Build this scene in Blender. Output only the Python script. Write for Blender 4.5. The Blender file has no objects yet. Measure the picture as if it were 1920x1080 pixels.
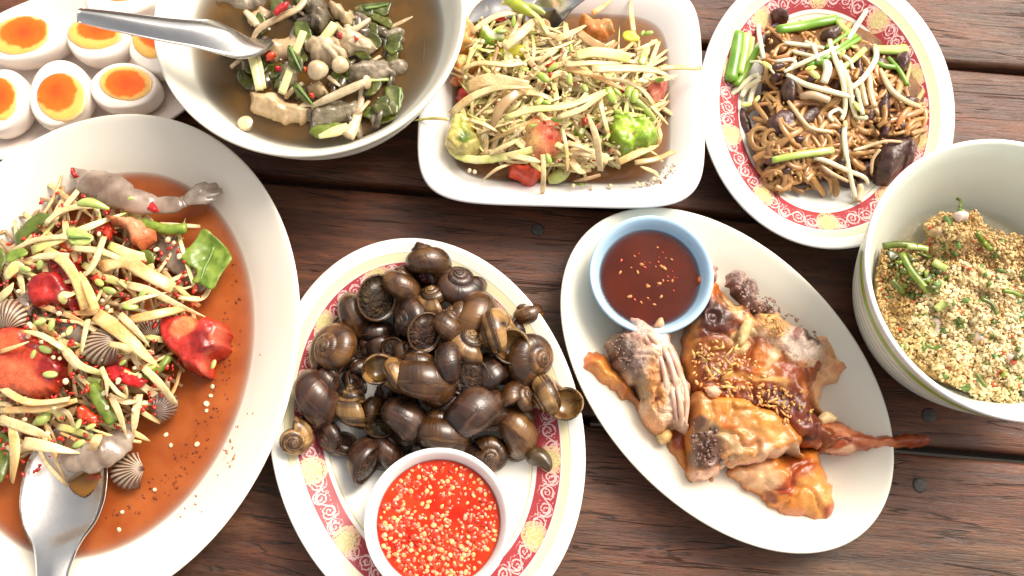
import bpy, math, random
import numpy as np
from mathutils import Vector, Matrix

random.seed(7)
rng = np.random.default_rng(7)
SC = bpy.context.scene
COL = SC.collection
R = math.radians

# ------------------------------------------------------------------ camera
TILT = R(16); DIST = 0.54; FOV = R(60)
cam_d = bpy.data.cameras.new("camera"); cam = bpy.data.objects.new("camera", cam_d); COL.objects.link(cam)
cam_d.angle = FOV; cam_d.sensor_width = 36; cam_d.clip_start = 0.01; cam_d.clip_end = 50
cam.location = (0, -DIST*math.sin(TILT), DIST*math.cos(TILT)); cam.rotation_euler = (TILT, 0, 0)
SC.camera = cam

# ------------------------------------------------------------------ light
SUN_EL, SUN_AZ = R(48), R(46)        # azimuth measured from +Y (top of the picture) towards +X (right)
world = bpy.data.worlds.new("World"); SC.world = world; world.use_nodes = True
wn = world.node_tree; bg = wn.nodes["Background"]; bg.inputs[1].default_value = 0.15
sky = wn.nodes.new("ShaderNodeTexSky"); sky.sky_type = 'NISHITA'; sky.sun_disc = False
sky.sun_elevation = SUN_EL; sky.sun_rotation = SUN_AZ; sky.air_density = 1.0; sky.dust_density = 6.0; sky.ozone_density = 0.6
hsv = wn.nodes.new("ShaderNodeHueSaturation"); hsv.inputs["Saturation"].default_value = 0.35      # thin overcast: the blue washed out
tnt = wn.nodes.new("ShaderNodeMix"); tnt.data_type = 'RGBA'; tnt.blend_type = 'MULTIPLY'; tnt.inputs[0].default_value = 1; tnt.inputs[7].default_value = (1.0, .935, .84, 1)
wn.links.new(sky.outputs[0], hsv.inputs["Color"]); wn.links.new(hsv.outputs[0], tnt.inputs[6]); wn.links.new(tnt.outputs[2], bg.inputs[0])
sl = bpy.data.lights.new("sun", 'SUN'); so = bpy.data.objects.new("sun", sl); COL.objects.link(so)
sl.energy = 1.3; sl.angle = R(28); sl.color = (1.0, 0.93, 0.84)
sdir = Vector((math.sin(SUN_AZ)*math.cos(SUN_EL), math.cos(SUN_AZ)*math.cos(SUN_EL), math.sin(SUN_EL)))
so.rotation_euler = sdir.to_track_quat('Z', 'Y').to_euler(); so.location = sdir*3
SC.view_settings.view_transform = 'Standard'; SC.view_settings.look = 'None'
SC.view_settings.exposure = 0.82; SC.view_settings.gamma = 1.0

# ------------------------------------------------------------------ photo pixel -> place
FPX = 960/math.tan(FOV/2)
CAM = np.array(cam.location)
def ray(px, py):
    x = (px-960)/FPX; y = -(py-540)/FPX
    c, s = math.cos(TILT), math.sin(TILT)
    d = np.array([x, y*c+s, y*s-c]); return d
def P(px, py, z=0.0):
    d = ray(px, py); t = (z-CAM[2])/d[2]; p = CAM+d*t; return np.array([p[0], p[1], z])
def Pn(pts, z=0.0):
    return np.array([P(a, b, z) for a, b in pts])
def S(px, py, n, z=0.0):             # size in metres of n photo pixels at that spot
    return n*np.linalg.norm(P(px+1, py, z)-P(px, py, z))

# ------------------------------------------------------------------ noise
def _h(ix, iy, iz):
    n = (ix*374761393 + iy*668265263 + iz*2147483647*3 + 1013904223) & 0xffffffff
    n = ((n ^ (n >> 13))*1274126177) & 0xffffffff
    n = ((n ^ (n >> 16))*2246822519) & 0xffffffff
    return ((n ^ (n >> 15)) & 0xffff)/65535.0
def noise(x, y, z=0.0, oct=1):
    x = np.asarray(x, float); y = np.asarray(y, float); z = np.zeros_like(x)+z
    out = 0; amp = 1; tot = 0
    for o in range(oct):
        xi, yi, zi = np.floor(x).astype(np.int64), np.floor(y).astype(np.int64), np.floor(z).astype(np.int64)
        fx, fy, fz = x-xi, y-yi, z-zi
        fx, fy, fz = [f*f*(3-2*f) for f in (fx, fy, fz)]
        v = 0
        for a in (0, 1):
            for b in (0, 1):
                for c in (0, 1):
                    v = v + _h(xi+a, yi+b, zi+c)*(fx if a else 1-fx)*(fy if b else 1-fy)*(fz if c else 1-fz)
        out = out+amp*(v*2-1); tot += amp; amp *= .5
        x, y, z = x*2.03+17.1, y*2.03+5.7, z*2.03+9.3
    return out/tot

# ------------------------------------------------------------------ objects
def link(o, parent=None):
    COL.objects.link(o)
    if parent is not None: o.parent = parent
    return o
def tag(o, label=None, cat=None, group=None, kind=None):
    if label: o["label"] = label
    if cat: o["category"] = cat
    if group: o["group"] = group
    if kind: o["kind"] = kind
    return o
def empty(name, loc=(0, 0, 0)):
    o = bpy.data.objects.new(name, None); o.location = loc; o.empty_display_size = .02; return link(o)
def mesh(name, verts, faces, mat=None, parent=None, smooth=True, uv=None, col=None, attr=None, origin=None):
    """origin: world point that becomes the object's own origin (top-level) or the parent's location (part)"""
    verts = np.asarray(verts, float)
    off = np.zeros(3)
    if parent is not None:
        p = parent
        while p is not None: off += np.array(p.location); p = p.parent
    elif origin is not None: off = np.array(origin, float)
    elif len(verts): off = np.array([*verts[:, :2].mean(0), verts[:, 2].min()])
    me = bpy.data.meshes.new(name); me.from_pydata((verts-off).tolist(), [], [list(map(int, f)) for f in faces]); 
    if smooth: me.polygons.foreach_set("use_smooth", [True]*len(me.polygons))
    if uv is not None:
        l = me.uv_layers.new(name="UVMap"); idx = np.zeros(len(me.loops), int); me.loops.foreach_get("vertex_index", idx)
        l.data.foreach_set("uv", np.asarray(uv)[idx].ravel())
    if col is not None:
        a = me.color_attributes.new("Col", 'FLOAT_COLOR', 'POINT')
        c = np.ones((len(verts), 4)); c[:, :3] = col; a.data.foreach_set("color", c.ravel())
    if attr:
        for k, v in attr.items():
            a = me.attributes.new(k, 'FLOAT', 'POINT'); a.data.foreach_set("value", np.asarray(v, float))
    if mat is not None: me.materials.append(mat)
    me.update()
    o = bpy.data.objects.new(name, me)
    if parent is None: o.location = off
    return link(o, parent)
def join_meshes(parts):
    V, F, n = [], [], 0
    for v, f in parts:
        V.append(np.asarray(v)); F += [[i+n for i in ff] for ff in f]; n += len(v)
    return np.concatenate(V), F

# ------------------------------------------------------------------ materials
def nt(m): return m.node_tree.nodes, m.node_tree.links
def ramp(n, stops):
    r = n.new("ShaderNodeValToRGB"); e = r.color_ramp.elements
    while len(e) > 1: e.remove(e[-1])
    e[0].position = stops[0][0]; e[0].color = (*stops[0][1], 1)
    for p, c in stops[1:]:
        x = e.new(p); x.color = (*c, 1)
    return r
def mth(n, l, op, a, b=None, c=None):
    m = n.new("ShaderNodeMath"); m.operation = op
    for i, v in enumerate((a, b, c)):
        if v is None: continue
        if isinstance(v, (int, float)): m.inputs[i].default_value = v
        else: l.new(v, m.inputs[i])
    return m.outputs[0]
def mixc(n, l, fac, a, b, mode='MIX'):
    m = n.new("ShaderNodeMix"); m.data_type = 'RGBA'; m.blend_type = mode; m.clamp_factor = True
    for i, v in ((0, fac), (6, a), (7, b)):
        if isinstance(v, (int, float)): m.inputs[i].default_value = v
        elif isinstance(v, tuple): m.inputs[i].default_value = (*v, 1)
        else: l.new(v, m.inputs[i])
    return m.outputs[2]
def mat(name, base=(.5, .5, .5), rough=.4, var=None, vscale=300, vcol=False, bump=0, bscale=600, coat=0, sss=0, sss_col=None,
        rand=0.0, metal=0, spec=.5, stretch=None, trans=0, oct=3, alpha=None, fine=0):
    """var: second colour mixed in by noise; rand: brightness/hue jitter per object"""
    m = bpy.data.materials.new(name); m.use_nodes = True; n, l = nt(m); b = n["Principled BSDF"]
    b.inputs["Roughness"].default_value = rough; b.inputs["Metallic"].default_value = metal
    b.inputs["Specular IOR Level"].default_value = spec; b.inputs["Coat Weight"].default_value = coat; b.inputs["Coat Roughness"].default_value = .08
    tc = n.new("ShaderNodeTexCoord"); co = tc.outputs["Object"]
    if stretch:
        mp = n.new("ShaderNodeMapping"); mp.inputs["Scale"].default_value = stretch; l.new(co, mp.inputs[0]); co = mp.outputs[0]
    if rand:
        oi = n.new("ShaderNodeObjectInfo")
        ad = n.new("ShaderNodeVectorMath"); ad.operation = 'ADD'; l.new(co, ad.inputs[0])
        cm = n.new("ShaderNodeCombineXYZ"); l.new(oi.outputs["Random"], cm.inputs[0]); l.new(oi.outputs["Random"], cm.inputs[1]); l.new(cm.outputs[0], ad.inputs[1]); co = ad.outputs[0]
    c = None
    if vcol:
        at = n.new("ShaderNodeVertexColor"); at.layer_name = "Col"; c = at.outputs[0]
    else: c = base
    if var is not None:
        nz = n.new("ShaderNodeTexNoise"); nz.inputs["Scale"].default_value = vscale; nz.inputs["Detail"].default_value = oct; l.new(co, nz.inputs["Vector"])
        rp = n.new("ShaderNodeMapRange"); rp.inputs[1].default_value = .36; rp.inputs[2].default_value = .64; l.new(nz.outputs[0], rp.inputs[0])
        c = mixc(n, l, rp.outputs[0], c, var)
    if fine:
        nz = n.new("ShaderNodeTexNoise"); nz.inputs["Scale"].default_value = vscale*3.7; nz.inputs["Detail"].default_value = 4; l.new(co, nz.inputs["Vector"])
        rp = n.new("ShaderNodeMapRange"); rp.inputs[1].default_value = .3; rp.inputs[2].default_value = .7; rp.inputs[3].default_value = 1-fine; rp.inputs[4].default_value = 1+fine; l.new(nz.outputs[0], rp.inputs[0])
        c = mixc(n, l, 1.0, c, rp.outputs[0], 'MULTIPLY')
    if rand:
        rp = n.new("ShaderNodeMapRange"); rp.inputs[3].default_value = 1-rand; rp.inputs[4].default_value = 1+rand*.6; l.new(oi.outputs["Random"], rp.inputs[0])
        hs = n.new("ShaderNodeHueSaturation"); l.new(rp.outputs[0], hs.inputs["Value"])
        rp2 = n.new("ShaderNodeMapRange"); rp2.inputs[3].default_value = .5-rand*.05; rp2.inputs[4].default_value = .5+rand*.05
        fr = mth(n, l, 'FRACT', mth(n, l, 'MULTIPLY', oi.outputs["Random"], 7.31)); l.new(fr, rp2.inputs[0]); l.new(rp2.outputs[0], hs.inputs["Hue"])
        if isinstance(c, tuple): hs.inputs["Color"].default_value = (*c, 1)
        else: l.new(c, hs.inputs["Color"])
        c = hs.outputs[0]
    if isinstance(c, tuple): b.inputs["Base Color"].default_value = (*c, 1)
    else: l.new(c, b.inputs["Base Color"])
    if sss:
        b.inputs["Subsurface Weight"].default_value = sss; b.inputs["Subsurface Radius"].default_value = (1, .6, .35); b.inputs["Subsurface Scale"].default_value = .002
    if trans: b.inputs["Transmission Weight"].default_value = trans
    if bump:
        nz = n.new("ShaderNodeTexNoise"); nz.inputs["Scale"].default_value = bscale; nz.inputs["Detail"].default_value = 4; l.new(co, nz.inputs["Vector"])
        bp = n.new("ShaderNodeBump"); bp.inputs["Strength"].default_value = 1; bp.inputs["Distance"].default_value = bump; l.new(nz.outputs[0], bp.inputs["Height"]); l.new(bp.outputs[0], b.inputs["Normal"])
        m["bump"] = 1
    return m

# ------------------------------------------------------------------ shape tools
def smooth_path(pts, n=24):
    pts = np.asarray(pts, float)
    if len(pts) == 2:
        t = np.linspace(0, 1, n)[:, None]; return pts[0]*(1-t)+pts[1]*t
    q = np.vstack([2*pts[0]-pts[1], pts, 2*pts[-1]-pts[-2]]); out = []
    seg = len(pts)-1
    for u in np.linspace(0, seg, n):
        i = min(int(u), seg-1); t = u-i; a, b, c, d = q[i:i+4]
        out.append(.5*((2*b)+(-a+c)*t+(2*a-5*b+4*c-d)*t*t+(-a+3*b-3*c+d)*t**3))
    return np.array(out)
def sweep_vf(path, w, t, nseg=8, up=(0, 0, 1), twist=0.0, sq=1.0):
    """tube along path, half-width w, half-thickness t (arrays or numbers), squareness sq<1 = boxier"""
    path = np.asarray(path, float); n = len(path)
    w = np.broadcast_to(np.asarray(w, float), (n,)); t = np.broadcast_to(np.asarray(t, float), (n,))
    tan = np.gradient(path, axis=0); tan /= np.linalg.norm(tan, axis=1)[:, None]+1e-12
    V = []; up = np.array(up, float)
    a = np.linspace(0, 2*np.pi, nseg, endpoint=False)+np.pi/nseg
    ca, sa = np.sign(np.cos(a))*np.abs(np.cos(a))**sq, np.sign(np.sin(a))*np.abs(np.sin(a))**sq
    prev = None
    for i in range(n):
        s = np.cross(tan[i], up); 
        if np.linalg.norm(s) < .05: s = prev if prev is not None else np.array([1., 0, 0])
        s /= np.linalg.norm(s); prev = s
        u = np.cross(s, tan[i])
        th = twist*i/max(n-1, 1); s2 = s*math.cos(th)+u*math.sin(th); u2 = -s*math.sin(th)+u*math.cos(th)
        V.append(path[i]+np.outer(ca*w[i], s2)+np.outer(sa*t[i], u2))
    V = np.concatenate(V); F = []
    for i in range(n-1):
        for j in range(nseg):
            k = (j+1) % nseg; F.append((i*nseg+j, i*nseg+k, (i+1)*nseg+k, (i+1)*nseg+j))
    F.append(tuple(range(nseg-1, -1, -1))); F.append(tuple((n-1)*nseg+j for j in range(nseg)))
    F = [f[::-1] for f in F]
    return V, F
def sweep(name, pts, w, t, m, parent=None, n=14, nseg=8, taper=None, twist=0, sq=1.0, up=(0, 0, 1), **kw):
    path = smooth_path(pts, n); k = np.linspace(0, 1, n)
    if taper is not None:                       # list of factors along the length
        f = np.interp(k, np.linspace(0, 1, len(taper)), taper)
    else: f = np.ones(n)
    V, F = sweep_vf(path, w*f, t*np.maximum(f, .35), nseg, up, twist, sq)
    return mesh(name, V, F, m, parent, **kw)
def px_path(pts): return np.array([P(a, b, z) for a, b, z in pts])

def inside(poly, X, Y):
    r = np.zeros(X.shape, bool); n = len(poly)
    for i in range(n):
        x1, y1 = poly[i]; x2, y2 = poly[(i+1) % n]
        c = ((y1 > Y) != (y2 > Y)) & (X < (x2-x1)*(Y-y1)/((y2-y1) if y2 != y1 else 1e-12)+x1); r ^= c
    return r
def edge_dist(poly, X, Y):
    D = np.full(X.shape, 1e9); NX = X.copy(); NY = Y.copy(); n = len(poly)
    for i in range(n):
        x1, y1 = poly[i]; x2, y2 = poly[(i+1) % n]; dx, dy = x2-x1, y2-y1; L = dx*dx+dy*dy+1e-18
        t = np.clip(((X-x1)*dx+(Y-y1)*dy)/L, 0, 1); qx, qy = x1+t*dx, y1+t*dy
        d = np.hypot(X-qx, Y-qy); k = d < D; D[k] = d[k]; NX[k] = qx[k]; NY[k] = qy[k]
    return D, NX, NY
def round_poly(pts, n=None, jitter=0, seed=0):
    """closed catmull-rom through pts"""
    pts = np.asarray(pts, float); m = len(pts); out = []; k = max(3, (n or m*5)//m)
    for i in range(m):
        a, b, c, d = pts[(i-1) % m], pts[i], pts[(i+1) % m], pts[(i+2) % m]
        for t in np.linspace(0, 1, k, endpoint=False):
            out.append(.5*((2*b)+(-a+c)*t+(2*a-5*b+4*c-d)*t*t+(-a+3*b-3*c+d)*t**3))
    out = np.array(out)
    if jitter:
        out = out+jitter*np.stack([noise(out[:, 0]*.09, out[:, 1]*.09, seed, 2), noise(out[:, 0]*.09+50, out[:, 1]*.09, seed, 2)], 1)
    return out
def puff(name, outline, z0, h, m, parent=None, edge=.006, step=.0012, top=None, colf=None, under=.15, lump=(0, 100), seed=0,
         sharp=False, jitter=0, label_args=None, zref=None, base=None, **kw):
    """a solid with real thickness over an outline given in photo pixels; top(x,y,d,u)->extra height; colf(X,Y,px,py,h)->rgb"""
    ol = np.asarray(outline, float)
    if not sharp: ol = round_poly(ol, jitter=jitter, seed=seed)
    zr = z0+h*.4 if zref is None else zref
    pl = Pn(ol, zr)[:, :2]
    x0, y0 = pl.min(0)-step; x1, y1 = pl.max(0)+step
    nx, ny = int((x1-x0)/step)+2, int((y1-y0)/step)+2
    X, Y = np.meshgrid(x0+np.arange(nx)*step, y0+np.arange(ny)*step, indexing='ij')
    ins = inside(pl, X, Y); D, NX, NY = edge_dist(pl, X, Y)
    near = (~ins) & (D < step*.75); ok = ins | near
    snap = near | (ins & (D < step*.3)); X[snap] = NX[snap]; Y[snap] = NY[snap]; D[snap] = 0
    cell = ok[:-1, :-1] & ok[1:, :-1] & ok[1:, 1:] & ok[:-1, 1:]
    used = np.zeros_like(ok); used[:-1, :-1] |= cell; used[1:, :-1] |= cell; used[1:, 1:] |= cell; used[:-1, 1:] |= cell
    e = np.clip(D/edge, 0, 1); prof = np.sqrt(np.maximum(0, 1-(1-e)**2))
    H = h*prof
    if lump[0]: H = H+lump[0]*noise(X*lump[1], Y*lump[1], seed+.5, 3)*np.clip(D/edge*1.5, 0, 1)
    if top is not None: H = H+top(X, Y, D)*np.clip(D/edge*1.5, 0, 1)
    bz = z0 if base is None else base(X, Y)
    idx = -np.ones(ok.shape, int); idx[used] = np.arange(used.sum()); N = used.sum()
    # verts: top then bottom
    T = np.stack([X[used], Y[used], (bz+np.zeros_like(X))[used]+H[used]], 1)
    Bz = (bz+np.zeros_like(X))[used]-under*h*prof[used]
    B = np.stack([X[used], Y[used], np.minimum(Bz, T[:, 2]-1e-5)], 1)
    ci, cj = np.nonzero(cell)
    a, b, c, d = idx[ci, cj], idx[ci+1, cj], idx[ci+1, cj+1], idx[ci, cj+1]
    Ft = np.stack([a, b, c, d], 1); Fb = np.stack([d, c, b, a], 1)+N
    # side walls along boundary edges
    edges = {}
    for q in Ft:
        for k in range(4):
            u, v = q[k], q[(k+1) % 4]
            if (v, u) in edges: del edges[(v, u)]
            else: edges[(u, v)] = 1
    Fs = [(v, u, u+N, v+N) for u, v in edges]
    V = np.vstack([T, B]); F = list(Ft)+list(Fb)+Fs
    colr = None
    if colf is not None:
        c0 = colf(V[:, 0], V[:, 1], V[:, 2]); colr = c0
    return mesh(name, V, F, m, parent, col=colr, **kw)
def project(x, y, z):
    d = np.stack([x-CAM[0], y-CAM[1], z-CAM[2]]); c, s = math.cos(TILT), math.sin(TILT)
    yy = d[1]*c+d[2]*s; zz = d[1]*s-d[2]*c
    return 960+FPX*d[0]/zz, 540-FPX*yy/zz
def painter(base, blobs, nz=.25, ns=140, seed=0, warp=14, fine=0.1):
    """albedo patches: blobs (px,py,rx,ry,angle_deg,colour[,softness]) given where the thing itself has that colour"""
    def f(X, Y, Z):
        px, py = project(X, Y, Z)
        wx = px+warp*noise(px*.03, py*.03, seed, 3); wy = py+warp*noise(px*.03+40, py*.03, seed, 3)
        C = np.zeros((len(X), 3))+np.array(base)
        for b in blobs:
            x, y, rx, ry, an, c = b[:6]; sf = b[6] if len(b) > 6 else .5
            ca, sa = math.cos(R(an)), math.sin(R(an)); u = ((wx-x)*ca+(wy-y)*sa)/rx; v = (-(wx-x)*sa+(wy-y)*ca)/ry
            r = np.sqrt(u*u+v*v); k = np.clip((1+sf*.5-r)/sf, 0, 1)[:, None]; k = k*k*(3-2*k); C = C*(1-k)+np.array(c)*k
        n1 = noise(X*ns, Y*ns, seed+3, 3)[:, None]; n2 = noise(X*ns*6, Y*ns*6, seed+7, 2)[:, None]
        return np.clip(C*(1+nz*n1+fine*n2), 0, 1)
    return f
def blob_vf(c, r, n=8, sq=(1, 1, 1), lump=.15, seed=0, rot=None):
    """lumpy ellipsoid"""
    V = []; F = []
    m = max(4, n//2)
    for i in range(m+1):
        th = math.pi*i/m
        for j in range(n):
            ph = 2*math.pi*j/n; V.append((math.sin(th)*math.cos(ph), math.sin(th)*math.sin(ph), math.cos(th)))
    V = np.array(V); k = 1+lump*noise(V[:, 0]*1.7+seed*3.1, V[:, 1]*1.7+seed*1.7, V[:, 2]*1.7, 2)
    V = V*k[:, None]*np.array(sq)*r
    if rot is not None: V = V@np.array(rot).T
    for i in range(m):
        for j in range(n):
            q = (j+1) % n; F.append((i*n+j, (i+1)*n+j, (i+1)*n+q, i*n+q))
    return V+np.array(c), F
def rotz(a): c, s = math.cos(a), math.sin(a); return np.array([[c, -s, 0], [s, c, 0], [0, 0, 1]])
def rotx(a): c, s = math.cos(a), math.sin(a); return np.array([[1, 0, 0], [0, c, -s], [0, s, c]])
def roty(a): c, s = math.cos(a), math.sin(a); return np.array([[c, 0, s], [0, 1, 0], [-s, 0, c]])
def rrot(tilt=3.14): return rotz(random.uniform(0, 6.28))@rotx(random.uniform(-tilt, tilt))@rotz(random.uniform(0, 6.28))

USED = set()
DIRS = ["right of", "upper right of", "above", "upper left of", "left of", "lower left of", "below", "lower right of"]
LEAN = ["lying left to right", "slanting up to the right", "pointing up and down", "slanting up to the left"]
def uniq(noun, px, py, marks, ang=None, extra=""):
    """a label that says where a small thing lies: by its nearest landmarks"""
    ms = sorted(marks, key=lambda m: math.hypot(px-m[0], py-m[1])); ln = "" if ang is None else " "+LEAN[int(((math.degrees(ang) % 180)+22.5)//45) % 4]
    def dr(m): return DIRS[int(((math.degrees(math.atan2(-(py-m[1]), px-m[0])) % 360)+22.5)//45) % 8]
    c = []
    for k in range(min(4, len(ms))): c.append(f"{noun}{ln} {dr(ms[k])} {ms[k][2]}")
    for k in range(min(3, len(ms))):
        for j in range(k+1, min(5, len(ms))): c.append(f"{noun} {dr(ms[k])} {ms[k][2]}, {dr(ms[j])} {ms[j][2]}")
    for k in range(min(3, len(ms))):
        d = math.hypot(px-ms[k][0], py-ms[k][1]); w = "touching" if d < 30 else "close by, " if d < 60 else "a little way"
        c.append(f"{noun}{ln} {w} {dr(ms[k])} {ms[k][2]}".replace("touching ", "close ").replace(",  ", ", "))
    c = [x for x in c if len(x.split()) <= 16]
    for x in c:
        if x not in USED: USED.add(x); return x
    return c[0] if c else noun+ln
# ------------------------------------------------------------------ dishes
def fit_ellipse(pts, z):
    Q = Pn(pts, z)[:, :2]; c0 = Q.mean(0); X, Y = (Q-c0).T*10
    A = np.stack([X*X, X*Y, Y*Y, X, Y], 1); s = np.linalg.lstsq(A, np.ones(len(X)), rcond=None)[0]
    a, b, c, d, e = s; M = np.array([[a, b/2], [b/2, c]]); ctr = -np.linalg.solve(2*M, [d, e])
    k = 1+ctr@M@ctr; w, v = np.linalg.eigh(M/k); ax = 1/np.sqrt(w)
    return (ctr/10+c0, ax[0]/10, ax[1]/10, math.atan2(v[1, 0], v[0, 0]))     # centre, long, short, angle
def fit_circle(pts, z):
    Q = Pn(pts, z)[:, :2]; A = np.c_[2*Q, np.ones(len(Q))]; s = np.linalg.lstsq(A, (Q**2).sum(1), rcond=None)[0]
    r = math.sqrt(s[2]+s[0]**2+s[1]**2); return (s[:2], r, r, 0.0)
def oval_ring(fit, d, n):
    (c, a, b, an) = fit; th = np.linspace(0, 2*np.pi, n, endpoint=False)
    x = (a-d)*np.cos(th); y = (b-d)*np.sin(th)
    return np.stack([c[0]+x*math.cos(an)-y*math.sin(an), c[1]+x*math.sin(an)+y*math.cos(an)], 1)
def dish(name, fit, prof, m, parent=None, n=144, ringf=oval_ring, **kw):
    """prof: (inset, z) from the centre of the top, over the rim, to the centre underneath; UV = (metres round the rim, metres from the rim: + inside, - outside)"""
    prof = list(prof); k = max(range(len(prof)), key=lambda i: (prof[i][1], -prof[i][0]))
    sv = [0]
    for i in range(1, len(prof)): sv.append(sv[-1]+math.hypot(prof[i][0]-prof[i-1][0], prof[i][1]-prof[i-1][1]))
    ktop = min(range(len(prof)), key=lambda i: prof[i][0]); sv = [sv[ktop]-s for s in sv]
    rim = ringf(fit, 0, n); seg = np.linalg.norm(np.roll(rim, -1, 0)-rim, axis=1); u = np.r_[0, np.cumsum(seg)]
    V = []; UV = []; F = []
    for (d, z), s in zip(prof, sv):
        r = ringf(fit, d, n); r = np.vstack([r, r[:1]]); V.append(np.c_[r, np.full(n+1, z)]); UV.append(np.c_[u, np.full(n+1, s)])
    N = n+1
    for i in range(len(prof)-1):
        for j in range(n): F.append((i*N+j, (i+1)*N+j, (i+1)*N+j+1, i*N+j+1))
    V = np.concatenate(V); UV = np.concatenate(UV)
    for i, fl in ((0, False), (len(prof)-1, True)):
        c = V[i*N:i*N+n].mean(0); V = np.vstack([V, c]); UV = np.vstack([UV, [0, sv[i]+(.1 if not fl else -.1)]]); ci = len(V)-1
        for j in range(n): F.append((ci, i*N+j, i*N+j+1) if not fl else (i*N+j+1, i*N+j, ci))
    o = mesh(name, V, F, m, parent, uv=UV, **kw); o.data["perimeter"] = float(u[-1]); return o
def curve(pts, n=6):
    """smooth a profile polyline"""
    return [tuple(p) for p in smooth_path(np.array(pts), n*(len(pts)-1)+1)]
# ================================================================== ground, table
def wood_mat():
    m = bpy.data.materials.new("weathered_hardwood"); m.use_nodes = True; n, l = nt(m); b = n["Principled BSDF"]
    tc = n.new("ShaderNodeTexCoord"); oi = n.new("ShaderNodeObjectInfo")
    off = n.new("ShaderNodeCombineXYZ"); l.new(mth(n, l, 'MULTIPLY', oi.outputs["Random"], 9.0), off.inputs[0]); l.new(mth(n, l, 'MULTIPLY', oi.outputs["Random"], 4.0), off.inputs[1])
    ad = n.new("ShaderNodeVectorMath"); ad.operation = 'ADD'; l.new(tc.outputs["Object"], ad.inputs[0]); l.new(off.outputs[0], ad.inputs[1])
    def mp(s):
        q = n.new("ShaderNodeMapping"); q.inputs["Scale"].default_value = s; l.new(ad.outputs[0], q.inputs[0]); return q.outputs[0]
    def nz(s, sc, det=4, rough=.6, dist=0):
        q = n.new("ShaderNodeTexNoise"); q.inputs["Scale"].default_value = sc; q.inputs["Detail"].default_value = det; q.inputs["Roughness"].default_value = rough; q.inputs["Distortion"].default_value = dist
        l.new(mp(s), q.inputs["Vector"]); return q.outputs[0]
    fib = nz((1, 14, 14), 45, 6, .7, .6)         # fine fibres
    grain = nz((1, 9, 9), 9, 5, .62, 1.2)        # broad streaks
    blot = nz((1, 2.2, 2), 7, 4, .6)             # large patches: red heart / grey worn
    pore = nz((1, 7, 7), 130, 3, .7)
    c1 = ramp(n, [(.22, (.030, .010, .005)), (.42, (.074, .022, .008)), (.58, (.130, .041, .015)), (.78, (.20, .072, .029))]); l.new(grain, c1.inputs[0])
    c2 = ramp(n, [(.22, (.034, .018, .010)), (.42, (.060, .029, .014)), (.6, (.128, .066, .032)), (.8, (.22, .125, .066))]); l.new(grain, c2.inputs[0])
    bl = n.new("ShaderNodeMapRange"); bl.inputs[1].default_value = .47; bl.inputs[2].default_value = .66; l.new(blot, bl.inputs[0])
    c = mixc(n, l, bl.outputs[0], c1.outputs[0], c2.outputs[0])
    f = ramp(n, [(.32, (.72, .66, .62)), (.5, (1, .97, .95)), (.68, (1.25, 1.2, 1.15))]); l.new(fib, f.inputs[0])
    c = mixc(n, l, 1.0, c, f.outputs[0], 'MULTIPLY')
    p = ramp(n, [(.36, (.4, .36, .33)), (.46, (1, 1, 1))]); l.new(pore, p.inputs[0]); c = mixc(n, l, .8, c, p.outputs[0], 'MULTIPLY')
    # long drying cracks
    wv = n.new("ShaderNodeTexNoise"); wv.inputs["Scale"].default_value = 5; wv.inputs["Detail"].default_value = 5; wv.inputs["Distortion"].default_value = .8; l.new(mp((.8, 11, 11)), wv.inputs["Vector"])
    ck = mth(n, l, 'ABSOLUTE', mth(n, l, 'SUBTRACT', wv.outputs[0], .5)); ckm = n.new("ShaderNodeMapRange"); ckm.inputs[1].default_value = 0; ckm.inputs[2].default_value = .012; l.new(ck, ckm.inputs[0])
    w2 = n.new("ShaderNodeTexNoise"); w2.inputs["Scale"].default_value = 22; w2.inputs["Detail"].default_value = 3; l.new(mp((1, 3, 3)), w2.inputs["Vector"])
    gate = n.new("ShaderNodeMapRange"); gate.inputs[1].default_value = .46; gate.inputs[2].default_value = .56; l.new(w2.outputs[0], gate.inputs[0])
    crack = mth(n, l, 'MAXIMUM', ckm.outputs[0], gate.outputs[0])
    c = mixc(n, l, crack, (.026, .014, .009), c)
    l.new(c, b.inputs["Base Color"])
    rr = n.new("ShaderNodeMapRange"); rr.inputs[1].default_value = .3; rr.inputs[2].default_value = .7; rr.inputs[3].default_value = .34; rr.inputs[4].default_value = .56; l.new(fib, rr.inputs[0]); l.new(rr.outputs[0], b.inputs["Roughness"])
    h = mth(n, l, 'ADD', mth(n, l, 'MULTIPLY', fib, .5), mth(n, l, 'ADD', mth(n, l, 'MULTIPLY', grain, .5), mth(n, l, 'ADD', mth(n, l, 'MULTIPLY', crack, .5), mth(n, l, 'MULTIPLY', pore, .25))))
    bp = n.new("ShaderNodeBump"); bp.inputs["Strength"].default_value = 1; bp.inputs["Distance"].default_value = .0009; l.new(h, bp.inputs["Height"]); l.new(bp.outputs[0], b.inputs["Normal"])
    return m
M_wood = wood_mat()
ground = mesh("ground", [(-12, -12, -.74), (12, -12, -.74), (12, 12, -.74), (-12, 12, -.74)], [(0, 1, 2, 3)],
              mat("packed_earth", (.045, .038, .032), .9, var=(.03, .025, .02), vscale=6), origin=(0, 0, -.74)); tag(ground, kind='structure')
table = empty("table", (0, 0, -.74)); tag(table, "weathered dark brown hardwood plank table under all the dishes", "table")
PA = R(-5.0)                                      # the planks run slightly down to the right
ux, uy = np.array([math.cos(PA), math.sin(PA)]), np.array([-math.sin(PA), math.cos(PA)])
def v_at(px, py): return float(P(px, py, 0)[:2]@uy)
gaps = [v_at(960, 1500), v_at(960, 776), v_at(960, 372), v_at(1850, 126)]
step_ = .128
gaps = [gaps[0]-2*step_, gaps[0]-step_, gaps[0]]+gaps[1:]+[gaps[3]+step_*k for k in (1, 2, 3, 4)]
gaps = sorted(gaps)
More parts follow.
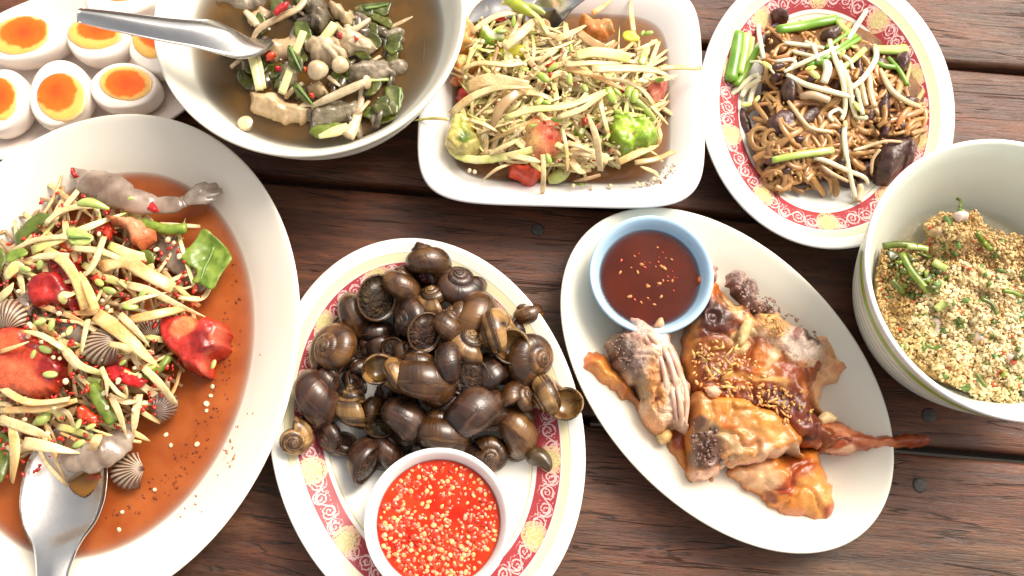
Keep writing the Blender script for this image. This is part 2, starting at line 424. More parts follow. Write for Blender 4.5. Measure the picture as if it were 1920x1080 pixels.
def plank(v0, v1, seed, parent):
    g = .0026; L = 1.1; n = 90; rr = .0022; V = []; F = []
    xs = np.linspace(-L, L, n)
    w0 = v0+g+.0010*noise(xs*9, xs*0+seed, 1.3, 3); w1 = v1-g+.0010*noise(xs*9, xs*0+seed, 8.3, 3)
    sec = [(0, -.028), (0, -rr*1.3), (.25, -.4*rr), (1, 0)]
    nc = 14
    for i, x in enumerate(xs):
        a, b = w0[i], w1[i]; row = []
        row.append((a, -.03)); row.append((a, -rr)); row.append((a+rr*.4, -rr*.35)); row.append((a+rr*1.2, 0))
        for k in range(1, nc): row.append((a+rr*1.2+(b-a-2.4*rr)*k/nc, 0))
        row.append((b-rr*1.2, 0)); row.append((b-rr*.4, -rr*.35)); row.append((b, -rr)); row.append((b, -.03))
        for (v, z) in row:
            zz = z
            if z > -.02: zz = z+.00035*float(noise(x*6, v*60, seed, 2))
            q = ux*x+uy*v; V.append((q[0], q[1], zz-.0004))
    m = nc+8-1+0; m = len(row)
    for i in range(n-1):
        for j in range(m):
            k = (j+1) % m; F.append((i*m+j, (i+1)*m+j, (i+1)*m+k, i*m+k))
    F.append(tuple(range(m))); F.append(tuple((n-1)*m+j for j in range(m-1, -1, -1)))
    # own coordinates along the grain: rotate the object, not the data
    V = np.array(V); ca, sa = math.cos(-PA), math.sin(-PA)
    o = mesh("plank", V@rotz(-PA).T+np.array(table.location)@np.eye(3), F, M_wood, table)
    o.rotation_euler = (0, 0, PA); o.location = (0, 0, .74)
    return o
for i in range(len(gaps)-1):
    plank(gaps[i], gaps[i+1], i*3.7+1.1, table)
M_nail = mat("dark_nail", (.03, .026, .024), .55, var=(.07, .06, .05), vscale=700, bump=.0004, bscale=900)
for (px, py) in ((1725, 910), (1008, 430), (1742, 778), (700, 1010)):
    c = P(px, py, 0); V, F = blob_vf((0, 0, 0), 1, 16, (1, 1, .25), .1, px); V = V*.0042; V[:, 2] = np.minimum(V[:, 2], .0007)
    mesh("nail_head", V+np.array([c[0], c[1], -.0003]), F, M_nail, table)
M_under = mat("table_frame_wood", (.03, .018, .012), .8)
for x in (-.62, 0.02, .62):                       # battens that carry the planks, and the legs
    q = 1.0
    V = []; 
    for dx in (-.035, .035):
        for v in (gaps[0]+.01, gaps[-1]-.01):
            for z in (-.0985, -.0312): p = ux*(x+dx)+uy*v; V.append((p[0], p[1], z))
    mesh("batten", V, [(0, 1, 3, 2), (4, 6, 7, 5), (0, 4, 5, 1), (2, 3, 7, 6), (0, 2, 6, 4), (1, 5, 7, 3)], M_under, table, smooth=False)
for x in (-.9, .9):
    for v in (gaps[0]+.06, gaps[-1]-.06):
        V = []
        for dx in (-.035, .035):
            for dv in (-.035, .035):
                for z in (-.74, -.0315): p = ux*(x+dx)+uy*(v+dv); V.append((p[0], p[1], z))
        mesh("leg", V, [(0, 1, 3, 2), (4, 6, 7, 5), (0, 4, 5, 1), (2, 3, 7, 6), (0, 2, 6, 4), (1, 5, 7, 3)], M_under, table, smooth=False)

# ================================================================== dish materials
def ceramic(name, c, rough=.2, coat=.0):
    return mat(name, c, rough, coat=coat, spec=.35, var=tuple(x*.97 for x in c), vscale=25)
M_white = ceramic("white_melamine", (.83, .775, .665)); M_cream = ceramic("cream_melamine", (.83, .80, .68))
M_mint = ceramic("pale_green_melamine", (.76, .80, .66)); M_pink = ceramic("pinkish_white_melamine", (.80, .70, .64))
M_pure = ceramic("bright_white_ceramic", (.84, .81, .79)); M_blue = ceramic("pale_blue_melamine", (.42, .62, .80))
def band_mat(name, per, nm, body=(.80, .79, .74)):
    """flat print on the rim: yellow line, thin green line, red ribbon with white scrolls, yellow medallions"""
    m = bpy.data.materials.new(name); m.use_nodes = True; n, l = nt(m); b = n["Principled BSDF"]
    b.inputs["Roughness"].default_value = .3; b.inputs["Specular IOR Level"].default_value = .16
    uv = n.new("ShaderNodeUVMap"); sp = n.new("ShaderNodeSeparateXYZ"); l.new(uv.outputs[0], sp.inputs[0]); U, V = sp.outputs[0], sp.outputs[1]
    M = lambda op, a, bb=None, c=None: mth(n, l, op, a, bb, c)
    def band(v0, v1, s=.0003):
        a = n.new("ShaderNodeMapRange"); a.inputs[1].default_value = v0-s; a.inputs[2].default_value = v0+s; l.new(V, a.inputs[0])
        c = n.new("ShaderNodeMapRange"); c.inputs[1].default_value = v1-s; c.inputs[2].default_value = v1+s; l.new(V, c.inputs[0])
        return M('SUBTRACT', a.outputs[0], c.outputs[0])
    r0, r1 = .0146, .0288
    red = band(r0, r1); yel = band(.0092, .0140); gl1 = band(.0088, .0093, .0002); gl2 = band(.0312, .0319, .0002); yin = band(.0319, .0340)
    # scroll cells
    nc = nm*5; cw = per/nc; x = M('DIVIDE', U, cw); cell = M('FLOOR', x); fx = M('SUBTRACT', M('FRACT', x), .5)
    par = M('MODULO', cell, 2.0); sg = M('SUBTRACT', M('MULTIPLY', par, 2.0), 1.0)
    y = M('DIVIDE', M('SUBTRACT', V, (r0+r1)/2-.0012), cw); y2 = M('ADD', y, M('MULTIPLY', sg, .08))
    X = M('MULTIPLY', fx, sg)
    nz = n.new("ShaderNodeTexNoise"); nz.inputs["Scale"].default_value = 420; nz.inputs["Detail"].default_value = 2; tcv = n.new("ShaderNodeUVMap"); l.new(tcv.outputs[0], nz.inputs["Vector"])
    wob = M('MULTIPLY', M('SUBTRACT', nz.outputs[0], .5), .32)
    Xw, Yw = M('ADD', X, wob), M('SUBTRACT', y2, wob)
    rr = M('SQRT', M('ADD', M('MULTIPLY', Xw, Xw), M('MULTIPLY', Yw, Yw))); th = M('DIVIDE', M('ARCTAN2', Yw, Xw), 2*math.pi)
    spv = M('FRACT', M('ADD', M('MULTIPLY', rr, 4.2), th)); line = M('LESS_THAN', M('ABSOLUTE', M('SUBTRACT', spv, .5)), .17)
    scr = M('MULTIPLY', line, M('LESS_THAN', rr, .52))
    # connecting vine
    vine = M('LESS_THAN', M('ABSOLUTE', M('SUBTRACT', y, M('MULTIPLY', M('SINE', M('MULTIPLY', x, math.pi)), .36))), .055)
    # little sprigs
    vo = n.new("ShaderNodeTexVoronoi"); vo.inputs["Scale"].default_value = 620; l.new(tcv.outputs[0], vo.inputs["Vector"])
    sprig = M('MULTIPLY', M('LESS_THAN', vo.outputs["Distance"], .30), M('LESS_THAN', M('ABSOLUTE', y), .42))
    white = M('MULTIPLY', M('MAXIMUM', M('MAXIMUM', scr, vine), M('MULTIPLY', sprig, M('GREATER_THAN', nz.outputs[0], .5))), band(r0+.0006, r1-.0016))
    # medallions
    mw = per/nm; xm = M('MULTIPLY', M('SUBTRACT', M('FRACT', M('ADD', M('DIVIDE', U, mw), .37)), .5), mw); ym = M('SUBTRACT', V, (r0+r1)/2-.0015)
    rm = M('SQRT', M('ADD', M('MULTIPLY', xm, xm), M('MULTIPLY', ym, ym)))
    med = M('LESS_THAN', rm, .0058); halo = M('MULTIPLY', M('LESS_THAN', rm, .0092), M('GREATER_THAN', vo.outputs["Distance"], .33)); halo = M('MULTIPLY', halo, band(r0+.0004, r1))
    vo2 = n.new("ShaderNodeTexVoronoi"); vo2.inputs["Scale"].default_value = 900; l.new(tcv.outputs[0], vo2.inputs["Vector"])
    medc = mixc(n, l, M('LESS_THAN', vo2.outputs["Distance"], .38), (.55, .45, .20), (.74, .63, .38))
    c = mixc(n, l, yel, body, (.80, .72, .46)); c = mixc(n, l, M('MULTIPLY', gl1, .7), c, (.35, .42, .12)); c = mixc(n, l, M('MULTIPLY', yin, .35), c, (.75, .68, .42))
    c = mixc(n, l, M('MULTIPLY', gl2, .8), c, (.45, .36, .10)); c = mixc(n, l, red, c, (.36, .050, .060))
    c = mixc(n, l, M('MULTIPLY', white, .85), c, (.76, .55, .53)); c = mixc(n, l, M('MULTIPLY', halo, .8), c, (.70, .50, .30)); c = mixc(n, l, med, c, medc)
    l.new(c, b.inputs["Base Color"]); return m
def liquid_mat(name, col, rough=.06, col2=None, maxa=1.0, k=400, bump=0.0):
    m = mat(name, col, rough, var=col2 or tuple(x*.8 for x in col), vscale=45, spec=.16, bump=bump, bscale=90); n, l = nt(m); b = n["Principled BSDF"]
    at = n.new("ShaderNodeAttribute"); at.attribute_name = "depth"
    a = mth(n, l, 'SUBTRACT', 1.0, mth(n, l, 'EXPONENT', mth(n, l, 'MULTIPLY', at.outputs["Fac"], -k)))
    l.new(mth(n, l, 'MULTIPLY', a, maxa), b.inputs["Alpha"]); return m

# ================================================================== dishes
def plate_prof(rimz, well_d, well_z, lip=.003, foot_d=None, thick=.003):
    foot_d = foot_d or well_d+.012
    top = [(well_d+.02, well_z), (well_d+.008, well_z+.0003), (well_d+.002, well_z+.002), (well_d-.004, well_z+.0048)]
    top += [(d, well_z+.0048+(rimz-.0012-well_z-.0048)*((well_d-.004-d)/(well_d-.004-.004))**.9) for d in np.linspace(well_d-.009, .004, 6)]
    lipc = [(.0018, rimz-.0002), (.0007, rimz), (0, rimz-.0006), (.0002, rimz-.0018), (.0012, rimz-.003)]
    bot = [(well_d*.5, well_z+(rimz-well_z)*.45-thick*.4), (well_d, well_z-thick*.2), (foot_d, .0022), (foot_d+.001, .0004), (foot_d+.003, .0003), (foot_d+.004, .002), (foot_d+.012, .0022)]
    return top+lipc+bot
# -- large white platter, lower left
Z_PL = .036
pts_platter = [(8, 296), (69, 261), (155, 222), (250, 212), (340, 232), (417, 267), (480, 324), (512, 389), (538, 437), (554, 492), (563, 588), (556, 677), (500, 857), (461, 929), (410, 999), (365, 1043), (324, 1078)]
fit_pl = fit_ellipse(pts_platter, Z_PL)
platter = dish("oval_platter", fit_pl, plate_prof(Z_PL, .036, .012), M_white, n=160)
tag(platter, "large plain white oval platter of prawn and cockle papaya salad at lower left", "platter")
# -- snail plate
Z_SN = .026
pts_sn = [(761, 443), (648, 476), (564, 565), (509, 849), (530, 944), (589, 1056), (879, 476), (974, 547), (1045, 636), (1084, 736), (1098, 808), (1093, 914), (1069, 1003), (1039, 1080)]
fit_sn = fit_ellipse(pts_sn, Z_SN)
# -- noodle plate
Z_ND = .026
pts_nd = [(1322, 174), (1324, 87), (1357, 22), (1378, 0), (1326, 261), (1352, 339), (1396, 400), (1452, 440), (1518, 459), (1578, 463), (1613, 457), (1791, 218), (1787, 270), (1783, 130), (1757, 74), (1718, 22), (1692, 0)]
fit_nd = fit_ellipse(pts_nd, Z_ND)
def perim(fit): r = oval_ring(fit, 0, 144); return float(np.linalg.norm(np.roll(r, -1, 0)-r, axis=1).sum())
sn_plate = dish("patterned_plate", fit_sn, plate_prof(Z_SN, .038, .007), band_mat("red_ribbon_print_a", perim(fit_sn), 12))
tag(sn_plate, "oval plate with red scroll rim holding the pile of dark snails", "plate", "oval plates with red scroll rims")
nd_plate = dish("patterned_plate", fit_nd, plate_prof(Z_ND, .038, .007), band_mat("red_ribbon_print_b", perim(fit_nd), 10, (.80, .80, .76)))
tag(nd_plate, "oval plate with red scroll rim holding the fried noodles and bean sprouts", "plate", "oval plates with red scroll rims")
# -- chicken plate
Z_CH = .024
pts_ch = [(1049, 543), (1064, 469), (1107, 421), (1162, 401), (1223, 396), (1284, 399), (1382, 427), (1480, 494), (1572, 592), (1639, 696), (1670, 806), (1670, 910), (1627, 989), (1572, 1026), (1505, 1039), (1407, 1026), (1284, 958), (1162, 842), (1101, 744), (1064, 634)]
fit_ch = fit_ellipse(pts_ch, Z_CH)
ch_plate = dish("oval_plate", fit_ch, plate_prof(Z_CH, .026, .008), M_cream)
tag(ch_plate, "plain cream oval plate holding the grilled chicken and blue sauce bowl", "plate")
# -- egg plate
Z_EG = .018
th = np.linspace(0, 2*np.pi, 24, endpoint=False); ca, sa = math.cos(R(-15)), math.sin(R(-15))
pts_eg = [(140+290*math.cos(t)*ca-155*math.sin(t)*sa, 135+290*math.cos(t)*sa+155*math.sin(t)*ca) for t in th]
fit_eg = fit_ellipse(pts_eg, Z_EG)
eg_plate = dish("oval_plate", fit_eg, plate_prof(Z_EG, .018, .006), M_pink)
tag(eg_plate, "pinkish white oval plate under the halved boiled eggs at top left", "plate")
# -- bowls
def bowl_prof(rimz, rad, foot_r, base_z=.008, floor_r=None, wall=.0035, ridge=None, power=.5, out_power=.52):
    floor_r = floor_r or foot_r*.8; top = []
    for t in np.linspace(0, 1, 16):                    # inside wall, floor to rim
        r = floor_r*.3+(rad-.003-floor_r*.3)*t; z = base_z+(rimz-.001-base_z)*max(0, (r-floor_r*.6)/(rad-.003-floor_r*.6))**(1/power) if r > floor_r*.6 else base_z
        top.append((rad-r, z))
    lip = [(.0018, rimz-.0002), (.0008, rimz), (.0002, rimz-.0004), (0, rimz-.0014), (.0004, rimz-.0026)]
    out = []
    for t in np.linspace(0, 1, 40)[1:]:
        z = rimz-.0026-(rimz-.0046)*t; r = foot_r+(rad-.0006-foot_r)*((z-.002)/(rimz-.0026-.002))**out_power if z > .002 else foot_r
        if ridge: r -= ridge(z)
        out.append((rad-r, z))
    return top+lip+out+[(rad-foot_r+.0004, .0003), (rad-foot_r+.004, .0003), (rad-foot_r+.005, .003), (rad-foot_r+.012, .003)]
Z_SB = .070
pts_sb = [(290, 64), (289, 97), (305, 155), (361, 222), (428, 264), (570, 281), (699, 264), (811, 201), (857, 115), (862, 57)]
fit_sb = fit_circle(pts_sb, Z_SB)
rid1 = lambda z: .0007*(1 if abs((z-.05) % .006-.003) < .0010 and .03 < z < .064 else 0)
soup_bowl = dish("soup_bowl", fit_sb, bowl_prof(Z_SB, fit_sb[1], .046, ridge=rid1), M_cream, n=128)
tag(soup_bowl, "cream bowl with ridged outer wall full of mushroom soup at top", "bowl")
Z_MB = .078
pts_mb = [(1620, 465), (1626, 427), (1811, 271), (1741, 280), (1677, 336), (1634, 406), (1619, 490), (1634, 556), (1687, 655), (1768, 735), (1848, 777), (1920, 797)]
fit_mb = fit_circle(pts_mb, Z_MB)
rid2 = lambda z: .0006*(1 if abs((z-.004) % .0075-.0035) < .0011 and .01 < z < .058 else 0)
mb = bpy.data.materials.new("mint_melamine_green_stripe"); mb.use_nodes = True; n_, l_ = nt(mb); b_ = n_["Principled BSDF"]
b_.inputs["Roughness"].default_value = .2; b_.inputs["Specular IOR Level"].default_value = .35
uv_ = n_.new("ShaderNodeUVMap"); s_ = n_.new("ShaderNodeSeparateXYZ"); l_.new(uv_.outputs[0], s_.inputs[0]); V_ = s_.outputs[1]
st_ = mth(n_, l_, 'MULTIPLY', mth(n_, l_, 'LESS_THAN', V_, -.0068), mth(n_, l_, 'GREATER_THAN', V_, -.0150))
wh_ = mth(n_, l_, 'MULTIPLY', mth(n_, l_, 'LESS_THAN', V_, .003), mth(n_, l_, 'GREATER_THAN', V_, -.0068))
c_ = mixc(n_, l_, wh_, (.80, .83, .72), (.83, .83, .80)); c_ = mixc(n_, l_, st_, c_, (.36, .50, .07)); l_.new(c_, b_.inputs["Base Color"])
meat_bowl = dish("minced_meat_bowl", fit_mb, bowl_prof(Z_MB, fit_mb[1], .05, ridge=rid2, out_power=.55), mb, n=128)
tag(meat_bowl, "pale green bowl with bright green stripe and ridged wall at right", "bowl")
# -- blue sauce bowl, chilli bowl
Z_BB = .036
pts_bb = [(1222+117*math.cos(t), 515+112*math.sin(t)) for t in th]
fit_bb = fit_circle(pts_bb, Z_BB)
def lift(prof, dz): return [(d, z+dz) for d, z in prof]
blue_bowl = dish("sauce_bowl", fit_bb, lift(bowl_prof(Z_BB-.0105, fit_bb[1], .026, base_z=.004, power=.42), .0105), M_blue, n=96)
tag(blue_bowl, "small pale blue bowl of brown dipping sauce on the chicken plate", "bowl", "small dipping sauce bowls")
Z_CB = .040
pts_cb = [(820+141*math.cos(t), 982+141*math.sin(t)) for t in th]
fit_cb = fit_circle(pts_cb, Z_CB)
chili_bowl = dish("sauce_bowl", fit_cb, lift(bowl_prof(Z_CB-.0078, fit_cb[1], .028, base_z=.004, power=.45), .0078), M_pure, n=96)
tag(chili_bowl, "small white bowl of red chilli sauce on the snail plate", "bowl", "small dipping sauce bowls")
# -- square plate
Z_SQ = .032
sq_c = [P(812, -42, Z_SQ), P(1322, -42, Z_SQ), P(1316, 400, Z_SQ), P(762, 372, Z_SQ)]
def sq_ring(fit, d, n):
    """superellipse in a bilinear quad, offset inward"""
    C, ang, hx, hy = fit; th = np.linspace(0, 2*np.pi, n, endpoint=False); e = 2/(5.5 if d < .02 else 4.5)
    c, s = np.cos(th), np.sin(th); x = np.sign(c)*np.abs(c)**e*(hx-d); y = np.sign(s)*np.abs(s)**e*(hy-d)
    return np.stack([C[0]+x*math.cos(ang)-y*math.sin(ang), C[1]+x*math.sin(ang)+y*math.cos(ang)], 1)
C4 = np.array(sq_c)[:, :2]; ex = ((C4[1]-C4[0])+(C4[2]-C4[3]))/4; ey = ((C4[0]-C4[3])+(C4[1]-C4[2]))/4
fit_sq = (C4.mean(0), math.atan2(ex[1], ex[0]), float(np.linalg.norm(ex)), float(np.linalg.norm(ey)))
sq_prof = [(.034, .0085), (.030, .0090), (.027, .0110), (.0235, .0155), (.019, .0210), (.014, .0255), (.008, .0295), (.004, .0314), (.002, .032), (.0007, .0318), (0, .0308), (.0006, .029), (.006, .024), (.016, .012), (.024, .0035), (.026, .0004), (.030, .0003), (.031, .002), (.045, .002)]
sq_plate = dish("square_dish", fit_sq, sq_prof, M_pure, n=192, ringf=sq_ring)
tag(sq_plate, "deep white square dish with rounded corners holding green papaya salad", "dish")

# ================================================================== liquids
def liquid(name, fit, d_edge, z, z_floor, m, wall, ringf=oval_ring, n=144, wav=.00012, seed=0):
    """wall: distance over which the dish shelves from the liquid's edge down to full depth"""
    V = []; F = []; dep = []
    ds = list(d_edge+np.array([0, .0006, .0015, .003, .005, .008, .012, .018, .026]))
    for d in ds:
        r = ringf(fit, d, n); zz = z+wav*noise(r[:, 0]*70, r[:, 1]*70, seed, 2)*min(1, (d-d_edge)/.004)
        if d == ds[0]: zz = zz+.0003
        V.append(np.c_[r, zz]); dep += [min(1, (d-d_edge)/wall)*(z-z_floor)+1e-5]*n
    for i in range(len(ds)-1):
        for j in range(n): k = (j+1) % n; F.append((i*n+j, (i+1)*n+j, (i+1)*n+k, i*n+k)[::-1])
    inner = V[-1]; c = inner.mean(0)
    for f_ in (.8, .6, .4, .2, .05):
        r = c+(inner-c)*f_; r[:, 2] = z+wav*noise(r[:, 0]*70, r[:, 1]*70, seed, 2); V.append(r); dep += [z-z_floor]*n
    m_ = len(V); F = []
    for i in range(m_-1):
        for j in range(n): k = (j+1) % n; F.append((i*n+j, i*n+k, (i+1)*n+k, (i+1)*n+j))
    F.append(tuple((m_-1)*n+j for j in range(n))); V = np.concatenate(V)
    return mesh(name, V, F, m, attr={"depth": dep})
def prof_d_at(prof, z):
    """inset at which the inside of a dish reaches height z"""
    k = min(range(len(prof)), key=lambda i: prof[i][0]); pr = prof[:k+1]
    return float(np.interp(z, [p[1] for p in pr], [p[0] for p in pr]))
# ================================================================== liquids in the dishes
pp = plate_prof(Z_PL, .036, .012)
L_orange = liquid_mat("orange_brown_dressing", (.38, .098, .024), .06, (.28, .062, .014), .97, 620)
zs = .0185
pl_sauce = liquid("salad_dressing", fit_pl, prof_d_at(pp, zs), zs, .012, L_orange, .012, seed=3)
tag(pl_sauce, "orange brown dressing pooled in the large white platter", "sauce")
L_soup = liquid_mat("olive_brown_broth", (.120, .056, .012), .04, (.070, .038, .010), .93, 120)
sb_prof = bowl_prof(Z_SB, fit_sb[1], .046, ridge=rid1)
zsoup = .051
soup = liquid("broth", fit_sb, prof_d_at(sb_prof, zsoup), zsoup, .008, L_soup, .034, n=96, seed=5)
tag(soup, "clear olive brown broth filling the cream soup bowl", "soup")
L_tan = liquid_mat("tan_papaya_dressing", (.25, .115, .042), .05, (.18, .075, .026), .95, 420)
zq = .0215
sq_sauce = liquid("salad_dressing", fit_sq, prof_d_at(sq_prof, zq), zq, .0085, L_tan, .012, ringf=sq_ring, n=192, seed=6)
tag(sq_sauce, "thin tan dressing pooled in the white square dish", "sauce")
L_brown = liquid_mat("dark_brown_dip", (.085, .010, .002), .05, (.060, .007, .002), .99, 500)
bb_prof = lift(bowl_prof(Z_BB-.0105, fit_bb[1], .026, base_z=.004, power=.42), .0105)
zbb = .0285
dip = liquid("dipping_sauce", fit_bb, prof_d_at(bb_prof, zbb), zbb, .0145, L_brown, .012, n=96, seed=8)
tag(dip, "dark brown tamarind dipping sauce filling the small blue bowl", "sauce")
L_chili = liquid_mat("red_chilli_sauce", (.44, .016, .007), .14, (.56, .045, .012), 1.0, 900, bump=.0012)
cb_prof = lift(bowl_prof(Z_CB-.0078, fit_cb[1], .028, base_z=.004, power=.45), .0078)
zcb = .0325
csauce = liquid("chilli_sauce", fit_cb, prof_d_at(cb_prof, zcb), zcb, .0118, L_chili, .010, n=96, wav=.0006, seed=9)
tag(csauce, "bright red chilli sauce thick with pale seeds in the small white bowl", "sauce")
M_seed = mat("chilli_seed", (.80, .50, .20), .3, rand=.15, var=(.74, .32, .12), vscale=300, coat=.3)
M_redbit = mat("chilli_flesh", (.50, .018, .008), .2, var=(.66, .07, .02), vscale=300, coat=.3)
M_pinkbit = mat("garlic_mash", (.80, .36, .24), .3, var=(.75, .18, .09), vscale=300)
seed_me = None
def disc_vf(r, t, n=10, dome=.5):
    V = []; F = []
    rings = [(r*.45, t), (r*.85, t*.75), (r, 0), (r*.8, -t*.6)]
    for rr, z in rings:
        for j in range(n): a = 2*math.pi*j/n; V.append((rr*math.cos(a), rr*math.sin(a)*.84, z))
    for i in range(3):
        for j in range(n): k = (j+1) % n; F.append((i*n+j, (i+1)*n+j, (i+1)*n+k, i*n+k))
    F.append(tuple(range(n))); F.append(tuple(3*n+j for j in range(n-1, -1, -1))); return V, F
V, F = disc_vf(.0016, .0006); V = np.array(V)
proto_seed = mesh("chilli_seed", V, F, M_seed, origin=(0, 0, 0)); smesh = proto_seed.data
cc = fit_cb[0]; rmax = fit_cb[1]-prof_d_at(cb_prof, zcb)-.002
cnt = 0; taken = []
base_off = np.array(csauce.location)
bpy.data.objects.remove(proto_seed)
def put_part(name, me, parent, p, rz, sc, tilt=0):
    o = bpy.data.objects.new(name, me); o.location = Vector(p)-Vector(parent.location); o.rotation_euler = (random.uniform(-tilt, tilt), random.uniform(-tilt, tilt), rz); o.scale = (sc, sc, sc); return link(o, parent)
while cnt < 210:
    a, r = random.uniform(0, 6.28), rmax*math.sqrt(random.random()); p = (cc[0]+r*math.cos(a), cc[1]+r*math.sin(a))
    if any(math.hypot(p[0]-q[0], p[1]-q[1]) < .0021 for q in taken): continue
    if noise(p[0]*110, p[1]*110, 3.3) < -.25+random.uniform(-.4, .4): continue
    taken.append(p); cnt += 1
    put_part("chilli_seed", smesh, csauce, (p[0], p[1], zcb+.0003*float(noise(p[0]*400, p[1]*400))-.0002), random.uniform(0, 6), random.choice((.5, .65, .8, .95, 1.1)), .5)
def scatter_bits(name, m, centre, rad, z, num, size, parent, seed, zj=.0004, sq=(1, .7, .45), elong=1.0, region=None, group=None, label=None, cat=None):
    parts = []; rr = random.Random(seed)
    for i in range(num):
        if region is None:
            a, r = rr.uniform(0, 6.28), rad*math.sqrt(rr.random()); x, y = centre[0]+r*math.cos(a), centre[1]+r*math.sin(a)
        else: x, y = region(rr)
        zz = z(x, y) if callable(z) else z
        s = size*rr.choice((.5, .7, .9, 1, 1.3)); M = rotz(rr.uniform(0, 6.28))@rotx(rr.uniform(-.4, .4))
        parts.append(blob_vf((x, y, zz+rr.uniform(-zj, zj)), s, 6, (sq[0]*rr.uniform(.8, elong+.4), sq[1], sq[2]), .35, i, M))
    V, F = join_meshes(parts); o = mesh(name, V, F, m, parent); tag(o, label, cat, group, 'stuff'); return o
scatter_bits("chilli_bits", M_redbit, cc, rmax, zcb-.0003, 330, .0019, csauce, 1, sq=(1, .8, .3))
scatter_bits("garlic_bits", M_pinkbit, cc, rmax, zcb-.0001, 210, .0012, csauce, 2, sq=(1, .8, .35))
scatter_bits("chilli_bits", M_redbit, cc, fit_cb[1]-.004, Z_CB-.0035, 0 or 1, .0004, csauce, 3)
scatter_bits("chilli_flakes", M_redbit, fit_bb[0], fit_bb[1]-.016, zbb, 26, .0008, dip, 4)
M_dipbit = mat("pale_flake_in_dip", (.55, .22, .07), .3)
scatter_bits("garlic_flakes", M_dipbit, fit_bb[0], fit_bb[1]-.016, zbb, 24, .0012, dip, 5)

# ================================================================== eggs
M_eggw = mat("boiled_egg_white", (.84, .76, .68), .22, var=(.80, .70, .62), vscale=90, sss=.35, coat=.25)
M_yolk = mat("soft_egg_yolk", (.8, .2, .02), .18, vcol=True, sss=.1, coat=.25, fine=.08, vscale=160)
def egg(cx, cy, rx, ry, an, yolk, ring, label, ztop=.027, zbase=.0068):
    c = P(cx, cy, ztop); sx, sy = S(cx, cy, rx, ztop), S(cx, cy, ry, ztop)
    n, V, F = 48, [], []; rot = rotz(R(-an))
    prof = [(0, 0)] + [(t, 0) for t in (.25, .5, .7, .82)]+[(.90, -.0001), (.945, -.0006), (.975, -.0016), (.995, -.0040), (1.0, -.0065), (.985, -.0098), (.93, -.0135), (.82, -.0168), (.62, -.0192), (.36, -.0201), (0.02, -.0202)]
    H = (ztop-zbase)/.0202
    for k, (r, z) in enumerate(prof[1:]):
        for j in range(n):
            a = 2*math.pi*j/n; egg_ = 1-.10*math.cos(a)
            w = 1+.03*float(noise(math.cos(a)*1.5+cx, math.sin(a)*1.5, 0, 2))
            q = rot@np.array([r*sx*math.cos(a)*w, r*sy*math.sin(a)*w*egg_, z*H+ (.0004*float(noise(r*3*math.cos(a)+cx, r*3*math.sin(a))) if k < 5 else 0)])
            V.append(c+q)
    m = len(prof)-1
    for i in range(m-1):
        for j in range(n): k = (j+1) % n; F.append((i*n+j, (i+1)*n+j, (i+1)*n+k, i*n+k))
    F.append(tuple(range(n))); F.append(tuple((m-1)*n+j for j in range(n-1, -1, -1)))
    t = empty("egg_half", (c[0], c[1], zbase)); tag(t, label, "egg", "halved boiled eggs on the pinkish plate")
    mesh("egg_white", V, F, M_eggw, t)
    x, y, a, b, g = yolk; X, Y, A, B, G = ring
    def cf(vx, vy, vz):
        px, py = project(vx, vy, vz); ca_, sa_ = math.cos(R(g)), math.sin(R(g))
        wob = .17*noise(px*.09, py*.09, cx, 3)
        r = np.hypot(((px-x)*ca_+(py-y)*sa_)/a, (-(px-x)*sa_+(py-y)*ca_)/b)+wob
        k = np.clip((1.06-r)/.16, 0, 1)[:, None]; k = k*k*(3-2*k)
        outer = np.array((.88, .46, .10)); inner = np.array((.84, .130, .002)); core = np.array((.76, .045, .001))
        q = np.clip(1-r/.8, 0, 1)[:, None]
        ing = inner*(1-q*.8)+core*q*.8
        ca2, sa2 = math.cos(R(G)), math.sin(R(G)); r2 = np.hypot(((px-X)*ca2+(py-Y)*sa2)/A, (-(px-X)*sa2+(py-Y)*ca2)/B)
        e = np.clip((r2-.86)/.14, 0, 1)[:, None]
        base = outer*(1-k)+ing*k
        return base*(1-e*(1-k)*.55)+np.array((.84, .70, .5))*(e*(1-k)*.55)
    th_ = np.linspace(0, 2*np.pi, 28, endpoint=False); ca_, sa_ = math.cos(R(G)), math.sin(R(G))
    # yolk outline = union of ring and inner core
    ol = []
    for t_ in th_:
        dx, dy = math.cos(t_), math.sin(t_)
        def ext(xx, yy, aa, bb, gg):
            cg, sg = math.cos(R(gg)), math.sin(R(gg)); u, v = (dx*cg+dy*sg)/aa, (-dx*sg+dy*cg)/bb; return 1/math.hypot(u, v)
        ol.append((X+dx*ext(X, Y, A, B, G), Y+dy*ext(X, Y, A, B, G)))
    puff("yolk", ol, ztop-.0004, .0015, M_yolk, t, edge=.004, step=.0009, colf=cf, lump=(.00025, 300), seed=cx)
egg(46, 62, 84, 57, -8, (45, 60, 47, 29, -8), (38, 66, 58, 37, -12), "boiled egg half at the top left corner with a long oval yolk")
egg(182, 68, 60, 50, 10, (183, 52, 40, 24, 0), (178, 62, 53, 32, 0), "boiled egg half behind the soup spoon handle")
egg(292, 92, 56, 46, 40, (285, 70, 28, 20, 30), (278, 82, 34, 26, 35), "boiled egg half partly hidden by the soup bowl rim")
egg(2, 186, 52, 66, 0, (0, 180, 27, 34, 0), (2, 186, 33, 42, 0), "boiled egg half cut off by the left edge of the photo")
egg(110, 172, 58, 72, -5, (106, 170, 38, 38, 0), (115, 182, 48, 46, 20), "boiled egg half with the roundest deep orange yolk, in the lower row")
egg(232, 160, 66, 50, 4, (234, 156, 39, 26, 3), (236, 156, 52, 33, 3), "boiled egg half at the lower right of the plate, beside the soup bowl")
egg(222, 0, 66, 36, 0, (225, -14, 30, 14, 0), (225, -14, 36, 17, 0), "boiled egg half above the soup spoon, cut off by the top edge")

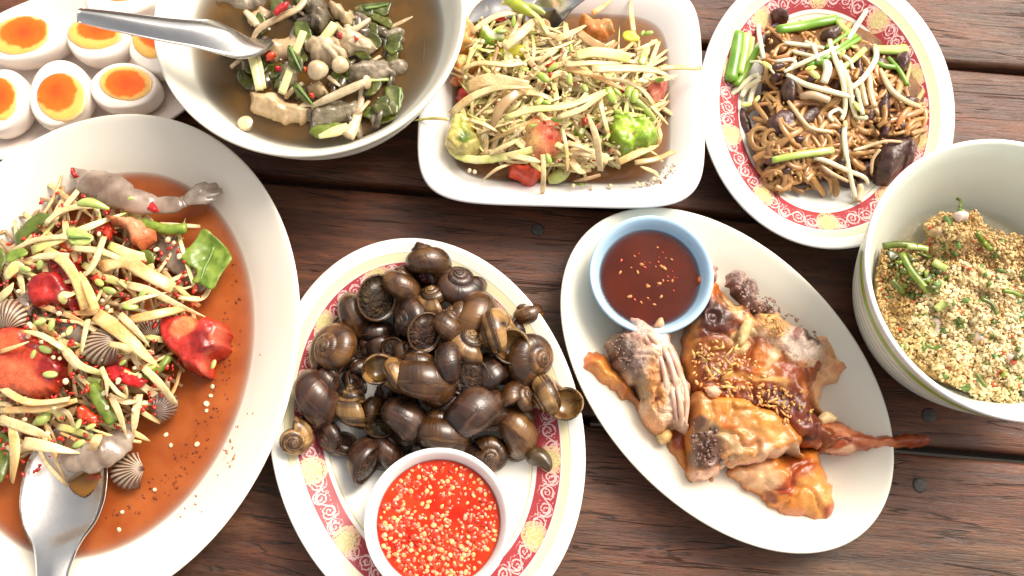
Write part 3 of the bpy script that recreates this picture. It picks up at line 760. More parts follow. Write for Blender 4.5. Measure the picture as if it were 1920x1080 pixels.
# ================================================================== spoons
M_steel = mat("stainless_steel", (.62, .60, .58), .22, metal=1, var=(.55, .54, .53), vscale=60, bump=.00006, bscale=400)
def spoon(name, path, W_, D_, label, cat="spoon", n=60, thick=.0009, nu=14, side=None, group=None, up=(0, 0, 1)):
    """path px,py,z; W_: half widths px along; D_: dish depth in metres (+ hollow, - ridge) along"""
    pts = smooth_path(px_path(path), n); k = np.linspace(0, 1, n)
    w = np.interp(k, np.linspace(0, 1, len(W_)), W_); dd = np.interp(k, np.linspace(0, 1, len(D_)), D_)
    w = np.array([S(*project(*p), ww, p[2]) for p, ww in zip(pts, w)])
    ker = np.array([.25, .5, .25])
    for _ in range(3): w[1:-1] = np.convolve(w, ker, 'valid'); dd[1:-1] = np.convolve(dd, ker, 'valid')
    tan = np.gradient(pts, axis=0); tan /= np.linalg.norm(tan, axis=1)[:, None]; upv = np.array(up, float); V = []
    for s in (0, 1):
        for i in range(n):
            sd = np.cross(tan[i], upv); sd /= np.linalg.norm(sd); un = np.cross(sd, tan[i])
            for j in range(nu+1):
                u = -1+2*j/nu; h = -dd[i]*(1-u*u) if dd[i] > 0 else -dd[i]*(1-abs(u)**1.5)
                e = thick if s else 0
                V.append(pts[i]+sd*u*w[i]*(1 if not s else 1)+un*(h-e))
    N = n*(nu+1); F = []
    for i in range(n-1):
        for j in range(nu):
            a = i*(nu+1)+j; q = (a, a+nu+1, a+nu+2, a+1); F.append(q[::-1]); F.append(tuple(x+N for x in q))
        for j, fl in ((0, 0), (nu, 1)):
            a = i*(nu+1)+j; q = (a, a+nu+1, a+nu+1+N, a+N); F.append(q if fl else q[::-1])
    for i in (0, n-1):
        for j in range(nu): a = i*(nu+1)+j; q = (a, a+1, a+1+N, a+N); F.append(q)
    o = mesh(name, V, F, M_steel); return tag(o, label, cat, group)
spoon("table_spoon", [(96, 1180, .052), (98, 1090, .044), (104, 1040, .039), (112, 985, .034), (120, 900, .031), (132, 830, .029), (140, 782, .028)],
      [20, 24, 28, 33, 38, 48, 68, 80, 80, 74, 60, 36, 4], [-.0012, -.0016, -.002, -.002, -.001, .001, .004, .0065, .0075, .007, .0055, .003, .0005],
      "steel spoon with its bowl under the salad on the large white platter")
spoon("soup_spoon", [(148, 28, .100), (220, 40, .097), (310, 55, .091), (380, 64, .085), (420, 72, .077), (448, 78, .067), (464, 84, .054), (470, 90, .036)],
      [15, 19, 22, 25, 28, 33, 40, 47, 52, 53, 50, 46], [-.0035, -.004, -.004, -.004, -.0045, -.005, -.006, -.006, -.005, -.004, -.003, -.002],
      "steel soup spoon with a ridged handle resting on the rim of the soup bowl")
spoon("serving_spoon", [(1150, -60, .055), (1090, -12, .046), (1052, 12, .040), (1020, 30, .034), (985, 55, .028)],
      [12, 13, 14, 16, 26, 36, 40, 30, 8], [-.001, -.001, -.001, .001, .003, .005, .006, .004, .001], "steel spoon tucked into the papaya salad at the top of the square dish")
spoon("serving_spoon", [(880, 40, .027), (905, 20, .030), (935, 8, .034), (1010, -4, .036), (1060, 4, .032)],
      [6, 14, 22, 30, 34, 26, 8], [.001, .002, .003, .005, .006, .005, .001], "second steel spoon bowl lying under green chillies in the square dish", "spoon")

# ================================================================== snails
def shell_mats():
    out = {}
    def mk(name, dark, mid, light, bandy, growth):
        m = bpy.data.materials.new(name); m.use_nodes = True; n, l = nt(m); b = n["Principled BSDF"]
        b.inputs["Roughness"].default_value = .26; b.inputs["Coat Weight"].default_value = .35; b.inputs["Coat Roughness"].default_value = .15
        uv = n.new("ShaderNodeUVMap"); mp = n.new("ShaderNodeMapping"); l.new(uv.outputs[0], mp.inputs[0])
        oi = n.new("ShaderNodeObjectInfo"); 
        g = n.new("ShaderNodeTexNoise"); g.inputs["Scale"].default_value = 1.0; g.inputs["Detail"].default_value = 3
        cm = n.new("ShaderNodeCombineXYZ"); sp = n.new("ShaderNodeSeparateXYZ"); l.new(uv.outputs[0], sp.inputs[0])
        l.new(mth(n, l, 'MULTIPLY', sp.outputs[0], 9.0), cm.inputs[0]); l.new(mth(n, l, 'MULTIPLY', sp.outputs[1], 1.2), cm.inputs[1]); l.new(mth(n, l, 'MULTIPLY', oi.outputs["Random"], 40.0), cm.inputs[2]); l.new(cm.outputs[0], g.inputs["Vector"])
        rp = ramp(n, [(.30, dark), (.5, mid), (.70, light)]); l.new(g.outputs[0], rp.inputs[0]); c = rp.outputs[0]
        if bandy:
            cb = n.new("ShaderNodeCombineXYZ"); l.new(mth(n, l, 'MULTIPLY', sp.outputs[1], 4.6), cb.inputs[1]); l.new(mth(n, l, 'MULTIPLY', sp.outputs[0], .35), cb.inputs[0]); l.new(mth(n, l, 'MULTIPLY', oi.outputs["Random"], 17.0), cb.inputs[2])
            g2 = n.new("ShaderNodeTexNoise"); g2.inputs["Scale"].default_value = 1.6; g2.inputs["Detail"].default_value = 2; l.new(cb.outputs[0], g2.inputs["Vector"])
            r2 = n.new("ShaderNodeMapRange"); r2.inputs[1].default_value = .47; r2.inputs[2].default_value = .53; l.new(g2.outputs[0], r2.inputs[0]); c = mixc(n, l, mth(n, l, 'MULTIPLY', r2.outputs[0], bandy), c, dark)
        hs = n.new("ShaderNodeHueSaturation"); vr = n.new("ShaderNodeMapRange"); vr.inputs[3].default_value = .75; vr.inputs[4].default_value = 1.3; l.new(oi.outputs["Random"], vr.inputs[0]); l.new(vr.outputs[0], hs.inputs["Value"]); l.new(c, hs.inputs["Color"])
        l.new(hs.outputs[0], b.inputs["Base Color"])
        bn = n.new("ShaderNodeTexNoise"); bn.inputs["Scale"].default_value = 1.6; bn.inputs["Detail"].default_value = 4; cm2 = n.new("ShaderNodeCombineXYZ"); l.new(mth(n, l, 'MULTIPLY', sp.outputs[0], growth), cm2.inputs[0]); l.new(mth(n, l, 'MULTIPLY', sp.outputs[1], 2.0), cm2.inputs[1]); l.new(cm2.outputs[0], bn.inputs["Vector"])
        bp = n.new("ShaderNodeBump"); bp.inputs["Strength"].default_value = .8; bp.inputs["Distance"].default_value = .0005; l.new(bn.outputs[0], bp.inputs["Height"]); l.new(bp.outputs[0], b.inputs["Normal"])
        out[name] = m
    mk("olive_brown_shell", (.020, .008, .003), (.088, .036, .011), (.19, .092, .030), .45, 30)
    mk("dark_plum_shell", (.010, .005, .003), (.042, .017, .009), (.11, .052, .028), .4, 30)
    mk("golden_striped_shell", (.030, .011, .004), (.27, .14, .045), (.46, .29, .12), .9, 24)
    return out
SH = shell_mats(); M_oper = mat("snail_operculum", (.17, .090, .036), .3, var=(.040, .020, .010), vscale=7, bump=.02, bscale=14, coat=.3, rand=.4)
M_lining = mat("golden_shell_lining", (.30, .17, .045), .2, var=(.10, .04, .012), vscale=5, coat=.5)
M_lip = mat("shell_lip", (.50, .40, .28), .3)
def shell_vf(turns=3.7, G=2.05, c=.66, rs=.78, T=1.02, ns=22, nu=20, zs=1.12, inner=True):
    k = math.log(G)/(2*math.pi); tm = turns*2*math.pi; n = int(turns*ns)+1; rings = []; UV = []
    for i in range(n):
        th_ = tm*i/(n-1); s = math.exp(k*(th_-tm)); ctr = np.array([c*math.cos(th_), c*math.sin(th_), 0])*s+np.array([0, 0, -T*s])
        rad = np.array([math.cos(th_), math.sin(th_), 0]); ring = []
        flare = 1+(.06 if i == n-1 else 0)
        for j in range(nu):
            a = 2*math.pi*j/nu; ring.append(ctr+s*rs*flare*(rad*math.cos(a)+np.array([0, 0, zs*math.sin(a)])))
            UV.append((th_/(2*math.pi), a/(2*math.pi)))
        rings.append(ring)
    F = [] ; V = [p for r in rings for p in r]
    for i in range(n-1):
        for j in range(nu): q = (j+1) % nu; F.append((i*nu+j, (i+1)*nu+j, (i+1)*nu+q, i*nu+q))
    N0 = n
    if inner:                                           # the lip turns inward and runs back inside the last whorl
        for m_ in range(12):
            th_ = tm-(m_*.19 if m_ else 0); s = math.exp(k*(th_-tm)); sc_ = .93 if m_ else .965
            ctr = np.array([c*math.cos(th_), c*math.sin(th_), 0])*s+np.array([0, 0, -T*s]); rad = np.array([math.cos(th_), math.sin(th_), 0])
            for j in range(nu):
                a = 2*math.pi*j/nu; V.append(ctr+s*rs*sc_*(rad*math.cos(a)+np.array([0, 0, zs*math.sin(a)]))); UV.append((th_/(2*math.pi)+.3, a/(2*math.pi)))
        for i in range(n-1, n+11):
            for j in range(nu): q = (j+1) % nu; F.append((i*nu+j, (i+1)*nu+j, (i+1)*nu+q, i*nu+q))
    V = np.array(V); ap = np.array(rings[-1]); mid = (V.max(0)+V.min(0))/2; diam = (V.max(0)-V.min(0)).max()*.94
    return (V-mid)/diam, F, np.array(UV), (ap-mid)/diam, tm
SV = {'a': shell_vf(turns=5, G=1.95, c=.58, rs=.72, T=1.42, zs=1.08), 'b': shell_vf(turns=5, G=1.78, c=.64, rs=.66, T=1.12, zs=1.0), 'c': shell_vf(turns=5, G=2.0, c=.54, rs=.70, T=1.62, zs=1.2)}
shell_me, oper_me = {}, {}
def frame(a, e, r):
    a, e, r = R(a), R(e), R(r); z = np.array([math.cos(a)*math.cos(e), math.sin(a)*math.cos(e), math.sin(e)])
    x = np.cross([0, 0, 1.], z) if abs(z[2]) < .98 else np.array([1., 0, 0]); x /= np.linalg.norm(x); y = np.cross(z, x)
    M = np.stack([x, y, z], 1); return M@rotz(r)
def snail(px, py, d, a, e, r, kind, m, layer, label, oper=True):
    V, F, UV, ap, tm = SV[kind]; zc = .007+[.011, .023, .034][layer]
    p = P(px, py, zc); D = S(px, py, d, zc)*1.2
    t = empty("snail", tuple(p)); tag(t, label, "snail", "cooked snails piled on the patterned plate")
    t.rotation_euler = Matrix(frame(a, e, r).tolist()).to_euler(); t.scale = (D, D, D)
    if (kind, m) not in shell_me:
        mt = SH[m]; o = mesh("shell", V, F, mt, None, uv=UV, origin=(0, 0, 0)); shell_me[(kind, m)] = o.data; o.parent = t
    else: o = bpy.data.objects.new("shell", shell_me[(kind, m)]); link(o, t)
    if oper:
        gold = oper == 2; okey = kind+('g' if gold else '')
        if okey not in oper_me:
            c0 = ap.mean(0); back = np.array([math.sin(tm), -math.cos(tm), 0])*.05; nn = len(ap); Vs = [c0-back*1.2]+[c0+(q-c0)*.5-back*.5 for q in ap]+[c0+(q-c0)*.90+back*.8 for q in ap]+[c0+(q-c0)*.88+back*1.6 for q in ap]
            if gold: Vs = [c0+back*6]+[c0+(q-c0)*.5+back*5.4 for q in ap]+[c0+(q-c0)*.88+back*2.6 for q in ap]+[c0+(q-c0)*.90+back*1.6 for q in ap]
            Fs = [(0, 1+j, 1+(j+1) % nn) for j in range(nn)]
            for b_i in (1, 1+nn):
                for j in range(nn): k = (j+1) % nn; Fs.append((b_i+j, b_i+nn+j, b_i+nn+k, b_i+k))
            oo = mesh("mouth_lining" if gold else "operculum", Vs, Fs, M_lining if gold else M_oper, None, origin=(0, 0, 0)); oper_me[okey] = oo.data; oo.parent = t
        else: oo = bpy.data.objects.new("mouth_lining" if gold else "operculum", oper_me[okey]); link(oo, t)
    return t
O, D_, G_ = "olive_brown_shell", "dark_plum_shell", "golden_striped_shell"
snl = [  # px, py, d, apex direction, elevation, roll, variant, shell, layer, operculum, label
 (796, 508, 88, 110, 5, -30, 'a', O, 1, 0, "olive snail at the very top of the pile with its pale opening to the right"),
 (728, 550, 98, 75, 5, 35, 'a', O, 1, 1, "large olive snail near the top with its tall aperture facing up and left"),
 (868, 538, 76, 80, 60, 200, 'b', D_, 1, 1, "dark purple snail showing its pale spiral at the top right of the pile"),
 (657, 595, 88, 35, 0, -60, 'a', O, 0, 1, "round snail at the upper left with a dark sealed mouth facing up"),
 (812, 567, 64, 110, 50, 100, 'b', G_, 1, 1, "small snail with a gold striped spire just under the top snail"),
 (886, 591, 96, 165, 25, 230, 'a', O, 1, 1, "tan snail with a broken open tip at the upper right"),
 (984, 606, 68, 120, 20, 30, 'a', O, 0, 1, "small brown snail tucked at the right rim behind the striped open one"),
 (768, 603, 76, 200, 40, 300, 'b', D_, 1, 1, "dark snail with faint spiral beside the glossy sealed mouth snail"),
 (815, 620, 86, 60, 0, 40, 'a', O, 2, 1, "brown snail with a wet glossy mouth facing left near the pile centre top"),
 (942, 631, 90, 200, -5, -15, 'b', G_, 2, 0, "striped snail with a wide open empty mouth at the upper right of the pile"),
 (622, 662, 94, 175, 62, 330, 'b', O, 1, 1, "flat olive snail with a clear coiled spiral at the left of the pile"),
 (702, 650, 60, 200, 10, 90, 'a', D_, 0, 1, "small black snail below the sealed mouth snail at left"),
 (878, 650, 68, 60, 55, 150, 'b', G_, 2, 1, "brown striped snail with coiled top near the middle of the pile"),
 (750, 658, 52, 30, 30, 10, 'a', O, 1, 1, "tiny brown snail squeezed above the golden striped one"),
 (992, 680, 86, 345, 50, 200, 'b', O, 1, 1, "olive snail with its coil facing right on the right side of the pile"),
 (925, 698, 74, 40, 0, 120, 'a', D_, 1, 1, "black snail in the gap between the striped open one and the coil at right"),
 (728, 698, 82, 40, 10, 40, 'b', G_, 2, 0, "golden striped snail with yellow inner lip left of centre"),
 (668, 706, 60, 120, 15, 60, 'a', D_, 0, 1, "plain dark snail between the flat coil and the golden striped snail"),
 (795, 707, 98, 95, 10, 175, 'a', O, 2, 1, "big tan snail with cracked body whorl at the centre of the pile"),
 (857, 692, 88, 200, 0, -20, 'a', D_, 2, 1, "purple brown snail with a crumpled mouth just right of the centre snail"),
 (600, 742, 100, 50, 15, 185, 'c', D_, 1, 1, "large dark brown snail at the far left edge of the pile"),
 (660, 763, 70, 100, 25, 120, 'c', G_, 1, 1, "golden snail with diagonal stripes in the left half of the pile"),
 (971, 745, 62, 20, 40, 100, 'b', O, 1, 1, "small olive snail inside the right rim above the fat curved one"),
 (1042, 748, 86, 215, 0, 15, 'b', G_, 1, 0, "striped snail with an open golden mouth overhanging the right rim"),
 (704, 786, 68, 170, 5, 30, 'a', O, 0, 1, "olive snail under the diagonal striped golden snail"),
 (760, 778, 88, 75, -10, 160, 'c', D_, 1, 1, "wet dark snail with streaky shell and pale lip below the centre"),
 (884, 766, 118, 150, 5, 190, 'c', D_, 1, 1, "largest snail, glossy purple black, right of the centre of the pile"),
 (829, 810, 86, 90, 10, 175, 'a', O, 1, 1, "tan brown snail directly above the chilli sauce bowl"),
 (974, 805, 92, 55, 5, 200, 'c', O, 0, 1, "fat olive snail with a curved neck at the lower right of the pile"),
 (556, 817, 58, 300, 60, 60, 'b', G_, 1, 1, "small golden snail sitting alone on the left rim"),
 (629, 825, 68, 220, 35, 10, 'b', D_, 0, 1, "dark snail at the lower left of the pile showing a dull coil"),
 (702, 856, 96, 60, 10, 80, 'a', D_, 0, 1, "dark snail with lifted lid touching the chilli bowl at its upper left"),
 (918, 848, 60, 285, 72, 120, 'b', O, 0, 1, "small snail with a neat round coil at the upper right of the chilli bowl"),
 (776, 836, 56, 30, 10, 10, 'a', D_, 0, 1, "nearly hidden black snail behind the top of the chilli bowl"),
 (882, 842, 48, 200, 10, 40, 'a', D_, 0, 1, "nearly hidden dark snail left of the neat round coil"),
 (706, 622, 60, 100, 10, 180, 'a', D_, 0, 1, "nearly hidden black snail in the upper left of the pile"),
 (840, 740, 70, 10, 0, 90, 'a', D_, 0, 1, "nearly hidden black snail under the centre of the pile"),
 (912, 630, 60, 10, 20, 90, 'a', D_, 0, 1, "nearly hidden black snail under the open striped one"),
 (740, 735, 60, 200, 0, 0, 'a', D_, 0, 1, "nearly hidden dark snail beneath the golden striped one"),
 (950, 770, 50, 200, 0, 0, 'a', D_, 0, 1, "nearly hidden dark snail beneath the fat curved one"),
 (790, 660, 60, 200, 0, 0, 'a', D_, 0, 1, "nearly hidden dark snail between the glossy mouth and the centre snail"),
 (660, 652, 50, 200, 0, 0, 'a', D_, 0, 1, "nearly hidden dark snail right of the flat coil"),
]
for s_ in snl: snail(*s_[:9], s_[10], 2 if s_[7] == G_ and not s_[9] else s_[9])
lo = puff("loose_operculum", [(986, 850), (1000, 840), (1018, 842), (1032, 858), (1036, 876), (1028, 888), (1016, 880), (1000, 876), (988, 868)], .0085, .006, M_oper, edge=.006, step=.0012, lump=(.0004, 300))
lo.location.z += .0095
tag(lo, "loose snail lid lying alone on the white plate right of the chilli bowl", "snail lid")
# ================================================================== ingredient builders
M_pap = mat("papaya_cream", (.84, .68, .37), .25, var=(.70, .50, .24), vscale=110, rand=.14, coat=.2, sss=.3, bump=.0004, bscale=700, fine=.14)
M_papg = mat("papaya_pale_green", (.66, .66, .20), .26, var=(.84, .73, .36), vscale=90, rand=.14, coat=.2, sss=.3, fine=.14)
M_papo = mat("papaya_stained_orange", (.76, .42, .14), .25, var=(.84, .62, .30), vscale=90, rand=.16, coat=.2, sss=.3, bump=.0004, bscale=700, fine=.14)
M_papd = mat("papaya_soaked_brown", (.42, .24, .09), .25, var=(.56, .38, .18), vscale=60, rand=.2, coat=.3)
M_tom = mat("tomato_flesh", (.62, .10, .035), .24, vcol=True, coat=.1, fine=.2, vscale=170, bump=.0004, bscale=350)
M_chili = mat("red_chilli", (.62, .025, .012), .2, var=(.34, .012, .008), vscale=330, coat=.25, rand=.2)
M_green = mat("green_bean", (.10, .17, .012), .32, var=(.25, .33, .045), vscale=170, coat=.1, rand=.2)
M_leaf = mat("dark_green_leaf", (.070, .088, .008), .3, var=(.14, .18, .018), vscale=90, coat=.2, rand=.2, bump=.0003, bscale=260)
M_pod = mat("pale_green_seed", (.36, .47, .10), .22, var=(.50, .56, .18), vscale=250, coat=.4, rand=.2)
M_prawn = mat("raw_prawn_flesh", (.30, .21, .15), .16, var=(.60, .47, .37), vscale=85, coat=.4, trans=.5, rand=.1, bump=.0004, bscale=220)
M_tail = mat("prawn_tail", (.20, .15, .115), .2, var=(.34, .27, .21), vscale=200, coat=.4, stretch=(1, 1, 1))
M_vein = mat("leaf_midrib", (.16, .26, .06), .3)
def mound(blobs):
    def f(x, y):
        h = 0
        for (cx, cy, rx, ry, H) in blobs:
            r = ((x-cx)/rx)**2+((y-cy)/ry)**2
            if r < 1: h = max(h, H*(1-r)**.8)
        return h
    return f
TAP = [[.8, .95, 1, 1, .95, .85, .6], [.25, .7, .9, 1, 1, .95, .9], [.95, .9, 1, 1, .95, 1, .9], [.9, .9, 1, 1, 1, .8, .15], [.95, 1, .95, .85, .7, .45, .1], [.85, 1, .95, 1, .9, .95, 1]]
CNT = {}
def strip(pts, w, m, mf, base, off=0.002, t=.0007, label=None, group=None, name="papaya_strip", cat="papaya strip", arch=.003, taper=None, twist=None, kind=None, n=12, mesh_only=False, sq=.55):
    n0 = len(pts); path = []
    P2 = smooth_path([(a, b) for a, b in [(q[0], q[1]) for q in pts]], 7)
    for i, (x, y) in enumerate(P2):
        k = i/6; path.append(P(x, y, base+mf(x, y)+off+arch*math.sin(math.pi*k)))
    path = np.array(path); path = smooth_path(path, n); wm = S(P2[3][0], P2[3][1], w*(.80 if w > 12 else .9), base+.02)/2
    tp = taper or random.choice(TAP); f = np.interp(np.linspace(0, 1, n), np.linspace(0, 1, len(tp)), tp)
    tw = random.uniform(-.9, .9) if twist is None else twist
    V, F = sweep_vf(path, wm*f, np.maximum(t*f, t*.5), 8, (0, 0, 1), tw, sq)
    if mesh_only: return V, F
    o = mesh(name, V, F, m); return tag(o, label, cat, group, kind)
def wedge(name, outline, z0, h, blobs, base, label, cat="tomato", group=None, m=None, edge=.007, seed=1, **kw):
    o = puff(name, outline, z0, h, m or M_tom, edge=edge*.55, step=.0010, colf=painter(base, blobs, seed=seed, nz=.4, fine=.2), lump=kw.pop('lump', (.0014, 170)), seed=seed, under=.5, jitter=8, **kw)
    return tag(o, label, cat, group)
def leaf(name, outline, z0, label, cat, m, mid=None, h=.0016, curl=.004, parent=None, group=None):
    """thin curled leaf blade with a raised midrib"""
    ol = np.array(outline, float); c = ol.mean(0)
    o = puff(name, round_poly(ol, jitter=3, seed=c[0]), z0, .0005, m, edge=.0007, step=.0009, lump=(.0007, 300), seed=c[0], under=.3, sharp=True,
             base=lambda X, Y: z0+curl*noise(X*75, Y*75, c[0]*.01, 2)+curl*.4)
    if mid is not None:
        p0 = Vector(o.location); pts = [P(x, y, z0+.0016) for x, y in mid]
        V, F = sweep_vf(smooth_path(pts, 10), np.linspace(.0011, .0004, 10), .0006, 6)
        V[:, 2] += curl*noise(V[:, 0]*75, V[:, 1]*75, c[0]*.01, 2)+curl*.4-.0004; mesh("midrib", V, F, M_vein, o)
    return tag(o, label, cat, group)
def pod_me():
    V, F = blob_vf((0, 0, 0), 1, 12, (1, .52, .3), .05, 3); return V, F
def seedlet(px, py, z, L, ang, m, label, group, cat="seed", name="green_seed", tilt=.4, fat=1.0):
    V, F = pod_me(); s = S(px, py, L, z)/2; M = rotz(R(ang))@rotx(random.uniform(-tilt, tilt))@roty(random.uniform(-tilt, tilt))
    V = (V*s*np.array([1, fat, fat]))@M.T+P(px, py, z); o = mesh(name, V, F, m); return tag(o, label, cat, group)
def bean(name, pts, w, m, label, cat, z=None, group=None, cut=True, taper=None):
    path = smooth_path(px_path(pts), 16); wm = S(pts[0][0], pts[0][1], w, pts[0][2])/2
    f = np.interp(np.linspace(0, 1, 16), np.linspace(0, 1, len(taper)), taper) if taper else np.ones(16)
    V, F = sweep_vf(path, wm*f, wm*f*.85, 10); return tag(mesh(name, V, F, m), label, cat, group)
def cockle(px, py, z, r, ang, tilt, label, roll=0, ribs=13, dark=(.075, .026, .016), light=(.60, .48, .32)):
    """fan of raised ribs; ang = direction in the picture from hinge to lip (0 right, 90 up)"""
    D = S(px, py, r, z); nu, nv = ribs*6, 14; V = []; C = []
    for s in (0, 1):
        for i in range(nu+1):
            u = -1+2*i/nu; a = u*R(80)
            for j in range(nv+1):
                v = j/nv; rad = v**.9*(1.0-.20*u*u)*(1.62-.35*abs(u)); rib = .5+.5*math.cos(2*math.pi*ribs*(i/nu)); 
                x = rad*math.cos(a*.92)-.65; y = rad*math.sin(a*.92)*.86; zz = .62*math.sin(math.pi*min(v*.80+.20, 1.0))**.75*(1-.45*u*u)+(.055*rib*v if not s else -.06)
                V.append((x, y, zz)); k = (rib > .42 and .12 < v); C.append(light if (k and not s) else dark)
    N = (nu+1)*(nv+1); F = []
    for i in range(nu):
        for j in range(nv):
            a = i*(nv+1)+j; q = (a, a+nv+1, a+nv+2, a+1); F.append(q); F.append(tuple(x+N for x in q[::-1]))
    for i in range(nu): a = i*(nv+1)+nv; F.append((a, a+nv+1, a+nv+1+N, a+N))
    for i in (0, nu):
        for j in range(nv): a = i*(nv+1)+j; F.append((a, a+1, a+1+N, a+N))
    M = rotz(R(ang))@roty(R(tilt))@rotx(R(roll)); V = (np.array(V)*D)@M.T+P(px, py, z)
    o = mesh("cockle_shell", V, F, M_cockle, col=np.array(C)); return tag(o, label, "cockle", "blood cockle shells in the platter salad")
M_cockle = mat("cockle_shell_ribs", (.5, .4, .3), .3, vcol=True, var=(.10, .035, .02), vscale=45, fine=.3, coat=.2)
def prawn(pts, W_, label, tail=True, group="raw prawns in the platter salad", z=None, th=.5):
    path = smooth_path(px_path(pts), 40); k = np.linspace(0, 1, 40); w = np.interp(k, np.linspace(0, 1, len(W_)), W_); w = w*S(pts[0][0], pts[0][1], 1, pts[0][2])
    seg = 1-.16*np.abs(np.sin(k*math.pi*5))**10-.04*np.abs(np.sin(k*math.pi*6+.5)); V, F = sweep_vf(path, w*seg, w*seg*th, 16)
    V[:, 2] += .0022*noise(V[:, 0]*140, V[:, 1]*140, pts[0][0], 3); V[:, 0] += .0022*noise(V[:, 0]*130+9, V[:, 1]*160, pts[0][0], 2)
    c = path.mean(0); t = empty("prawn", (c[0], c[1], path[:, 2].min()-.004)); tag(t, label, "prawn", group)
    mesh("body", V, F, M_prawn, t)
    if tail:
        e = path[-1]; d = path[-1]-path[-4]; d /= np.linalg.norm(d); s = np.cross(d, (0, 0, 1)); s /= np.linalg.norm(s)
        for a, L in ((-.34, .017), (-.12, .021), (.1, .022), (.32, .017)):
            dd = d*math.cos(a)+s*math.sin(a); pp = [e-d*.003+np.array([0, 0, .001*a]), e+dd*L*.5+np.array([0, 0, .002]), e+dd*L+np.array([0, 0, .001])]
            V, F = sweep_vf(smooth_path(pp, 10), .0036*np.interp(np.linspace(0, 1, 10), [0, .3, .7, 1], [.5, .9, 1.1, .5]), .0006, 8); mesh("tail_fan", V, F, M_tail, t)
    return t
def poly_sampler(poly):
    poly = np.array(poly, float); x0, y0 = poly.min(0); x1, y1 = poly.max(0)
    def f(rr=random):
        while True:
            x, y = rr.uniform(x0, x1), rr.uniform(y0, y1)
            if inside(poly, np.array([x]), np.array([y]))[0]: return x, y
    return f

MK_A = [(285, 385, "the top prawn"), (245, 435, "the orange tomato wedge"), (390, 490, "the bright kale leaf"), (365, 650, "the red tomato chunk"), (196, 650, "the large cockle"), (60, 690, "the big tomato slice"), (92, 550, "the dark tomato"), (62, 425, "the dark wet leaf"), (118, 462, "the upper left chilli"), (195, 758, "the glossy green bean"), (303, 762, "the brown open cockle"), (110, 850, "the spoon bowl"), (284, 618, "the small pale cockle"), (20, 596, "the left edge cockle"), (185, 525, "the middle chilli piece"), (230, 700, "the large chilli scrap"), (246, 884, "the lone cockle in the sauce"), (330, 480, "the crumpled prawn")]
LEN = lambda L: "short" if L < 35 else "long" if L > 50 else "medium"
# ================================================================== salad on the large platter
zb = .0165
mA = mound([(150, 620, 240, 290, .026), (60, 700, 200, 180, .022), (230, 480, 190, 130, .016), (190, 370, 130, 60, .012), (360, 500, 90, 70, .008), (350, 640, 100, 80, .012), (60, 840, 160, 90, .014), (300, 760, 60, 50, .008), (230, 560, 160, 120, .026)])
GA = "papaya strips in the platter salad"
regA = poly_sampler([(0, 480), (40, 410), (110, 350), (230, 370), (300, 420), (360, 480), (380, 560), (350, 620), (330, 700), (310, 770), (250, 800), (200, 830), (120, 860), (60, 890), (0, 900)])
regA2 = poly_sampler([(-120, 520), (0, 430), (110, 370), (230, 400), (340, 480), (370, 600), (310, 750), (210, 810), (80, 850), (-100, 860)])
# wet shreds underneath, nobody could count them
parts = []
for i in range(420):
    x, y = regA2(); a = random.uniform(0, 6.28); L = random.uniform(22, 55); dx, dy = L*math.cos(a), L*math.sin(a)
    parts.append(strip([(x-dx, y-dy), (x+random.uniform(-8, 8), y+random.uniform(-8, 8)), (x+dx, y+dy)], random.uniform(6, 13), None, mA, zb-.003, random.uniform(-.008, -.001), mesh_only=True, n=8))
V, F = join_meshes(parts); tag(mesh("soaked_shreds", V, F, M_papd), "soaked brownish papaya shreds at the bottom of the platter salad", "papaya shreds", None, 'stuff')
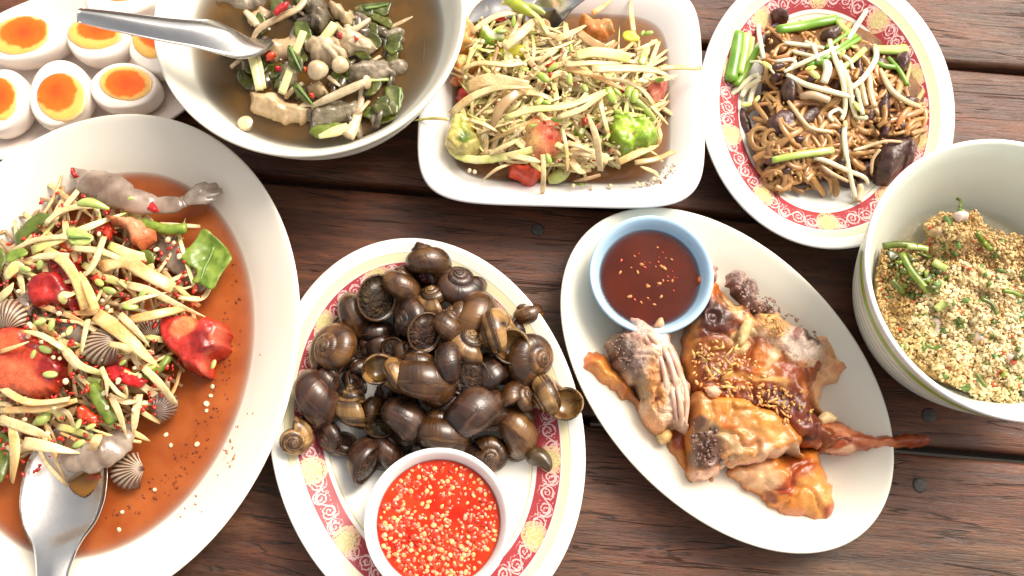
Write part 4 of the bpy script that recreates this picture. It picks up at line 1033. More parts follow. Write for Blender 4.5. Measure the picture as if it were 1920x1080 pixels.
# random strips
for i in range(95):
    x, y = regA(); a = random.gauss(.5, .9); L = random.uniform(22, 62); dx, dy = L*math.cos(a), L*math.sin(a)*1.0
    mm = random.choice((M_pap, M_papo, M_papo, M_pap, M_papg)); cn = {M_pap: "cream", M_papo: "orange tinted", M_papg: "greenish"}[mm]
    strip([(x-dx, y-dy), (x+random.uniform(-14, 14), y+random.uniform(-14, 14)), (x+dx, y+dy)], random.choice((7, 8, 9, 11, 13, 15, 18)), mm, mA, zb,
          off=random.uniform(-.001, .004), label=uniq(f"{LEN(L)} {cn} papaya strip", x, y, MK_A, -a), group=GA, t=random.uniform(.0003, .0007))
LA = [  # path, width, mat, offset, label
 ([(60, 470), (120, 445), (180, 420), (240, 398)], 22, M_papg, .006, "long pale green papaya strip lying across the salad below the top prawn"),
 ([(15, 478), (60, 452), (120, 445), (165, 455)], 13, M_pap, .007, "thin cream papaya strip curving over the leaf at the upper left of the platter salad"),
 ([(85, 420), (110, 398), (145, 388), (180, 390)], 14, M_pap, .006, "curved cream strip between the left leaf and the green chilli"),
 ([(85, 470), (120, 490), (145, 530), (160, 580)], 26, M_papo, .008, "wide orange stained papaya strip running down the middle of the platter salad"),
 ([(55, 485), (95, 480), (130, 480)], 16, M_pap, .008, "short cream strip left of the red chilli piece in the platter salad"),
 ([(135, 465), (190, 472), (235, 490)], 16, M_pap, .008, "white papaya strip right of the red chilli piece in the platter salad"),
 ([(195, 445), (178, 490), (158, 520)], 17, M_pap, .010, "cream strip pointing up beside the orange tomato wedge"),
 ([(150, 510), (168, 550), (180, 582)], 20, M_papo, .010, "orange stained strip crossing the centre of the platter salad"),
 ([(205, 460), (240, 475), (290, 487)], 24, M_papg, .004, "yellowish papaya slice under the orange tomato wedge"),
 ([(190, 500), (235, 490), (270, 510), (325, 540)], 34, M_papo, .007, "widest papaya slice in the upper right of the platter salad"),
 ([(240, 535), (280, 545), (330, 570), (390, 597)], 20, M_pap, .004, "long papaya strip reaching right towards the red tomato chunk"),
 ([(225, 575), (265, 560), (315, 548)], 14, M_pap, .006, "thin papaya strip pointing at the grey prawn meat"),
 ([(240, 600), (290, 590), (345, 578)], 22, M_papo, .005, "flat papaya strip just above the small cockle shell"),
 ([(180, 590), (230, 625), (265, 660), (300, 690)], 36, M_papo, .008, "broad diagonal papaya strip beside the large ribbed cockle"),
 ([(225, 590), (255, 620), (280, 650)], 18, M_pap, .010, "narrow papaya strip lying on the broad diagonal strip"),
 ([(165, 600), (158, 630), (152, 662)], 12, M_pap, .006, "short hooked papaya strip left of the large cockle"),
 ([(205, 645), (230, 650), (245, 660)], 15, M_pap, .012, "bright cream strip lying across the large cockle ribs"),
 ([(110, 640), (125, 665), (145, 692)], 16, M_pap, .006, "papaya strip between the big tomato and the cockle"),
 ([(0, 725), (40, 750), (80, 755), (130, 748)], 18, M_papo, .008, "papaya strip curling along the lower edge of the big red tomato"),
 ([(0, 770), (45, 768), (90, 765), (145, 750)], 17, M_papo, .006, "second papaya strip below the big red tomato"),
 ([(0, 785), (40, 800), (95, 820)], 24, M_pap, .008, "papaya strip at the left edge above the spoon"),
 ([(20, 790), (28, 840), (22, 900)], 30, M_papo, .010, "thick papaya stick hanging over the left side of the spoon"),
 ([(45, 830), (90, 838), (150, 850)], 30, M_pap, .011, "flat papaya strip lying across the spoon bowl"),
 ([(120, 650), (150, 685), (190, 700)], 18, M_papg, .004, "yellow green strip under the large cockle"),
 ([(190, 690), (200, 715), (200, 745)], 13, M_pap, .009, "thin papaya strip over the red chilli scrap"),
 ([(210, 745), (225, 780), (238, 822)], 17, M_pap, .008, "papaya strip pointing down to the lower prawn"),
 ([(205, 740), (235, 755), (262, 750)], 10, M_pap, .006, "thin curved strip joining the two chilli scraps"),
 ([(270, 690), (300, 720), (328, 757)], 19, M_pap, .009, "papaya strip pointing at the grey cockle on the right"),
 ([(200, 710), (220, 735), (236, 745)], 9, M_pap, .010, "very thin pointed strip at the lower centre of the platter salad"),
 ([(262, 740), (255, 770), (250, 815)], 18, M_pap, .004, "papaya stub standing left of the grey cockle"),
 ([(185, 815), (178, 830), (172, 845)], 22, M_papo, .010, "small orange stained papaya chip on the lower prawn"),
 ([(120, 570), (118, 555), (135, 550)], 28, M_papg, .013, "square yellow papaya chip on the dark tomato"),
 ([(10, 520), (30, 500), (45, 505)], 26, M_papg, .006, "pale yellow green papaya stub at the left of the platter salad"),
 ([(0, 560), (15, 545), (25, 530)], 22, M_papg, .006, "papaya stub touching the left edge of the photo"),
 ([(300, 420), (330, 422), (375, 425)], 9, M_pap, .005, "thin pale strip resting on the cut green bean"),
 ([(110, 400), (135, 372), (150, 352)], 14, M_pap, .003, "papaya strip tucked beneath the head of the top prawn"),
 ([(40, 620), (80, 630), (120, 655)], 12, M_papg, .010, "greenish strip lying on the big red tomato"),
 ([(0, 660), (30, 650), (55, 640)], 10, M_papo, .012, "thin orange strip across the left of the big tomato"),
]
for pts, w, m, off, lb in LA: strip(pts, w, m, mA, zb, off=off+.002, label=lb, group=GA, taper=random.choice(TAP), t=.0007)
# tomatoes
RD, DR, OR, PK = (.52, .035, .018), (.22, .008, .006), (.68, .17, .06), (.66, .26, .13)
wedge("tomato_wedge", [(195, 410), (225, 403), (255, 408), (280, 425), (286, 448), (262, 466), (245, 452), (225, 425)], zb+.022, .009, [(250, 425, 40, 22, 20, PK, .6), (262, 455, 20, 12, 0, OR)], OR, "pale orange tomato wedge under the tail of the top prawn", group="tomato pieces in the platter salad", seed=2)
wedge("tomato_slice", [(-20, 640), (10, 612), (45, 612), (80, 640), (118, 668), (124, 700), (100, 733), (60, 744), (20, 735), (-20, 735)], zb+.023, .010, [(40, 705, 60, 30, 10, (.55, .10, .04), .5), (100, 690, 28, 26, 0, DR, .4), (20, 640, 40, 20, 0, (.62, .09, .03)), (60, 640, 26, 10, 20, DR)], (.48, .045, .02), "big red tomato slice at the left edge of the platter salad", group="tomato pieces in the platter salad", seed=3, edge=.010)
wedge("tomato_chunk", [(308, 602), (330, 592), (350, 590), (374, 602), (400, 600), (425, 616), (422, 640), (424, 655), (400, 672), (390, 705), (372, 700), (345, 688), (328, 668), (312, 640)], zb+.006, .020, [(345, 610, 26, 18, -20, OR, .4), (380, 640, 26, 18, 10, DR, .5), (408, 628, 16, 22, 0, (.60, .10, .05)), (385, 690, 16, 16, 0, (.58, .10, .06))], (.46, .028, .018), "crumpled red tomato chunk at the right side of the platter salad", group="tomato pieces in the platter salad", seed=4, lump=(.003, 110))
wedge("tomato_chunk", [(52, 540), (70, 515), (98, 508), (120, 520), (140, 550), (150, 590), (120, 580), (95, 575), (60, 572)], zb+.024, .010, [(78, 555, 22, 22, 0, (.40, .02, .014), .4), (130, 560, 30, 18, 0, DR)], (.26, .010, .008), "dark red tomato chunk in the middle left of the platter salad", group="tomato pieces in the platter salad", seed=5, lump=(.003, 130))
wedge("tomato_chunk", [(95, 480), (130, 470), (150, 500), (140, 540), (100, 530)], zb+.018, .010, [], DR, "dark tomato flesh under the wide orange stained strip", group="tomato pieces in the platter salad", seed=6, lump=(.003, 130))
for pl_, lb in (([(182, 418), (205, 412), (215, 430), (205, 452), (190, 440), (175, 438)], "torn red chilli below the green chilli in the platter salad"), ([(104, 456), (120, 448), (136, 460), (134, 474), (116, 466)], "red chilli piece with seeds in the upper left of the platter salad"),
               ([(170, 520), (182, 508), (193, 525), (190, 538), (176, 536)], "bright red chilli piece in the middle of the platter salad"), ([(176, 574), (188, 570), (200, 578), (192, 586), (178, 582)], "small red chilli tip at the centre of the platter salad"),
               ([(195, 690), (215, 675), (240, 690), (258, 705), (278, 712), (262, 728), (235, 722), (205, 715)], "red chilli scrap below the large cockle"), ([(140, 765), (155, 758), (185, 780), (182, 798), (165, 795), (145, 785)], "dark red chilli scrap beside the green bean"),
               ([(160, 870), (188, 868), (194, 895), (180, 912), (162, 905)], "red chilli piece on the right of the spoon bowl"), ([(66, 458), (80, 452), (84, 470), (72, 478)], "small red chilli scrap near the left leaf"),
               ([(0, 575), (12, 578), (14, 600), (0, 605)], "red chilli scrap at the left edge above the tomato slice"), ([(128, 655), (140, 660), (142, 675), (130, 672)], "red chilli speck beside the thin papaya strip"), ([(284, 376), (292, 384), (298, 396), (286, 399), (274, 392), (279, 384)], "crushed chilli stuck to the middle of the top prawn"), ([(131, 314), (138, 312), (140, 322), (148, 330), (136, 334), (131, 324)], "chilli flakes on the head end of the top prawn")):
    q = np.array(pl_).mean(0); zz = zb+mA(*q)+.004
    if q[1] < 410: zz = .044
    tag(puff("chilli_piece", pl_, zz, .0026, M_chili, edge=.0022, step=.0009, lump=(.0022, 330), seed=q[0], under=.8, sharp=True), lb, "chilli", "red chilli pieces in the platter salad")
# prawns
prawn([(140, 325, .026), (165, 342, .032), (205, 352, .035), (240, 374, .036), (285, 384, .035), (330, 383, .034), (348, 378, .033)], [12, 27, 33, 27, 20, 16, 12], "grey raw prawn at the top of the platter salad with its tail pointing right")
prawn([(300, 438, .028), (318, 462, .030), (332, 486, .029), (352, 512, .026), (385, 545, .024)], [10, 24, 26, 16, 7], "crumpled grey prawn right of the tomato wedge", tail=False)
prawn([(60, 545, .040), (45, 575, .041), (30, 598, .040)], [14, 22, 16], "grey prawn meat at the left above the tomato slice", tail=False)
prawn([(250, 790, .032), (222, 826, .035), (185, 852, .037), (145, 862, .037), (115, 850, .036)], [8, 28, 34, 26, 12], "translucent grey prawn lying over the spoon bowl", tail=False)
prawn([(120, 600, .040), (142, 620, .042), (165, 640, .040)], [12, 24, 14], "grey prawn meat between the dark tomato and the large cockle", tail=False)
# greens
leaf("kale_leaf", [(340, 478), (362, 462), (384, 432), (410, 450), (428, 468), (437, 490), (420, 515), (403, 546), (378, 535), (362, 528), (372, 510), (352, 498)], .030, "bright green kale leaf at the right edge of the platter salad", "leaf", M_green, [(400, 462), (388, 495), (378, 532)], curl=.005)
leaf("kale_leaf", [(25, 445), (45, 420), (75, 400), (100, 405), (90, 425), (60, 442), (40, 462)], .034, "dark wet green leaf at the upper left of the platter salad", "leaf", M_leaf, curl=.005)
leaf("kale_leaf", [(128, 432), (150, 430), (168, 438), (180, 450), (160, 462), (135, 458), (128, 448)], .046, "pale green leaf scrap beside the red chilli", "leaf", M_pod, [(130, 445), (172, 448)], curl=.003)
leaf("kale_leaf", [(-10, 470), (10, 470), (15, 500), (-10, 530)], .036, "dark green leaf cut off by the left edge of the photo", "leaf", M_leaf)
leaf("kale_leaf", [(20, 475), (45, 465), (55, 478), (35, 492), (18, 495)], .042, "small green leaf scrap left of the cream strips", "leaf", M_green)
leaf("kale_leaf", [(240, 490), (275, 470), (290, 480), (285, 500), (260, 500)], .038, "dark green leaf under the grey prawn meat", "leaf", M_leaf)
leaf("kale_leaf", [(-10, 820), (12, 815), (18, 850), (8, 900), (-10, 905)], .034, "green leaf at the left edge beside the spoon", "leaf", M_leaf)
bean("green_bean", [(268, 418, .038), (310, 430, .038), (350, 428, .037)], 20, M_green, "cut green bean lying right of the tomato wedge", "bean")
bean("green_bean", [(172, 724, .042), (190, 755, .043), (214, 792, .040)], 27, M_green, "glossy green bean in the lower middle of the platter salad", "bean")
bean("green_bean", [(270, 705, .036), (300, 690, .036), (318, 668, .034)], 16, M_green, "short green bean left of the red tomato chunk", "bean")
bean("green_bean", [(165, 712, .040), (188, 716, .040)], 12, M_pod, "tiny pale bean end above the glossy green bean", "bean")
bean("green_chilli", [(146, 382, .044), (170, 380, .045), (205, 392, .043)], 18, M_pod, "yellow green chilli lying below the top prawn", "chilli", taper=[.5, .9, 1, 1, .7, .3])
bean("lime_wedge", [(62, 796, .040), (80, 785, .041), (94, 772, .039)], 22, M_pod, "small lime green wedge above the spoon", "lime", taper=[.3, 1, 1, .4])
# cockles
cockle(196, 650, .046, 44, 200, -12, "large cockle with white ribs in the middle of the platter salad")
cockle(284, 618, .036, 27, 120, -15, "small pale cockle left of the red tomato chunk")
cockle(20, 596, .044, 38, 95, -10, "cockle with white ribs at the left edge above the tomato slice")
cockle(246, 884, .024, 40, 190, -8, "striped cockle lying alone in the sauce right of the spoon")
cockle(303, 762, .030, 34, 40, 25, "brown open cockle at the lower right of the salad", dark=(.07, .045, .035), light=(.32, .24, .18), roll=30)
# seeds
GS = "flat green seeds in the platter salad"
for px, py, L, an in [(94, 702, 30, 0), (352, 676, 24, -15), (400, 683, 20, 80), (364, 640, 28, 0), (186, 530, 26, -30), (148, 832, 28, 25), (147, 795, 22, 85), (96, 610, 26, 70), (75, 604, 24, 20), (268, 550, 26, 30), (245, 575, 30, 10), (30, 498, 22, 10), (48, 505, 24, -10), (75, 495, 24, 80), (196, 482, 20, 0), (85, 655, 28, -20), (62, 665, 22, 60), (130, 620, 22, 80), (245, 372, 16, 0), (205, 545, 28, -15), (230, 680, 16, 40), (282, 690, 24, 30), (170, 800, 22, 20)]:
    seedlet(px, py, zb+mA(px, py)+.010 if py > 400 else .048, L, an, M_pod, uniq("flat pale green seed", px, py, MK_A, R(an)), GS)
M_cseed = mat("cream_chilli_seed", (.80, .66, .40), .25, rand=.15, coat=.4)
CS = "loose chilli seeds in the platter salad"
fixed = [(398, 725), (395, 742), (387, 757), (387, 770), (369, 833), (311, 815), (290, 918), (229, 960), (223, 993), (320, 835), (252, 690), (262, 705), (222, 713), (100, 670), (112, 672), (28, 670), (60, 675), (95, 550), (110, 535), (90, 518), (70, 690)]
for i in range(70):
    if i < len(fixed): px, py = fixed[i]; z = zb+mA(px, py)+(.008 if mA(px, py) > 0 else .002)
    else: px, py = regA(); z = zb+mA(px, py)+random.uniform(.006, .011)
    seedlet(px, py, max(z, .0188), random.uniform(8, 13), random.uniform(0, 180), M_cseed, uniq("cream chilli seed" if mA(px, py) > 0 else "cream chilli seed in the open dressing", px, py, MK_A), CS if mA(px, py) > 0 else "chilli seeds floating in the orange dressing", name="chilli_seed", fat=1.7)
scatter_bits("chilli_flakes", M_chili, None, None, lambda x, y: .0, 1, .0001, None, 6, region=lambda rr: P(200, 600, .03)[:2], label="fine red chilli flakes over the platter salad", cat="chilli flakes") if 0 else None
def px_scatter(name, m, samp, zf, num, size, seed, label, cat, sq=(1, .7, .45), elong=1.0, lump=.35):
    rr = random.Random(seed); parts = []
    for i in range(num):
        px, py = samp(rr); z = zf(px, py); s = size*rr.choice((.5, .7, .9, 1, 1.3)); M = rotz(rr.uniform(0, 6.28))@rotx(rr.uniform(-.6, .6))
        parts.append(blob_vf(P(px, py, z+rr.uniform(-.0006, .0008)), s, 6, (sq[0]*rr.uniform(.8, elong+.4), sq[1], sq[2]), lump, i, M))
    V, F = join_meshes(parts); return tag(mesh(name, V, F, m), label, cat, None, 'stuff')
px_scatter("chilli_flakes", M_chili, regA, lambda x, y: zb+mA(x, y)+.007, 420, .0014, 11, "fine red chilli flakes strewn over the platter salad", "chilli flakes")
ring_s = poly_sampler([(440, 480), (455, 600), (440, 720), (400, 830), (320, 930), (200, 1000), (190, 960), (300, 880), (370, 780), (410, 650), (420, 520)])
px_scatter("sauce_specks", mat("brown_specks", (.16, .03, .01), .3), ring_s, lambda x, y: .0187, 160, .0006, 12, "tiny dark specks floating in the orange dressing", "specks")

pool = puff("dressing_pool", [(128, 908), (150, 890), (182, 872), (194, 890), (180, 915), (158, 932), (138, 925)], .0272, .0012, mat("spoon_dressing", (.20, .085, .012), .05), edge=.003, step=.0012, lump=(.0002, 200), under=.1)
tag(pool, "small pool of amber dressing in the right side of the spoon bowl", "sauce")

px_scatter("sauce_drops", mat("dried_dressing_drop", (.42, .14, .04), .15), poly_sampler([(440, 800), (470, 760), (485, 640), (500, 640), (500, 780), (450, 880), (380, 960), (330, 1000), (320, 985), (380, 900)]), lambda x, y: .0265, 26, .0007, 13, "small dried drops of dressing on the right rim of the large platter", "drops", sq=(1, .8, .3))
# ================================================================== papaya salad in the square dish
zq0 = .0195
mB = mound([(1030, 170, 230, 190, .022), (1130, 200, 150, 150, .018), (940, 110, 130, 130, .020), (1000, 280, 190, 80, .012), (1180, 150, 110, 120, .014)])
GB = "papaya strips in the square dish salad"
MK_B = [(957, 100, "the yellow chilli"), (925, 60, "the lime half"), (1012, 250, "the round pink tomato"), (868, 255, "the green tomato half"), (985, 322, "the red tomato wedge"), (1187, 248, "the crinkled kaffir lime"), (1090, 45, "the orange tomato piece"), (1225, 175, "the tomato at the right"), (872, 80, "the tomato by the bowl"), (1083, 240, "the lime slice"), (1050, 330, "the green eggplant"), (960, 170, "the wide papaya slice"), (1000, 20, "the green chilli on the spoon"), (1150, 185, "the flat green seeds")]
regB = poly_sampler([(890, 60), (960, 35), (1060, 65), (1130, 90), (1225, 115), (1240, 200), (1228, 275), (1130, 305), (1060, 315), (960, 300), (885, 270), (880, 200), (870, 130)])
parts = []
for i in range(460):
    x, y = regB(); a = random.uniform(0, 6.28); L = random.uniform(20, 50); dx, dy = L*math.cos(a), L*math.sin(a)
    parts.append(strip([(x-dx, y-dy), (x, y), (x+dx, y+dy)], random.uniform(5, 11), None, mB, zq0-.003, random.uniform(-.008, -.001), mesh_only=True, n=8))
V, F = join_meshes(parts); tag(mesh("soaked_shreds", V, F, mat("papaya_soaked_tan", (.60, .46, .20), .25, var=(.74, .62, .34), vscale=60, coat=.3)), "soaked tan papaya shreds at the bottom of the square dish salad", "papaya shreds", None, 'stuff')
for i in range(200):
    x, y = regB(); a = random.gauss(-.25, .85); L = random.uniform(18, 55); dx, dy = L*math.cos(a), L*math.sin(a)
    mm = random.choice((M_pap, M_papg, M_papg, M_pap, M_pap, M_papg, M_papd)); cn = {M_pap: "cream", M_papd: "brownish", M_papg: "greenish"}[mm]
    strip([(x-dx, y-dy), (x+random.uniform(-12, 12), y+random.uniform(-12, 12)), (x+dx, y+dy)], random.choice((5, 7, 8, 10, 12, 15)), mm, mB, zq0,
          off=random.uniform(-.001, .004), label=uniq(f"{LEN(L)} {cn} papaya shred", x, y, MK_B, -a), group=GB, t=random.uniform(.0003, .0006))
LB = [
 ([(875, 165), (920, 150), (990, 165)], 34, M_pap, .006, "widest cream papaya slice at the left of the square dish salad"),
 ([(845, 215), (880, 185), (930, 165), (1000, 165)], 20, M_pap, .008, "long curved papaya slice sweeping over the wide slice"),
 ([(920, 245), (940, 200), (975, 170)], 24, M_papd, .007, "brownish papaya slice pointing down left below the wide slice"),
 ([(865, 130), (900, 118), (950, 122), (980, 118)], 13, M_pap, .006, "curved cream strip below the yellow chilli"),
 ([(885, 60), (930, 30), (990, 22), (1010, 28)], 15, M_pap, .008, "cream strip above the lime half at the top left"),
 ([(945, 90), (980, 60), (1008, 32)], 22, M_pap, .010, "pale strip leaning up to the crossing point near the top"),
 ([(940, 5), (975, 12), (1008, 32), (1028, 65)], 10, M_papg, .012, "thin green edged strip crossing the green chilli at the top"),
 ([(1000, 35), (1020, 60), (1042, 68)], 12, M_pap, .008, "short strip falling right of the crossing point"),
 ([(1040, 75), (1075, 60), (1110, 40)], 20, M_pap, .004, "papaya strip left of the orange tomato piece"),
 ([(1085, 60), (1110, 80), (1140, 92)], 22, M_papd, .006, "stained papaya piece below the orange tomato piece"),
 ([(1080, 105), (1110, 98), (1150, 102), (1180, 110)], 26, M_papg, .008, "broad yellowish strip with red chilli specks"),
 ([(1060, 122), (1110, 118), (1160, 120)], 12, M_pap, .010, "strip just under the broad yellowish strip"),
 ([(1110, 130), (1170, 128), (1230, 132), (1265, 150)], 22, M_pap, .008, "long broad strip ending at the right rim of the salad"),
 ([(1235, 128), (1275, 126), (1315, 128)], 11, M_papo, .010, "thin strip sticking out over the right rim of the square dish"),
 ([(1110, 145), (1160, 150), (1200, 165), (1225, 195)], 11, M_pap, .006, "thin arched strip above the tomato at the right"),
 ([(1060, 128), (1110, 140), (1150, 158), (1178, 172)], 15, M_papo, .007, "stained strip slanting down to the right in the middle right"),
 ([(945, 222), (1000, 205), (1060, 200), (1135, 172)], 17, M_papg, .012, "long pointed strip above the round pink tomato"),
 ([(1045, 220), (1090, 205), (1135, 172)], 12, M_pap, .013, "pointed strip meeting the long one above the lime slice"),
 ([(1050, 222), (1075, 205), (1100, 175)], 10, M_pap, .010, "short strip rising from the pink tomato"),
 ([(840, 262), (855, 290), (905, 300), (985, 285), (1020, 265)], 20, M_papg, .004, "long papaya strip curving under the green tomato half"),
 ([(880, 225), (905, 232), (930, 245)], 10, M_pap, .009, "white strip between the green tomato half and the pink tomato"),
 ([(915, 290), (945, 275), (975, 260)], 13, M_pap, .007, "strip left of the round pink tomato"),
 ([(950, 290), (1000, 300), (1015, 302)], 18, M_pap, .006, "pale strip between the pink and the red tomato"),
 ([(1018, 290), (1019, 330), (1017, 362)], 13, M_pap, .008, "papaya stick pointing straight down over the rim"),
 ([(902, 340), (930, 318), (955, 308)], 7, M_pap, .004, "thin strip dipping in the dressing at the lower left"),
 ([(1055, 242), (1062, 280), (1064, 320)], 8, M_papo, .010, "thin strip hanging right of the round pink tomato"),
 ([(1102, 215), (1118, 260), (1126, 320)], 17, M_pap, .011, "tall pointed papaya strip left of the crinkled lime"),
 ([(1125, 175), (1128, 205), (1140, 250)], 11, M_pap, .006, "strip above the tall pointed strip"),
 ([(1065, 282), (1100, 285), (1140, 300)], 24, M_pap, .007, "broad papaya piece right of the round pink tomato"),
 ([(1060, 268), (1090, 275), (1115, 290)], 14, M_pap, .009, "papaya strip on the broad piece"),
 ([(1070, 300), (1085, 318), (1095, 320)], 20, M_pap, .005, "stubby papaya chip above the green eggplant"),
 ([(1158, 305), (1200, 285), (1235, 272)], 20, M_papo, .007, "stained papaya slice under the crinkled lime"),
 ([(1190, 305), (1230, 298), (1264, 284)], 14, M_papd, .004, "soaked papaya strip reaching the right edge of the dressing"),
 ([(1200, 312), (1225, 322), (1234, 330)], 10, M_pap, .003, "pale shred lying in the dressing at the lower right"),
 ([(1075, 340), (1100, 335), (1125, 328)], 8, M_papd, .003, "soaked shred in the dressing below the broad piece"),
 ([(1235, 240), (1238, 255), (1234, 270)], 9, M_papo, .004, "short shred right of the crinkled lime"),
 ([(1182, 0), (1184, 30), (1188, 60)], 13, M_papo, .006, "single papaya strip hanging down from the top rim"),
 ([(1110, 25), (1130, 12), (1150, -4)], 14, M_papo, .008, "papaya strip at the top rim beside the spoon"),
 ([(775, 226), (810, 222), (842, 224)], 7, M_papg, .002, "thin shred stuck to the left rim of the square dish"),
 ([(1012, 118), (1030, 98), (1040, 95)], 9, M_pap, .008, "short curled strip right of the yellow chilli"),
 ([(945, 115), (930, 135), (945, 145)], 12, M_papd, .006, "stained strip under the yellow chilli stalk"),
 ([(1190, 95), (1215, 85), (1232, 76)], 9, M_pap, .006, "thin strip pointing to the upper right rim"),
]
for pts, w, m, off, lb in LB: strip(pts, w, m, mB, zq0, off=off+.002 if 850 < pts[-1][0] < 1240 else off+.010, label=lb, group=GB, taper=random.choice(TAP), t=.0006)
TG = "tomato pieces in the square dish salad"
wedge("tomato_half", [(975, 250), (980, 228), (1000, 216), (1030, 214), (1052, 224), (1060, 250), (1052, 278), (1030, 292), (1000, 292), (980, 278)], zq0+.016, .012, [(990, 250, 22, 40, 0, (.62, .34, .12), .7), (1032, 245, 22, 30, 0, (.64, .13, .05), .8), (1028, 260, 6, 6, 0, (.45, .02, .01))], (.66, .22, .10), "round pink tomato half in the lower middle of the square dish", group=TG, seed=21, edge=.024, lump=(.0004, 90))
wedge("tomato_wedge", [(950, 310), (980, 306), (1014, 306), (1014, 330), (1000, 340), (975, 338), (958, 326)], zq0+.006, .010, [], (.62, .06, .02), "red tomato wedge below the round pink tomato", group=TG, seed=22)
wedge("tomato_wedge", [(842, 45), (870, 35), (890, 45), (905, 80), (885, 100), (850, 85)], zq0+.010, .012, [(870, 50, 20, 14, 0, (.70, .22, .06)), (880, 85, 18, 12, 0, (.50, .28, .07))], (.66, .30, .08), "orange tomato wedge beside the soup bowl at the upper left", group=TG, seed=23)
wedge("tomato_wedge", [(850, 115), (870, 105), (895, 108), (902, 125), (880, 140), (855, 132)], zq0+.010, .010, [(870, 110, 18, 6, 0, (.60, .52, .20))], (.62, .24, .05), "wet orange tomato chunk left of the yellow chilli", group=TG, seed=24, lump=(.002, 200))
wedge("tomato_wedge", [(842, 148), (862, 134), (878, 148), (876, 158), (852, 156)], zq0+.008, .006, [], (.70, .22, .08), "small salmon pink tomato corner by the bowl rim", group=TG, seed=25)
wedge("tomato_wedge", [(850, 185), (862, 168), (885, 170), (880, 185), (862, 195)], zq0+.003, .006, [], (.56, .05, .05), "deep pink tomato corner under the wide papaya slice", group=TG, seed=26)
wedge("tomato_wedge", [(1090, 30), (1100, 24), (1112, 35), (1130, 42), (1150, 40), (1153, 55), (1138, 60), (1135, 70), (1110, 70), (1092, 58)], zq0+.012, .010, [(1140, 48, 12, 9, 0, (.72, .50, .22)), (1100, 35, 10, 12, 0, (.72, .27, .08))], (.72, .25, .07), "bent orange tomato piece near the top of the square dish", group=TG, seed=27)
wedge("tomato_wedge", [(1205, 165), (1230, 148), (1250, 150), (1252, 165), (1240, 190), (1222, 202), (1208, 190)], zq0+.010, .010, [(1225, 190, 14, 12, 0, (.66, .22, .12))], (.56, .12, .07), "pinkish red tomato wedge at the right side of the square dish", group=TG, seed=28)
wedge("tomato_wedge", [(1148, 158), (1165, 155), (1170, 172), (1155, 180)], zq0+.012, .006, [], (.40, .05, .03), "dark tomato scrap near the flat green seeds", group=TG, seed=29)
wedge("green_tomato_half", [(836, 250), (845, 225), (868, 215), (888, 228), (892, 250), (905, 268), (900, 285), (875, 292), (850, 285), (838, 270)], zq0+.010, .012, [(868, 248, 18, 22, 0, (.28, .30, .04), .4), (862, 262, 12, 10, 0, (.10, .16, .02), .5), (880, 240, 10, 10, 0, (.50, .46, .08))], (.60, .50, .16), "halved green tomato with seeds at the lower left of the square dish", group=TG, seed=30, lump=(.003, 220))
wedge("kaffir_lime", [(1140, 240), (1150, 218), (1170, 213), (1190, 225), (1212, 218), (1228, 240), (1230, 262), (1215, 280), (1195, 278), (1180, 285), (1160, 278), (1145, 262)], zq0+.013, .012, [(1187, 245, 4, 5, 0, (.20, .10, .03)), (1170, 235, 20, 16, 0, (.34, .50, .05))], (.26, .42, .03), "crinkled bright green kaffir lime at the right of the square dish", cat="lime", seed=31, lump=(.0035, 170))
wedge("lime_half", [(896, 45), (905, 42), (930, 62), (952, 66), (950, 80), (930, 90), (910, 85), (898, 68)], zq0+.018, .010, [(925, 55, 24, 8, 20, (.66, .66, .40)), (920, 76, 22, 12, 0, (.16, .32, .02))], (.28, .42, .05), "green lime half near the top left of the square dish", cat="lime", seed=32)
wedge("lime_slice", [(1062, 228), (1080, 236), (1100, 242), (1098, 250), (1082, 256), (1064, 250)], zq0+.016, .006, [(1080, 238, 20, 5, 15, (.60, .66, .30))], (.34, .50, .03), "small lime slice right of the round pink tomato", cat="lime", seed=33)
bean("yellow_chilli", [(908, 114, .037), (935, 104, .039), (965, 97, .040), (985, 98, .040)], 30, mat("yellow_chilli", (.52, .50, .03), .16, var=(.62, .56, .06), vscale=60, coat=.5), "fat yellow green chilli across the upper left of the square dish", "chilli", taper=[.12, .6, .9, 1, .85])
bean("chilli_stalk", [(984, 98, .041), (1010, 96, .041), (1045, 98, .040), (1078, 104, .038)], 9, M_green, "thin green stalk of the yellow chilli", "chilli stalk", taper=[1.4, .7, .5, .45])
bean("green_chilli", [(948, 0, .044), (975, 12, .046), (1000, 28, .045)], 24, mat("yellow_green_chilli", (.30, .38, .02), .16, var=(.45, .50, .05), vscale=70, coat=.5), "yellow green chilli lying on the spoon at the top of the square dish", "chilli", taper=[.5, 1, .9, .4])
bean("green_chilli", [(985, 8, .043), (1005, 16, .043), (1022, 26, .042)], 14, M_pod, "small pale chilli right of the chilli on the spoon", "chilli", taper=[.5, 1, 1, .5])
bean("green_eggplant", [(1028, 338, .026), (1048, 330, .028), (1066, 318, .029)], 26, mat("pale_eggplant", (.40, .46, .10), .2, var=(.52, .55, .2), vscale=80, coat=.4), "pale green eggplant piece at the bottom of the square dish", "eggplant", taper=[.6, 1, 1, .6])
bean("long_bean", [(1108, 295, .037), (1118, 275, .040), (1128, 255, .040)], 15, M_pod, "flat green bean left of the crinkled lime", "bean", taper=[.6, 1, 1, .5])
bean("long_bean", [(1172, 182, .040), (1195, 190, .040), (1220, 215, .036), (1228, 225, .034)], 13, M_pod, "curved flat bean above the crinkled lime", "bean", taper=[.6, 1, 1, .6])
leaf("lime_leaf", [(1195, 118), (1205, 92), (1218, 88), (1215, 108), (1205, 125)], .042, "yellow green leaf sliver at the upper right of the square dish", "leaf", M_pod, curl=.002)
